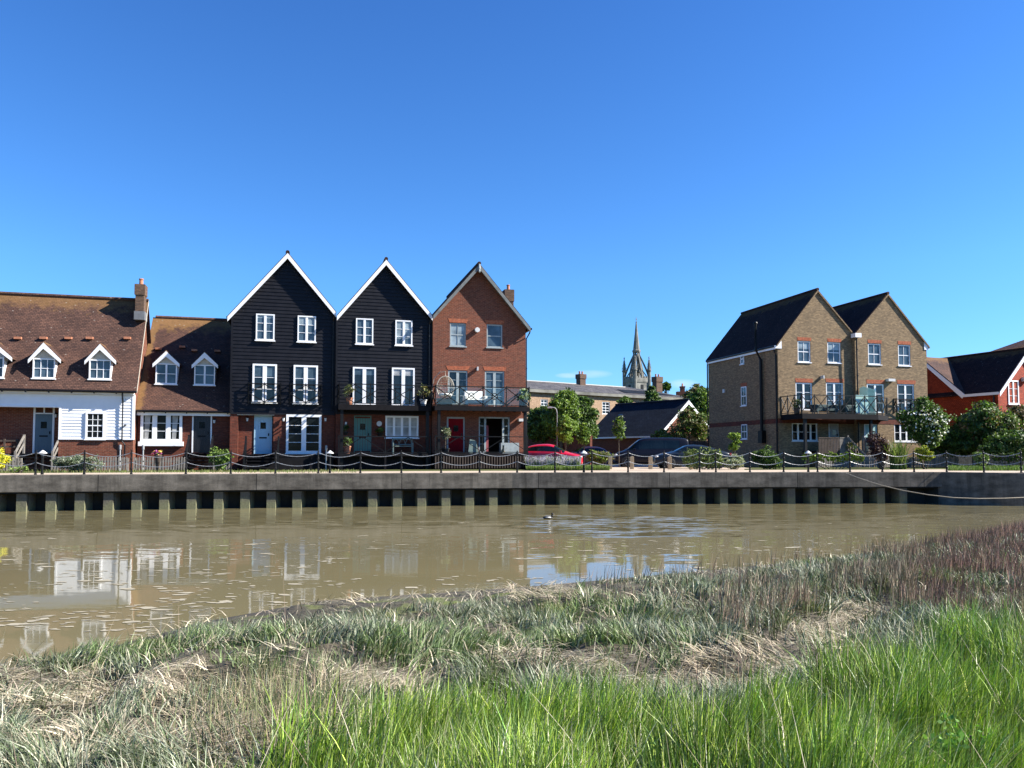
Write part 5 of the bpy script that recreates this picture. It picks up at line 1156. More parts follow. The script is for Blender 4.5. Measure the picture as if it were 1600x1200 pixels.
# long pale brick warehouse
P0 = place(822, 84); P1 = place(1052, 97); WH = Frame((P0.x-8*(P1-P0).normalized().x, P0.y-8*(P1-P0).normalized().y), math.degrees(math.atan2(P1.y-P0.y, P1.x-P0.x)))
rt, og = froot(WH, 'warehouse', 'long pale brick building with grey slate roof and two chimneys behind the trees', 'building', 12, 5)
x1w, ze_w = WH.hit(1066, 622, 0); zr_w = WH.hit(950, 604, 4)[1]; ze_w2 = WH.hit(900, 612, 0)[1]; ze_w = (ze_w+ze_w2)/2; zr_w = WH.hit(1000, 607, 5)[1]
b = B(); b.holed([(0, 0), (x1w, 0), (x1w, ze_w), (0, ze_w)], [WH.hit(941, 637)[:1]+WH.hit(953, 637)[:1]+(WH.hit(947, 647)[1], WH.hit(947, 628)[1]), WH.hit(845, 637)[:1]+WH.hit(856, 637)[:1]+(WH.hit(850, 643)[1], WH.hit(850, 624)[1])], 0, .15)
b.poly([(x1w, 0, 0), (x1w, 10, 0), (x1w, 10, ze_w), (x1w, 0, ze_w)]); b.poly([(0, 0, 0), (0, 10, 0), (0, 10, ze_w), (0, 0, ze_w)]); b.poly([(0, 10, 0), (x1w, 10, 0), (x1w, 10, ze_w), (0, 10, ze_w)]); b.build('brick_wall', M['brick_pale'], rt, og)
for (a, c, t_, bb) in ((941, 953, 628, 647), (845, 856, 624, 643)):
    q0 = WH.hit(a, 637)[0]; q1 = WH.hit(c, 637)[0]; window(rt, og, q0, q1, WH.hit((a+c)/2, bb)[1], WH.hit((a+c)/2, t_)[1], 0, lights=1, rows=4, cols=2, proud=-.05, sill=.05, fw=.08, bar=.05)
b = B(); e = .4
b.add([(-e, -e, ze_w), (x1w+e, -e, ze_w), (x1w+e, 10+e, ze_w), (-e, 10+e, ze_w), (0, 5, zr_w), (x1w-5.2, 5, zr_w)], [(0, 1, 5, 4), (1, 2, 5), (2, 3, 4, 5), (3, 0, 4), (0, 3, 2, 1)]); ro = b.build('roof', M['tile_wslate'], rt, og)
B().tube([(0, 5, zr_w), (x1w-5.2, 5, zr_w), (x1w+e, -e, ze_w+.04)], .12, 6).build('lead_ridge', M['lead'], ro, og)
B().box(-e, x1w+e, -e-.02, -.06, ze_w-.35, ze_w-.02).build('eaves_course', M['stone_dk'], rt, og)
for (a, c, t_) in ((903.5, 912, 585), (1022.5, 1031.5, 589)):
    x0_, x1_ = WH.hit(a, 600, 5)[0], WH.hit(c, 600, 5)[0]; chimney(rt, og, x0_, x1_, 4.6, 5.4, zr_w-.6, WH.hit((a+c)/2, t_, 5)[1], 'brick_chimney', pots=2, corbel=.07)
b = B(); xx = WH.hit(980, 612, 0)[0]; b.poly([(xx, -e+.9, ze_w+(.9)*(zr_w-ze_w)/5.4+.05), (xx+9, -e+.9, ze_w+.9*(zr_w-ze_w)/5.4+.05), (xx+8.5, 2.8, ze_w+3.2*(zr_w-ze_w)/5.4+.05), (xx+.9, 2.8, ze_w+3.2*(zr_w-ze_w)/5.4+.05)]); b.build('slate_patch', M['tile_slate'], ro, og)
# small chimney further off
p = place(1067, 130); o = empty('chimney_stack', 'thin distant brick chimney stack right of the long roof', 'chimney', Vector((p.x, p.y, GZ)))
zt_ = atY(1067, 601, 130).z-GZ; B().box(-1.0, 1.0, -.5, .5, 0, atY(1067, 612, 130).z-GZ).box(-.35, .35, -.35, .35, 0, zt_-.5).box(-.42, .42, -.42, .42, zt_-.5, zt_-.3).build('stack', M['brick_red'], o)
B().lathe([(.15, 0), (.12, .5)], (0, 0, zt_-.3), 8).build('chimney_pot', M['terracotta'], o)
# ---------------- church with open crown spire
ZC = 236.0; pc = place(995.5, ZC); CH = Frame((pc.x, pc.y), 28)
rt, og = froot(CH, 'church_tower', 'distant stone church tower with an open crown of flying ribs and a needle spire', 'church', 0, 0)
def cz(py): return atY(995, py, ZC).z-GZ
hw_ = 2.7; zp = cz(589); zt0 = cz(597)
b = B(); b.box(-hw_, hw_, -hw_, hw_, 0, zt0); b.box(-hw_-.15, hw_+.15, -hw_-.15, hw_+.15, zt0-.3, zt0)
for s_ in (-1, 1):                                 # parapet with battlements
    b.box(-hw_, hw_, s_*hw_-.2, s_*hw_+.2, zt0, zp-.5); b.box(s_*hw_-.2, s_*hw_+.2, -hw_, hw_, zt0, zp-.5)
    for k in range(-2, 3): b.box(k*1.0-.28, k*1.0+.28, s_*hw_-.2, s_*hw_+.2, zp-.5, zp); b.box(s_*hw_-.2, s_*hw_+.2, k*1.0-.28, k*1.0+.28, zp-.5, zp)
b.build('tower', M['stone'], rt, og)
b = B()
for s_ in (-1, 1): b.box(-.5, .5, s_*(hw_+.05)-.03, s_*(hw_+.05)+.03, zt0-3.2, zt0-1.0); b.box(s_*(hw_+.05)-.03, s_*(hw_+.05)+.03, -.5, .5, zt0-3.2, zt0-1.0)
b.build('belfry_louvre', M['black_iron'], rt, og)
zpin = cz(557)
for sx in (-1, 1):
    for sy in (-1, 1):
        b = B(); c = (sx*hw_, sy*hw_, 0); b.lathe([(.55, zt0-4), (.55, zp+1.6), (.75, zp+1.7), (.75, zp+1.95), (.55, zp+2.0), (.10, zpin-.8), (.22, zpin-.6), (.10, zpin-.3), (.05, zpin)], c, 8)
        for k in range(7):
            t = k/7; rr_ = .72*(1-t)+.12; zz = zp+2.2+(zpin-zp-3.2)*t
            for a in range(4): ca, sa = math.cos(a*math.pi/2), math.sin(a*math.pi/2); b.box(c[0]+ca*rr_-.08, c[0]+ca*rr_+.08, c[1]+sa*rr_-.08, c[1]+sa*rr_+.08, zz, zz+.2)
        b.build('pinnacle', M['stone_dk'], rt, og)
zl0, zl1, ztip = cz(574), cz(548), cz(497)
for k in range(8):                                  # flying ribs: thick curved arms up to the lantern
    a = math.pi/4*k+math.pi/4; rr_ = hw_*(1.38 if k % 2 == 0 else 1.0); b = B(); up = []
    for i in range(9):
        t = i/8; r_ = rr_*(1-t)**1.0*1.0+.75*t; z_ = zp-.4+(zl1-1.2-zp+.4)*(t**.80); up.append((math.cos(a)*r_, math.sin(a)*r_, z_))
    for i in range(8): b.bar(up[i], up[i+1], .34, .5)
    low = []
    for i in range(7): t = i/6; r_ = rr_*.9*(1-t)+.8*t; low.append((math.cos(a)*r_, math.sin(a)*r_, zp-.5+(zl0-zp+.2)*math.sin(t*1.35)))
    for i in range(6): b.bar(low[i], low[i+1], .22, .3)
    b.build('flying_rib', M['stone_dk'], rt, og)
b = B()
for k in range(8): a = math.pi/4*k+math.pi/8; b.tube([(math.cos(a)*1.0, math.sin(a)*1.0, zl0-1.5), (math.cos(a)*1.0, math.sin(a)*1.0, zl1-.4)], .17, 5)
b.lathe([(1.15, zl1-.6), (1.3, zl1-.3), (1.3, zl1+.1), (1.05, zl1+.3)], n=8); b.lathe([(1.2, zl0-1.6), (1.2, zl0-1.2)], n=8); b.build('lantern', M['stone_dk'], rt, og)
b = B().lathe([(1.05, zl1+.2), (.98, zl1+1), (.52, zl1+(ztip-zl1)*.52), (.18, zl1+(ztip-zl1)*.85), (.24, zl1+(ztip-zl1)*.87), (.09, zl1+(ztip-zl1)*.9), (.05, ztip)], n=8)
b.bar((0, 0, ztip-.9), (0, 0, ztip+.3), .12); b.bar((-.42, 0, ztip-.35), (.42, 0, ztip-.35), .12); b.build('spire', M['stone_dk'], rt, og)
for k in range(8): pass
# ---------------- red tile-hung house at the right
Yc = 57.0; cc = place(1561.5, Yc); ang = -47.0         # shaded wall runs from this corner to the left and back
TH = Frame((cc.x, cc.y), 22.0)                          # x = along lit gable wall (right and back), y = along shaded wall (left and back)
rt, og = froot(TH, 'tile_hung_house', 'red tile-hung house with dark roofs and white verges at the right, behind garden trees', 'house', 3.0, 4)
zeh = TH.hit(1561.5, 611.5, 0)[1]; Wt = 2*TH.hit(1602, 560, 0)[0]; za_t = TH.hit(1602, 547, 0)[1]; y0w = TH.hitx(1507, 640, 0)[0]; y1w = TH.hitx(1440, 640, 0)[0]
zvp, zvq = TH.hitx(1507, 612, 0)[1], TH.hitx(1449, 556, 0)[1]
b = B(); b.holed([(0, 0), (Wt, 0), (Wt, zeh), (Wt/2, za_t), (0, zeh)], [], 0)
b.poly([(0, 0, 0), (0, y1w+6, 0), (0, y1w+6, zeh), (0, y0w+(za_t-.1-zeh)/((zvq-zeh)/(y1w-y0w)), za_t-.15), (0, y0w, zeh), (0, 0, zeh)])
b.poly([(0, y1w+6, 0), (12, y1w+6, 0), (12, y1w+6, zeh), (0, y1w+6, zeh)]); b.poly([(Wt, 0, 0), (Wt, y0w, 0), (Wt, y0w, zeh), (Wt, 0, zeh)]); b.poly([(Wt, y0w, 0), (12, y0w, 0), (12, y0w, zeh), (Wt, y0w, zeh)])
b.build('tile_hung_wall', M['tile_hung'], rt, og)
gable_roof(rt, og, (-.25, zeh-.15), (Wt/2, za_t), (Wt+.25, zeh-.15), -.3, y0w+7, 'tile_dark', 'white', .13, .3)
sl2 = (zvq-zeh)/(y1w-y0w); zr_ = za_t-.05; yr_ = y0w+(zr_-zeh)/sl2; b = B(); b.prismx([(y0w-.25, zeh-.1), (yr_, zr_), (2*yr_-y0w, zeh-.1), (2*yr_-y0w, zeh+.03), (yr_, zr_+.14), (y0w-.25, zeh+.03)], -.25, 12.5); b.build('main_roof', M['tile_brown'], rt, og)
b = B(); b.prismx([(y0w-.05, zeh-.36), (yr_, zr_-.25), (yr_, zr_+.05), (y0w-.25, zeh-.05)], -.29, -.25); b.box(-.32, -.24, -.25, y0w, zeh-.26, zeh-.06); b.build('bargeboard', M['white'], rt, og)
x_, z_ = TH.hit(1583.5, 614, 0); window(rt, og, x_-.62, x_+.55, z_-.85, z_+.95, 0, lights=2, rows=3, fw=.1, mull=.14, proud=.05)
x_, z_ = TH.hit(1599, 593, 0); B().box(x_-.25, x_+.25, -.25, 0, z_-.15, z_+.15).build('security_light', M['lantern_white'], rt, og)
pipe(rt, og, [(-.08, .3, zeh-.2), (-.08, .3, .1)], .05)
p = place(1600, 82); RF = Frame((p.x, p.y), 20); rt, og = froot(RF, 'house', 'dark-roofed house peeping over the red tile-hung house at the right edge', 'house', 4, 4)
za_ = RF.hit(1606, 517, 0)[1]; xl_, ze_ = RF.hit(1553, 548, 0); b = B(); b.prism([(xl_-.5, ze_-.6), (5.5, za_), (18, ze_-2)], 0, 2.6); b.build('roof', M['tile_dark'], rt, og)
b = B(); b.box(xl_+.2, 17, .3, 2.4, 0, ze_-.7); b.build('brick_wall', M['brick_dkred'], rt, og)
# garden walls and fences behind the yard
p0, p1 = place(818, 70), place(922, 63.5); GW = Frame((p0.x, p0.y), math.degrees(math.atan2(p1.y-p0.y, p1.x-p0.x))); Lw = (p1-p0).length
zw = GW.hit(870, 682, 0)[1]; o = B().box(-6, Lw, 0, .25, 0, zw-.08).box(-6, Lw, -.04, .29, zw-.08, zw).build('garden_wall', M['brick_dkred'], None, (0, 0, 0)); o.location = GW.w(0, 0, 0); o.rotation_euler = (0, 0, GW.a); tag(o, 'brown brick garden wall behind the parked red cars', 'wall')
p0, p1 = place(1066, 60), place(1112, 60); zf_ = atY(1090, 689, 60).z-GZ; rt = empty('timber_fence', 'dark vertical-board timber fence behind the navy van', 'fence', Vector((p0.x, p0.y, GZ))); b = B(); k = 0
while k < p1.x-p0.x: b.box(k, k+.13, 0, .03, 0, zf_+RNG.normal(0, .01)); k += .14
b.build('boards', M['wood_brown'], rt); B().box(0, p1.x-p0.x, .03, .1, zf_-.3, zf_-.2).box(0, p1.x-p0.x, .03, .1, .2, .3).build('rails', M['wood_brown'], rt)
rt = empty('timber_fence', 'pale close-boarded fence panel above the dark fence behind the garage tree', 'fence', Vector((p0.x, 66, GZ))); zf2 = atY(1090, 678, 66).z-GZ; b = B(); k = 0
while k < p1.x-p0.x+1: b.box(k, k+.14, 0, .03, 0, zf2); k += .15
b.build('boards', M['wood_grey'], rt)
rt = empty('garden_fence', 'grey timber panel fence in deep shade between the yellow-brick and red houses', 'fence', place(1440, 53)); b = B(); k = 0
while k < 7.5: b.box(k, k+.14, 0, .03, 0, 1.75); k += .15
b.build('boards', M['wood_grey'], rt)
# street lamp
p = place(870.5, 49); zt_ = atY(870, 640, 49).z-GZ; rt = empty('street_lamp', 'slim grey street lamp column with a curved arm in front of the big green tree', 'street lamp', p)
B().tube([(0, 0, 0), (0, 0, 1.2)], .07, 10).tube([(0, 0, 1.2), (0, 0, zt_-.2)], .028, 10, .022).tube([(0, 0, zt_-.2), (-.05, 0, zt_+.02), (-.16, 0, zt_+.12), (-.30, 0, zt_+.14)], .03, 8).build('column', M['steel'], rt)
B().prism([(-.62, zt_+.10), (-.30, zt_+.09), (-.28, zt_+.17), (-.45, zt_+.22), (-.62, zt_+.15)], -.09, .09).build('lamp_head', M['lantern_white'], rt)
# ================================================================== foliage
def leaves(name, blobs, n_, size, pal, mat='leaf', parent=None, loc=(0, 0, 0), up=.4, aspect=.55, clump=.35, shell=.55, seed=0, per=15):
    if n_ > 1000: n_ = int(n_*1.7); size *= .76
    """leaf cards spread through lumpy blobs (x, y, z, rx, ry, rz); pal = list of rgb; colour varies leaf by leaf and twig by twig"""
    bl = np.array(blobs, float); vol = bl[:, 3]*bl[:, 4]*bl[:, 5]; vol = vol**.8; idx = RNG.choice(len(bl), n_, p=vol/vol.sum())
    nt_ = max(6, int(n_/per)); ti = RNG.choice(len(bl), nt_, p=vol/vol.sum()); d = RNG.normal(size=(nt_, 3)); d /= np.linalg.norm(d, axis=1)[:, None]
    rad = shell+(1.08-shell)*RNG.random(nt_)**.8; rad = rad*np.where(RNG.random(nt_) < .2, RNG.uniform(1.05, 1.42, nt_), 1); tc = bl[ti, :3]+d*rad[:, None]*bl[ti, 3:]            # twig centres
    tw = RNG.integers(0, nt_, n_); ext = np.cbrt(vol.mean())**(1/.8)*.0+bl[ti[tw], 3:].min(axis=1)*clump
    P = tc[tw]+RNG.normal(size=(n_, 3))*ext[:, None]*np.array([.7, .7, .45])
    nrm = RNG.normal(size=(n_, 3))+d[tw]*1.0+np.array([0, 0, up]); nrm /= np.linalg.norm(nrm, axis=1)[:, None]
    t = np.cross(nrm, RNG.normal(size=(n_, 3))); t /= np.linalg.norm(t, axis=1)[:, None]; b_ = np.cross(nrm, t)
    s_ = size*RNG.uniform(.6, 1.35, n_)[:, None]; a = t*s_; c = b_*s_*aspect
    V = np.stack([P-a, P-a*.1+c, P+a, P-a*.1-c], 1).reshape(-1, 3); F = np.arange(n_*4).reshape(-1, 4)
    pal = np.array(pal); twc = RNG.integers(0, len(pal), nt_)[tw]; own = RNG.integers(0, len(pal), n_); ci = np.where(RNG.random(n_) < .65, twc, own)
    C = pal[ci]*(RNG.uniform(.7, 1.3, nt_)[tw][:, None])*RNG.uniform(.8, 1.2, n_)[:, None]
    return np_mesh(name, V, F, mat=M[mat], col=np.clip(C, 0, 1), parent=parent, loc=loc)
GREEN = [(.070, .125, .022), (.095, .165, .030), (.135, .21, .040), (.05, .09, .022)]
LIME = [(.18, .26, .035), (.24, .33, .05), (.13, .20, .035)]
DARK = [(.040, .070, .020), (.055, .095, .026), (.08, .125, .032)]
OLIVE = [(.15, .16, .05), (.19, .17, .06), (.10, .12, .04), (.20, .13, .07)]
SILV = [(.20, .23, .17), (.14, .18, .11), (.25, .27, .2)]
def limb(b, p, q, r0, r1, bend=.1):
    p, q = Vector(p), Vector(q); m = (p+q)/2+Vector(RNG.normal(0, bend, 3)); pts = [p*(1-t)**2+m*2*t*(1-t)+q*t*t for t in (0, .25, .5, .75, 1)]; b.tube(pts, r0, 7, r1); return b
def tree(name, label, px, Y, pyt, pyb, halfw, n_, size, pal, trunk_r=.12, blobs=None, cat='tree', group=None, tall=1.0, clump=.35, base=None, lean=0, shell=.5):
    """crown from pixel rows pyt..pyb at depth Y, half width in pixels"""
    p = place(px, Y); zt = atY(px, pyt, Y).z-GZ; zb = atY(px, pyb, Y).z-GZ; hw = halfw/FPX*Y; rt = empty(name, label, cat, p, 0, group); cz_ = (zt+zb)/2; hh = (zt-zb)/2
    if blobs is None:
        k = 9; blobs = []
        for i in range(k):
            a = i*2.4; t = (i+.5)/k; z_ = zb+hh*2*(.18+.66*t); w_ = hw*math.sin(math.pi*(.22+.66*t))*.62
            r_ = RNG.uniform(.36, .56); blobs.append((math.cos(a)*w_*1.05, math.sin(a)*w_*1.0, z_+RNG.normal(0, hh*.06), hw*r_, hw*r_, max(hh*r_*.62, .15)))
        blobs.append((0, 0, cz_, hw*.6, hw*.6, hh*.7)); blobs.append((0, 0, zt-hh*.22, hw*.35, hw*.35, hh*.22))
    else: blobs = [(x*hw, y*hw, zb+(zt-zb)*z, rx*hw, rx*hw, rz*hh) for x, y, z, rx, rz in blobs]
    b = B(); top = (lean*.5, 0, zb+hh*.9); limb(b, (0, 0, -.05), top, trunk_r, trunk_r*.45, trunk_r*.8)
    for bl in blobs[:8]: limb(b, Vector(top)*RNG.uniform(.5, .9), Vector(bl[:3]), trunk_r*.45, trunk_r*.12, hw*.06)
    b.build('trunk', M['bark'], rt, smooth=True); leaves('crown', blobs, n_, size, pal, parent=rt, clump=clump, shell=shell); return rt
GT = 'trees behind the parking yard'
tree('leafy_tree', 'big dark green round tree left of the street lamp, beside the red brick house', 847, 68, 636, 694, 27, 14000, .16, GREEN+DARK, .22, group=GT)
tree('leafy_tree', 'tall bright green tree right behind the street lamp', 880, 66, 611, 696, 28, 19000, .15, GREEN+LIME, .22, group=GT)
tree('leafy_tree', 'broad green tree touching the left end of the dark garage roof', 909, 69, 620, 692, 25, 14000, .16, GREEN+DARK, .20, group=GT)
tree('leafy_tree', 'pale lime-green slender tree with staked trunk in front of the big trees', 884, 49, 652, 696, 12, 2600, .09, LIME, .035, group='young staked street trees')
tree('young_tree', 'young narrow tree at the left end of the garage wall', 913, 50, 660, 700, 11, 1500, .085, LIME+GREEN, .03, group='young staked street trees')
tree('young_tree', 'young narrow tree standing alone before the dark garage roof', 967, 50, 650, 690, 10, 1300, .09, LIME+GREEN+SILV[:1], .032, group='young staked street trees')
tree('garden_tree', 'sparse olive-green tree in front of the garage gable', 1076, 65.2, 640, 688, 30, 4200, .12, OLIVE+GREEN, .09, blobs=[(-.5, 0, .25, .45, .5), (.1, .1, .55, .55, .6), (.55, 0, .6, .4, .55), (.6, 0, .2, .4, .4), (-.2, 0, .8, .3, .35), (-1.1, 0, .08, .35, .3), (.1, 0, .95, .25, .25)])
tree('garden_tree', 'low olive shrub tree at the left foot of the garage gable', 1033, 62, 670, 692, 16, 1500, .11, OLIVE+LIME, .05)
tree('conifer', 'dark pointed tree rising above the garage ridge', 1019, 78, 603, 640, 13, 4200, .16, DARK+GREEN, .12, blobs=[(0, 0, .15, .95, .35), (.1, 0, .4, .8, .35), (0, 0, .65, .6, .35), (0, 0, .87, .32, .25)])
tree('leafy_tree', 'small green tree top between garage ridge and long brick wall', 977, 80, 619, 640, 13, 1800, .16, GREEN, .1)
tree('leafy_tree', 'distant dark treetop beyond the long roof right of its chimney', 1041, 130, 597, 612, 9, 900, .3, DARK+GREEN, .2)
tree('leafy_tree', 'tall green tree just left of the yellow-brick house', 1093, 74, 606, 668, 22, 8000, .17, GREEN+LIME, .18, blobs=[(.2, 0, .15, .7, .4), (-.3, 0, .35, .6, .4), (.4, 0, .5, .6, .4), (-.1, 0, .7, .6, .35), (.3, 0, .88, .4, .25)], group=GT)
tree('leafy_tree', 'distant feathery tree behind the tall green tree left of the yellow-brick house', 1090, 95, 600, 640, 20, 3500, .2, DARK+OLIVE, .2, group=GT)
tree('rose_tree', 'climbing rose bush covered in white blooms at the right corner of the yellow-brick pair', 1441, 47.5, 619, 704, 36, 9000, .10, DARK+GREEN+GREEN, .06, blobs=[(-.35, 0, .55, .42, .36), (.2, 0, .66, .45, .40), (.1, 0, .88, .24, .22), (.6, 0, .45, .36, .40), (.3, 0, .22, .36, .3), (-.85, 0, .62, .22, .22), (.95, 0, .6, .18, .18), (-.1, 0, .35, .4, .3)], cat='rose bush')
p = place(1441, 47.5); rr_ = [o for o in bpy.data.objects if o.name.startswith('rose_tree')][0]
zt = atY(1441, 619, 47.5).z-GZ; zb = atY(1441, 704, 47.5).z-GZ; hw = 36/FPX*47.5; hh = (zt-zb)/2
leaves('blooms', [(x*hw, y*hw-.25, zb+(zt-zb)*z, rx*hw, rx*hw, rz*hh) for x, y, z, rx, rz in [(-.35, 0, .55, .44, .38), (.2, 0, .66, .47, .42), (.6, 0, .45, .38, .42), (-.85, 0, .62, .24, .24), (.3, 0, .24, .36, .3)]], 520, .062, [(.75, .75, .68), (.8, .78, .7)], 'petal', parent=rr_, clump=.1, aspect=1, shell=.85, per=1.3)['kind'] = 'stuff'
GB = 'garden trees before the red tile-hung house'
tree('garden_tree', 'reddish-green bushy tree before the shaded wall of the red tile-hung house', 1540, 49, 628, 712, 38, 14000, .12, OLIVE+GREEN+GREEN, .10, group=GB)
tree('garden_tree', 'orange-tinged tree before the lit gable of the red tile-hung house at the right edge', 1595, 50.5, 634, 712, 40, 12000, .12, [(.15, .10, .05), (.12, .11, .04), (.06, .09, .03)], .10, group=GB)
tree('garden_tree', 'low dark green shrub filling the gap between the yellow-brick and red houses', 1490, 50, 666, 716, 40, 9000, .11, DARK+GREEN, .06, group=GB)
tree('garden_tree', 'dark leafy shrub low at the far right behind the picket fence', 1582, 46, 672, 726, 42, 9000, .10, DARK+GREEN, .05, group=GB)
# shrubs
def shrub(name, label, px, Y, pyt, pyb, halfw, n_, size, pal, cat='shrub', ky=.8, blobs=None, group=None, mat='leaf', clump=.35, root=True, up=.4, aspect=.55):
    p = place(px, Y); zt = atY(px, pyt, Y).z-GZ; zb = max(0, atY(px, pyb, Y).z-GZ); hw = halfw/FPX*Y; hh = (zt-zb)/2; rt = empty(name, label, cat, p, 0, group)
    if blobs is None:
        blobs = [(-.1, 0, .42, .5, .75)]
        for k in range(8): r_ = RNG.uniform(.2, .42); blobs.append((RNG.uniform(-.75, .75), RNG.uniform(-.6, .6), RNG.uniform(.3, .78), r_, r_*1.25))
    bl = [(x*hw, y*hw*ky, zb+(zt-zb)*z, rx*hw, rx*hw*ky, rz*hh) for x, y, z, rx, rz in blobs]
    b = B()
    for q in bl: limb(b, (q[0]*.3, q[1]*.3, 0), (q[0], q[1], q[2]), .025, .008, .05)
    b.build('stem', M['bark'], rt); leaves('foliage', bl, n_, size, pal, mat, parent=rt, clump=clump, up=up, aspect=aspect, shell=.35); return rt
YEL = [(.75, .62, .03), (.60, .55, .04), (.30, .33, .03)]
shrub('yellow_shrub', 'bright yellow-leaved shrub at the far left behind the picket fence', 0, 36.2, 697, 735, 26, 2600, .075, YEL)
shrub('grey_shrub', 'silvery grey-green shrub spilling over the picket fence of the white cottage', 125, 36.9, 707, 737, 33, 3600, .06, SILV+[(.10, .14, .07)])
shrub('small_plant', 'small pale-leaved plant at the foot of the blue-grey door steps', 32, 35.3, 727, 741, 11, 500, .05, [(.35, .42, .15), (.2, .28, .08)])
shrub('round_shrub', 'round yellow-green shrub beside the steps of the black cottage door', 345, 39.2, 695, 737, 19, 3800, .06, [(.16, .24, .05), (.22, .30, .08), (.10, .17, .04)])
FL = [(.6, .3, .12), (.65, .12, .25), (.7, .5, .1), (.4, .1, .3), (.1, .2, .04)]
rt = shrub('flower_pot', 'pot of pink and orange flowers above the picket fence under the three-light window', 248, 38.6, 702, 714, 8, 700, .05, FL, 'flower pot', mat='petal')
B().lathe([(.10, .45), (.17, .78), (.19, .78), (.17, .82)], n=14).box(-.05, .05, -.05, .05, 0, .46).build('planter', M['wood_brown'], rt)
shrub('low_hedge', 'long low pale flowering hedge along the quay path before the dark car', 1097, 42.6, 699, 735, 30, 6500, .055, [(.20, .26, .08), (.28, .33, .14), (.12, .17, .05)], 'hedge', .35, [(-.75, 0, .5, .3, .8), (-.4, 0, .5, .35, .9), (0, 0, .52, .35, .9), (.4, 0, .5, .35, .9), (.75, 0, .5, .3, .9)])
shrub('flowering_shrub', 'pale white-flecked shrub before the shaded side wall', 1150, 42.9, 707, 737, 27, 5200, .055, [(.42, .42, .33), (.25, .28, .15), (.15, .2, .08), (.36, .36, .28)], ky=.5)
shrub('evergreen_shrub', 'dark rounded evergreen shrub at the front corner of the yellow-brick pair', 1199, 44.0, 700, 737, 23, 5200, .07, DARK+GREEN, ky=.7)
shrub('yellow_green_shrub', 'tall thin yellow-green shrub against the shaded side wall', 1147, 47.5, 674, 712, 12, 1200, .08, LIME, blobs=[(0, 0, .8, .8, .25), (-.2, 0, .35, .5, .3), (.3, 0, .55, .4, .25)])
shrub('trailing_plant', 'lime-green leafy plants spilling along the long right picket fence', 1302, 43.6, 705, 722, 48, 3000, .08, LIME+[(.25, .32, .08)], ky=.15, blobs=[(-.85, 0, .45, .2, .8), (-.5, 0, .4, .2, .7), (-.1, 0, .5, .22, .9), (.2, 0, .4, .2, .8), (.55, 0, .5, .22, .9), (.85, 0, .4, .2, .7)])
shrub('purple_shrub', 'dark purple-leaved shrub left of the sword-leaved plant', 1378, 44.6, 674, 722, 20, 4200, .08, [(.055, .025, .03), (.09, .045, .045), (.04, .02, .03), (.11, .07, .06)])
shrub('border_plant', 'bright yellow-green clump right of the sword-leaved plant', 1444, 44.2, 695, 722, 18, 2400, .07, [(.25, .30, .03), (.38, .38, .04), (.13, .19, .03)])
shrub('garden_plant', 'pale leafy plant in the picket fence gap at the right', 1532, 42.3, 700, 735, 12, 1300, .07, [(.16, .24, .07), (.25, .3, .12), (.1, .15, .04)])
shrub('garden_plant', 'low dark plants behind the far right picket fence', 1575, 42.6, 706, 722, 26, 2200, .06, DARK+GREEN+[(.18, .12, .22)], ky=.2)
shrub('ground_shrub', 'brown-green spreading shrub right of the lawn bed, left of the van', 938, 46.5, 700, 728, 22, 3400, .06, OLIVE+LIME, ky=.6)
# sword-leaved plant and lavender as blades
def blades(name, label, cat, px, Y, h, w, n_, sp, pal, mat='leaf', droop=.35, kind=None, parent=None, loc=None, tag_=True, spread=(1, 1), seg=3, taper=.15):
    p = place(px, Y) if loc is None else Vector(loc); rt = empty(name, label, cat, p) if parent is None else parent
    a = RNG.uniform(0, 2*math.pi, n_); r = np.abs(RNG.normal(0, sp, n_)); hh = h*RNG.uniform(.55, 1.1, n_); out = (r/sp*.28+RNG.uniform(.02, .25, n_))*hh
    x0, y0 = RNG.uniform(-spread[0], spread[0], n_)*sp, RNG.uniform(-spread[1], spread[1], n_)*sp; dx, dy = np.cos(a), np.sin(a); V = []; 
    tz = np.linspace(0, 1, seg+1); sx, sy = -dy, dx
    for t in tz:
        cx = x0+dx*out*t**(1.6); cy = y0+dy*out*t**1.6; cz_ = hh*(t-droop*t*t*out/hh); ww = w*(1-t*(1-taper))*.5
        V.append(np.stack([cx-sx*ww, cy-sy*ww, cz_], 1)); V.append(np.stack([cx+sx*ww, cy+sy*ww, cz_], 1))
    V = np.stack(V, 1).reshape(-1, 3); m = 2*(seg+1); base = np.arange(n_)[:, None]*m
    F = np.concatenate([base+np.array([[2*i, 2*i+1, 2*i+3, 2*i+2]]) for i in range(seg)]); pal = np.array(pal); C = pal[RNG.integers(0, len(pal), n_)]*RNG.uniform(.8, 1.2, n_)[:, None]
    np_mesh('blades', V, F, mat=M[mat], col=np.tile(C, (seg, 1)), parent=rt); return rt
blades('sword_leaved_plant', 'large spiky plant with arching sword-shaped leaves before the yellow-brick pair', 'spiky plant', 1402, 44.0, 1.75, .085, 260, .32, [(.10, .15, .045), (.15, .20, .06), (.22, .26, .10), (.07, .11, .03)], droop=.4, seg=5)
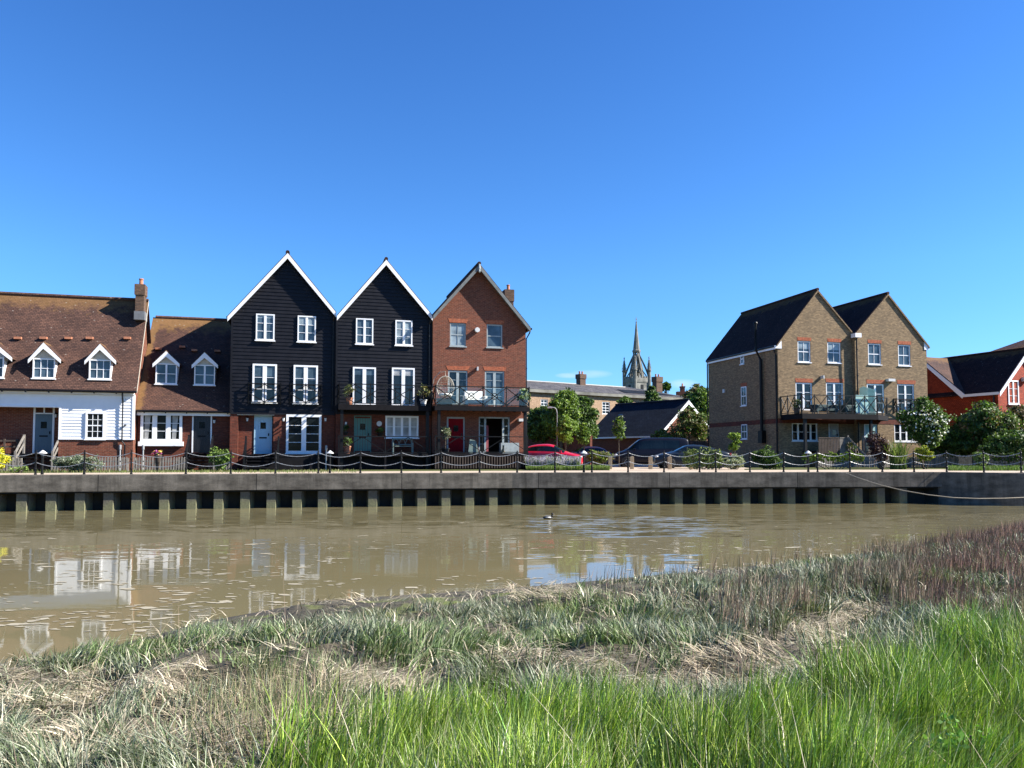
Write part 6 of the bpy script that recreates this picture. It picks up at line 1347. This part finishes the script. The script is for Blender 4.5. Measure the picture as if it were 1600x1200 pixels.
def patch_blades(name, label, poly_px, Y0, Y1, n_, h, w, pal, mat='leaf', cat=None, kind='stuff', tip=None, lean=.2):
    (xa, xb) = poly_px; Y = RNG.uniform(Y0, Y1, n_); X = (RNG.uniform(xa, xb, n_)-800)/FPX*Y; a = RNG.uniform(0, 6.28, n_); hh = h*RNG.uniform(.6, 1.15, n_)*(.7+.6*fbm(X, Y, 1.3, 4))
    ox, oy = np.cos(a)*hh*lean, np.sin(a)*hh*lean; sx, sy = -np.sin(a)*w/2, np.cos(a)*w/2
    V = np.stack([np.stack([X-sx, Y-sy, 0*X], 1), np.stack([X+sx, Y+sy, 0*X], 1), np.stack([X+ox*.4+sx*.8, Y+oy*.4+sy*.8, hh*.6], 1), np.stack([X+ox*.4-sx*.8, Y+oy*.4-sy*.8, hh*.6], 1), np.stack([X+ox+sx*.7, Y+oy+sy*.7, hh], 1), np.stack([X+ox-sx*.7, Y+oy-sy*.7, hh], 1)], 1).reshape(-1, 3)
    base = np.arange(n_)[:, None]*6; F = np.concatenate([base+np.array([[0, 1, 2, 3]]), base+np.array([[3, 2, 4, 5]])]); pal = np.array(pal); C = pal[RNG.integers(0, len(pal), n_)]*RNG.uniform(.75, 1.25, n_)[:, None]
    C2 = C if tip is None else np.array(tip)[RNG.integers(0, len(tip), n_)]; o = np_mesh(name, V, F, mat=M[mat], col=np.concatenate([C, C2]), loc=(0, 0, GZ)); return tag(o, label, cat, kind=kind)
patch_blades('lavender_bed', 'flowering purple lavender bed in front of the red car', (822, 906), 43.0, 45.6, 5200, .62, .030, [(.14, .19, .07), (.19, .24, .10), (.10, .15, .05)], tip=[(.34, .30, .45), (.42, .38, .5), (.25, .24, .3), (.18, .22, .12)])
patch_blades('lawn_bed', 'green grass strip before the parked cars', (822, 952), 40.6, 43.4, 12000, .22, .022, [(.10, .17, .03), (.13, .20, .04), (.17, .20, .06)])
patch_blades('garden_grass', 'rough green grass in the garden gap at the right', (1480, 1640), 39.8, 46, 6000, .2, .03, [(.08, .14, .03), (.12, .18, .04)])
patch_blades('path_weeds', 'thin weeds along the foot of the picket fences', (-20, 560), 35.0, 39.0, 1500, .12, .02, [(.12, .17, .04), (.2, .2, .08)])
# ================================================================== things on terraces and balconies
def potted(label, xw, yw, z, pot_r, pot_h, h, pal, n_=500, size=.05, stem=0, potmat='terracotta', shape=1.0, name='potted_plant'):
    rt = empty(name, label, 'potted plant', ROW.w(xw, yw, z), ROW.a)
    B().lathe([(pot_r*.7, 0), (pot_r*.95, pot_h*.85), (pot_r*1.08, pot_h*.86), (pot_r*1.08, pot_h), (pot_r*.9, pot_h), (pot_r*.85, pot_h-.03)], n=16).build('pot', M[potmat], rt, smooth=False)
    b = B().tube([(0, 0, pot_h-.05), (.01, 0, pot_h+stem+.1)], .018, 6)
    for a in range(5): b.tube([(0, 0, pot_h+stem*.9), (math.cos(a*1.3)*h*.25, math.sin(a*1.3)*h*.25, pot_h+stem+h*.5)], .008, 4)
    b.build('stem', M['bark'], rt)
    leaves('foliage', [(0, 0, pot_h+stem+h*.45, h*.45*shape, h*.45*shape, h*.45), (h*.12, 0, pot_h+stem+h*.65, h*.3*shape, h*.3*shape, h*.3)], n_, size, pal, parent=rt); return rt
xx = lambda px, y, py=690: H(px, py, y)[0]
potted('terracotta-potted plant at the left end of the black house balcony', xx(546, yfB+.35, 625), yfB+.35, zbalB, .20, .38, .60, [(.16, .20, .08), (.25, .24, .12)], stem=.15, n_=260, size=.07)
potted('white-potted round plant at the right end of the black house balcony', xx(661.5, yfB+.35, 625), yfB+.35, zbalB, .20, .36, .62, [(.16, .19, .07), (.28, .25, .12)], stem=.15, potmat='lantern_white', n_=260, size=.07)
potted('terracotta-potted shrub left of the green door on the terrace', xx(542.5, yB-.9), yB-.9, zter, .20, .42, .5, GREEN+SILV[:1], n_=300)
potted('hanging leafy basket left of the green door', xx(540, yB-.2, 672), yB-.2, zter+1.05, .13, .16, .4, DARK, n_=300, name='hanging_basket', potmat='black_iron')
potted('dark leafy hanging basket below the round wall plate', xx(594, yB-.2, 672), yB-.2, zter+1.0, .16, .16, .34, DARK+GREEN, n_=420, name='hanging_basket', potmat='black_iron', shape=1.4)
potted('olive standard tree in a dark pot left of the red door', xx(696, yK-.9), yK-.9, zterC, .24, .28, .62, [(.20, .22, .14), (.14, .17, .09), (.27, .27, .18)], n_=900, stem=.62, potmat='plastic', name='standard_tree')
potted('broad-leaved plant in a dark pot at the right end of the red house balcony', xx(819, yfC+.3, 625), yfC+.3, zdC, .18, .34, .75, [(.16, .25, .09), (.3, .36, .2)], n_=160, size=.14, potmat='plastic')
potted('dark plant in a black pot on the right pair balcony, left end', xx(1245, yfD+.5, 640), yfD+.5, zdD_, .22, .4, .55, DARK, n_=400, potmat='plastic')
potted('dark bushy plant on the landing before the pale grey door', xx(1293, yD-1.2), yD-1.2, zdD, .2, .3, .55, DARK+OLIVE[:1], n_=420, potmat='plastic', shape=1.5)
potted('olive-leaved plant between the two stair handrails of the right pair', xx(1331, yD-1.9), yD-1.9, 0.0, .22, 1.1, .6, OLIVE+GREEN, n_=350, potmat='wood_brown')
# egg chair
rt = empty('egg_chair', 'pale wicker hanging egg chair on the red brick house balcony', 'chair', ROW.w(xx(696, yfC+.75, 620), yfC+.75, zdC), ROW.a)
b = B()
for k in range(12):
    a = math.pi*(k/11)-.0; pts = []
    for i in range(13): t = math.pi*i/12; pts.append((math.sin(t)*.50*math.cos(a), math.sin(t)*.42*math.sin(a)+.05, .42+.66-.66*math.cos(t)))
    b.tube(pts, .012, 5)
for i in range(2, 11): t = math.pi*i/12; b.tube([(math.sin(t)*.50*math.cos(a), math.sin(t)*.42*math.sin(a)+.05, .42+.66-.66*math.cos(t)) for a in np.linspace(0, math.pi, 9)], .011, 5)
b.tube([(math.sin(t)*.50, .05, .42+.66-.66*math.cos(t)) for t in np.linspace(0, 2*math.pi, 25)], .028, 6); b.build('basket', M['wicker'], rt)
B().tube([(-.65, .35, .03), (-.72, .35, .9), (-.62, .32, 1.6), (-.30, .22, 1.98), (0, .08, 2.02), (0, .06, 1.76)], .02, 7).lathe([(.5, 0), (.5, .03)], (-.2, .2, 0), 20).build('stand', M['wicker'], rt)
B().lathe([(.10, .58), (.34, .60), (.38, .68), (.30, .74), (.05, .75)], (0, .02, 0), 16).build('cushion', M['sofa'], rt, smooth=True)
B().lathe([(.30, 0), (.38, .08), (.38, .30), (.32, .38), (.05, .40)], (.02, .05, .0), 16).build('base', M['wood_tan'], rt) if False else None
rt = empty('wicker_basket', 'tan wicker basket below the hanging egg chair', 'basket', ROW.w(xx(694, yfC+.4, 632), yfC+.4, zdC), ROW.a); B().box(-.42, .42, -.2, .2, 0, .36).box(-.45, .45, -.22, .22, .36, .42).build('body', M['wood_tan'], rt, bevel=.02)
# white sofa
def sofa(label, px, mat, w_, yb, zb, h=.78):
    rt = empty('garden_sofa', label, 'sofa', ROW.w(xx(px, yb, 625), yb, zb), ROW.a)
    B().box(-w_/2, w_/2, -.35, .3, .18, .42).build('seat', M[mat], rt, bevel=.04); B().box(-w_/2, w_/2, .22, .38, .18, h+.15).build('backrest', M[mat], rt, bevel=.04)
    for s_ in (-1, 1): B().box(s_*w_/2-.09, s_*w_/2+.09, -.36, .3, .12, .62).build('armrest', M[mat], rt, bevel=.03)
    for sx in (-1, 1):
        for sy in (-.3, .25): B().box(sx*w_/2*.9-.03, sx*w_/2*.9+.03, sy-.03, sy+.03, 0, .19).build('leg', M['wicker'], rt)
sofa('white cushioned sofa in the middle of the red brick house balcony', 742, 'sofa', 1.15, yfC+.75, zdC)
sofa('dark green sofa at the middle of the right pair balcony', 1287, 'teal_fab', 1.5, yfD+.7, zdD_, .5)
sofa('dark green two-seat sofa behind the frosted screen end of the right pair balcony', 1329, 'teal_fab', 1.2, yfD+.6, zdD_, .5)
# side table by sofa
rt = empty('side_table', 'small white slatted table right of the white balcony sofa', 'table', ROW.w(xx(767, yfC+.6, 625), yfC+.6, zdC), ROW.a)
B().box(-.3, .3, -.25, .25, .44, .48).build('table_top', M['white'], rt)
for sx in (-1, 1):
    for sy in (-1, 1): B().box(sx*.26-.025, sx*.26+.025, sy*.21-.025, sy*.21+.025, 0, .44).build('leg', M['white'], rt)
# bench under the four-light window
rt = empty('garden_bench', 'pale green garden bench with curved slat back on the black house terrace', 'bench', ROW.w(xx(629, yB-.6), yB-.6, zter), ROW.a)
B().box(-.55, .55, -.28, .12, .40, .45).build('seat', M['bench'], rt); b = B().box(-.55, .55, .14, .18, .80, .88).box(-.55, .55, .14, .18, .5, .55)
for k in (-1, 0, 1): b.tube([(k*.36+.17*math.cos(t), .16, .52+.30*math.sin(t)) for t in np.linspace(0, math.pi, 9)], .018, 5)
b.build('backrest', M['bench'], rt)
for sx in (-1, 1): B().box(sx*.55-.03, sx*.55+.03, -.28, -.22, 0, .62).build('leg', M['bench'], rt); B().box(sx*.55-.03, sx*.55+.03, .12, .18, 0, .90).build('leg', M['bench'], rt)
# terrace items of the red brick house
def rug(px, label, w_, h_, mat):
    rt = empty('draped_panel', label, 'screen', ROW.w(xx(px, yfC+.1), yfC+.14, zterC), ROW.a); B().prism([(-w_/2, .0), (w_/2, 0), (w_/2*.5, h_*.9), (-w_/2*.7, h_)], 0, .03).build('cloth', M[mat], rt, bevel=.01)
rug(740, 'pale green cover draped on the terrace rail left of the open patio door', .62, .80, 'bench')
rt = empty('dog', 'small tan and white dog sitting by the open patio door', 'dog', ROW.w(xx(786, yfC+.7), yfC+.7, zterC), ROW.a)
bm = bmesh.new(); vs_ = {}
def chain_skin(name, edges, rad, mat, par):
    ks = list(rad); me = bpy.data.meshes.new(name); me.from_pydata([k for k in [rad[q][0] for q in ks]], [(ks.index(a), ks.index(c)) for a, c in edges], []); o = bpy.data.objects.new(name, me); COL.objects.link(o); o.parent = par
    m = o.modifiers.new('skin', 'SKIN'); sv = me.skin_vertices[0].data if me.skin_vertices else None
    if sv is None: bpy.context.view_layer.objects.active = o; sv = me.skin_vertices[0].data
    for i, q in enumerate(ks): sv[i].radius = (rad[q][1], rad[q][1])
    sv[0].use_root = True; o.modifiers.new('sub', 'SUBSURF').levels = 2; o.modifiers['sub'].render_levels = 2; me.materials.append(mat); return o
bm.free()
try:
    me_ = bpy.data.meshes.new('tmp')
    pts = {'hip': ((0, .10, .12), .085), 'chest': ((0, -.03, .24), .075), 'neck': ((0, -.06, .34), .05), 'head': ((0, -.09, .42), .058), 'muz': ((0, -.17, .41), .03), 'el': ((.045, -.07, .48), .014), 'er': ((-.045, -.07, .48), .014),
           'fl': ((.045, -.07, .12), .026), 'fl2': ((.045, -.09, .015), .024), 'fr': ((-.045, -.07, .12), .026), 'fr2': ((-.045, -.09, .015), .024), 'kl': ((.08, .02, .10), .04), 'hl': ((.075, -.03, .02), .026), 'kr': ((-.08, .02, .10), .04), 'hr': ((-.075, -.03, .02), .026), 'tail': ((.05, .22, .05), .016)}
    me = bpy.data.meshes.new('body'); ks = list(pts); ed = [('hip', 'chest'), ('chest', 'neck'), ('neck', 'head'), ('head', 'muz'), ('head', 'el'), ('head', 'er'), ('chest', 'fl'), ('fl', 'fl2'), ('chest', 'fr'), ('fr', 'fr2'), ('hip', 'kl'), ('kl', 'hl'), ('hip', 'kr'), ('kr', 'hr'), ('hip', 'tail')]
    me.from_pydata([pts[k][0] for k in ks], [(ks.index(a), ks.index(c)) for a, c in ed], []); o = bpy.data.objects.new('body', me); COL.objects.link(o); o.parent = rt; o.modifiers.new('skin', 'SKIN')
    if not me.skin_vertices:
        b_ = bmesh.new(); b_.from_mesh(me); b_.verts.layers.skin.verify(); b_.to_mesh(me); b_.free()
    for i, k in enumerate(ks): me.skin_vertices[0].data[i].radius = (pts[k][1], pts[k][1])
    me.skin_vertices[0].data[0].use_root = True; s_ = o.modifiers.new('sub', 'SUBSURF'); s_.levels = 1; s_.render_levels = 2; me.materials.append(plain('tan_white_fur', (.42, .31, .17), .9, var=.8, sc=7))
except Exception as ex: print('dog', ex)
# ================================================================== bank grass, reeds and dead straw
def proj(x, y, z):
    dy, dz = y*_cp+(z-EYE)*_sp, (z-EYE)*_cp-y*_sp
    return 800+FPX*x/dy, CY-FPX*dz/dy
def scatter(n_, zmin=2.6, zmax=24, pw=1.0, margin=3.0):
    # density falls with distance; positions over the whole visible bank plus a margin for other viewpoints
    u = RNG.random(n_); y = zmin*(zmax/zmin)**(u**pw); x = RNG.uniform(-1, 1, n_)*(y*.70+margin)
    ok = y < shore(x)-.30; return x[ok], y[ok]
def grass_blades(name, x, y, h, w, lean_dir, lean, cols, mat, label, seg=3, curl=.5, z_off=0, flat=None, tipcol=None, tipfrom=1):
    n_ = len(x); z = bank_h(x, y)-.02+z_off; dx, dy = np.cos(lean_dir), np.sin(lean_dir); fa = RNG.uniform(0, 6.28, n_); sx, sy = np.cos(fa), np.sin(fa)
    V = []
    for i in range(seg+1):
        t = i/seg; o_ = lean*h*(t**(1+curl)); cz_ = h*t*np.sqrt(np.clip(1-(lean*t**curl*.8)**2, .05, 1)) if flat is None else flat*h*np.sin(t*math.pi*.9)+.02*t; ww = w*.5*(1-t**1.5*.92)
        V.append(np.stack([x+dx*o_-sx*ww, y+dy*o_-sy*ww, z+cz_], 1))
        if i < seg: V.append(np.stack([x+dx*o_+sx*ww, y+dy*o_+sy*ww, z+cz_], 1))
    m = 2*seg+1; V = np.stack(V, 1).reshape(-1, 3); base = np.arange(n_)[:, None]*m
    F4 = np.concatenate([base+np.array([[2*i, 2*i+1, 2*i+3, 2*i+2]]) for i in range(seg-1)]); F3 = base+np.array([[2*seg-2, 2*seg-1, 2*seg]])
    tc = cols if tipcol is None else tipcol
    C = np.concatenate([cols if i < tipfrom else tc for i in range(seg-1)]+[tc])
    o = np_mesh(name, V, F4, F3, M[mat], col=np.clip(C, 0, 1)); return tag(o, label, kind='stuff')
def pick(pal, n_, var=.25): pal = np.array(pal); return pal[RNG.integers(0, len(pal), n_)]*np.exp(RNG.normal(-.04, var*1.5, n_))[:, None]
# zone masks from the layout of the photo (looked up at each plant's foot)
GL = ([-200, 330, 430, 540, 700, 850, 1150, 1250, 1350, 1450, 1600, 1800], [1500, 1330, 1190, 1150, 1130, 1125, 1135, 1095, 1050, 1015, 985, 965])   # upper limit of the bright green grass
def zones(x, y):
    px, py = proj(x, y, bank_h(x, y)); nz = fbm(x, y, .9, 21, 3)-.5; nz2 = fbm(x, y, .5, 33, 3)-.5; fine = fbm(x, y, 3.2, 41, 2)-.5
    gl = np.interp(px, *GL); g = (py+nz*90+fine*30) > gl
    def blob(cx, cy, rx, ry, rot=0): c, s_ = math.cos(rot), math.sin(rot); u = ((px-cx)*c+(py-cy)*s_)/rx; v = (-(px-cx)*s_+(py-cy)*c)/ry; return u*u+v*v
    sb = np.minimum.reduce([blob(60, 1085, 190, 34, -.02), blob(330, 1140, 260, 34, -.22), blob(520, 1083, 130, 26, -.05), blob(120, 1190, 220, 30, -.1), blob(850, 1050, 130, 36, .12), blob(1030, 1075, 190, 28, .0), blob(1260, 1020, 110, 46, -.35), blob(1340, 965, 70, 22, -.2), blob(1150, 1035, 140, 22, -.2), blob(860, 935, 70, 12, 0), blob(250, 1065, 90, 22, -.3), blob(420, 1170, 140, 40, -.4)])
    straw = (sb+nz*2.4+fine*1.6) < .78
    pb = np.minimum.reduce([blob(1540, 900, 190, 95, -.15), blob(1190, 975, 75, 42, .1), blob(1420, 905, 110, 45, -.1), blob(1640, 990, 120, 60, 0)])
    reed = (pb+nz*2.6+fine*1.6) < .95
    return px, py, g & ~straw, straw & ~g, reed & ~g & ~straw, nz, nz2, fine
WIND = R(18)
def clump(x, y, sc, seed): return fbm(x, y, sc, seed, 3)
# 1. bright green tall grass
x, y = scatter(320000, 2.3, 16, 1.2); px, py, g, s_, rd, nz, nz2, fine = zones(x, y)
k = g & (RNG.random(len(x)) < .45+.5*(clump(x, y, 2.6, 52) > .42)); x, y, f1, f2 = x[k], y[k], fine[k], nz2[k]; n_ = len(x); print('green', n_)
c1 = clump(x, y, 3.0, 51); h = (.27+.22*RNG.random(n_)+f2*.22)*np.clip(.45+1.1*c1, .5, 1.35)
cg = pick([(.13, .215, .018), (.185, .28, .026), (.06, .115, .014), (.28, .36, .06), (.10, .18, .04), (.22, .27, .10)], n_)*(.72+.56*clump(x, y, 1.4, 53)[:, None])*(1+f1[:, None]*.4)
mid = np.clip((y-6.5)/4, 0, .75)[:, None]; cg = cg*1.22*(1-mid)+mid*pick([(.17, .20, .12), (.24, .25, .18), (.11, .15, .06)], n_); dead = RNG.random(n_) < .06; cg[dead] = pick([(.46, .40, .25), (.56, .52, .38)], dead.sum())
ld = WIND+RNG.normal(0, .9, n_)+clump(x, y, 1.1, 61)*5-2.5
grass_blades('tall_green_grass', x, y, h, .0055+.0075*RNG.random(n_)**2, ld, np.clip(.34+RNG.normal(0, .22, n_), .03, .93), cg, 'grass', 'tall bright green grass in the foreground', seg=4, curl=.9)
# 2. grey-green short sea grass
x, y = scatter(430000, 3.2, 24, .95); px, py, g, s_, rd, nz, nz2, fine = zones(x, y); c1 = clump(x, y, 1.9, 71); dens = np.clip((c1-.40)*6, .16, 1)
d_ = shore(x)-y; edge_ = d_ > .40+2.0*np.clip((fbm(x, y, .45, 73)-.42)*5, 0, 1)+.5*fbm(x, y, 3.0, 74)
k = ~g & edge_ & (RNG.random(len(x)) < dens*np.where(s_, .14, .95)*np.where(rd, .8, 1)); x, y, f1, f2, c1, d_ = x[k], y[k], fine[k], nz2[k], c1[k], d_[k]; n_ = len(x); print('grey', n_)
h = (.10+.14*RNG.random(n_))*np.clip(.35+1.5*c1, .5, 1.35)*np.clip(.35+d_*.28, .4, 1.1)
cg = pick([(.155, .185, .11), (.105, .14, .065), (.205, .235, .155), (.29, .31, .22), (.06, .085, .035)], n_)*(.7+.6*clump(x, y, 1.0, 72)[:, None])
gm = fbm(x, y, .7, 81) > .62; cg[gm] = cg[gm]*np.array([.88, 1.02, .68]); dd = RNG.random(n_) < .13; cg[dd] = pick([(.46, .42, .30), (.38, .33, .24)], dd.sum())
ld = clump(x, y, 1.3, 91)*14+RNG.normal(0, .8, n_)
grass_blades('grey_green_marsh_grass', x, y, h, (.006+.0008*y)*RNG.uniform(.5, 1.4, n_), ld, np.clip(.66+RNG.normal(0, .28, n_), .05, .97), cg, 'grass', 'short grey-green marsh grass on the bank', seg=3, curl=.9)
# 3. flattened straw in combed mats
x, y = scatter(300000, 2.6, 24, 1.0); px, py, g, s_, rd, nz, nz2, fine = zones(x, y); c1 = clump(x, y, 2.2, 103)
k = (s_ & (RNG.random(len(x)) < np.clip((c1-.3)*5, .15, .97))) | (~g & (RNG.random(len(x)) < .13*(c1 > .42))) | (g & (RNG.random(len(x)) < .02)); x, y, f1, c1 = x[k], y[k], fine[k], c1[k]; n_ = len(x); print('straw', n_)
L = .16+.28*RNG.random(n_); cs = pick([(.40, .34, .23), (.48, .41, .29), (.30, .24, .165), (.36, .29, .21), (.15, .13, .085), (.55, .48, .35), (.20, .20, .12)], n_, .2)*(.75+.5*c1[:, None])
ld = clump(x, y, .9, 101)*16+RNG.normal(0, .35, n_)
grass_blades('flattened_straw', x, y, L, .007+.0005*y, ld, np.full(n_, .95), cs, 'straw', 'matted pale dead straw washed over the bank', seg=3, curl=.05, flat=np.clip(RNG.normal(.09, .09, n_), .01, .5), z_off=.01+np.clip(c1-.35, 0, 1)*.35*RNG.random(n_))
# 4. brown-purple reeds
x, y = scatter(260000, 5.5, 24, .8); px, py, g, s_, rd, nz, nz2, fine = zones(x, y); c1 = clump(x, y, 1.2, 111)
k = (rd & (RNG.random(len(x)) < np.clip((c1-.38)*5, .05, .62))) | (~g & ~s_ & (px > 900) & (RNG.random(len(x)) < .06*(c1 > .5))); x, y, f1, c1 = x[k], y[k], fine[k], c1[k]; n_ = len(x); print('reed', n_)
h = (.26+.20*RNG.random(n_))*np.clip(.7+.35*(shore(x)-y), .6, 1.1)*(.7+.5*c1); cr = pick([(.15, .16, .08), (.20, .17, .11), (.11, .14, .06)], n_); ct = pick([(.19, .125, .095), (.25, .17, .125), (.13, .095, .072), (.34, .275, .20), (.19, .19, .115)], n_)
pxr = proj(x, y, 0*x+.5)[0]; fr = np.clip((pxr-1380)/120, 0, 1)[:, None]*.75; ct = ct*(1-fr)+fr*pick([(.20, .10, .085), (.26, .14, .115), (.12, .07, .06)], n_)
ld = WIND+RNG.normal(0, 1.0, n_)
grass_blades('brown_purple_reeds', x, y, h, .005+.0005*y, ld, np.clip(.20+RNG.normal(0, .14, n_), .02, .6), cr, 'straw', 'brown-purple seeding reeds at the right of the bank', seg=3, curl=.8, tipcol=ct, tipfrom=1)
# 5. long pale dead stalks in the foreground
n_ = 420; x, y = scatter(900, 2.6, 9, 1.1); px, py, g, *_r = zones(x, y); k = g | (RNG.random(len(x)) < .35); x, y = x[k], y[k]; n_ = len(x); L = .35+.45*RNG.random(n_)
grass_blades('dead_stalks', x, y, L, np.full(n_, .0055), RNG.uniform(0, 6.28, n_), np.clip(.65+RNG.normal(0, .25, n_), .1, .97), pick([(.42, .34, .24), (.5, .44, .34), (.3, .22, .16)], n_), 'straw', 'loose pale dead stalks leaning over the green grass', seg=5, curl=.25, z_off=.02)
# 6. dead stems standing at the lower left
n_ = 1700; px_ = RNG.normal(440, 75, n_); Y_ = RNG.uniform(4.2, 6.6, n_); x = (px_-800)/FPX*Y_; y = Y_; h = .22+.2*RNG.random(n_)
grass_blades('standing_dead_stems', x, y, h, np.full(n_, .0045), RNG.uniform(0, 6.28, n_), np.clip(.2+RNG.normal(0, .15, n_), .02, .7), pick([(.36, .29, .20), (.28, .21, .14), (.16, .19, .08), (.2, .22, .1)], n_), 'straw', 'thin standing dead stems at the lower left of the bank', seg=3, curl=.8)
# broad-leaved weeds at the bottom edge
for px, Y, lab in ((1045, 3.35, 'broad-leaved green weed in the grass at the bottom centre'), (1110, 3.3, 'bushy broad-leaved weed right of the bottom centre'), (1500, 3.6, 'pale-tipped weed in the grass at the bottom right')):
    x_ = (px-800)/FPX*Y; zg = float(bank_h(np.array([x_]), np.array([Y]))[0]); rt = empty('leafy_weed', lab, 'weed', (x_, Y, zg)); B().tube([(0, 0, 0), (.01, 0, .38)], .006, 5).build('stem', M['bark'], rt)
    leaves('foliage', [(0, 0, .34, .11, .11, .12), (.08, .02, .28, .08, .08, .09), (-.08, 0, .3, .08, .08, .09)], 150, .017, [(.16, .33, .04), (.11, .24, .04), (.22, .38, .08)], parent=rt)
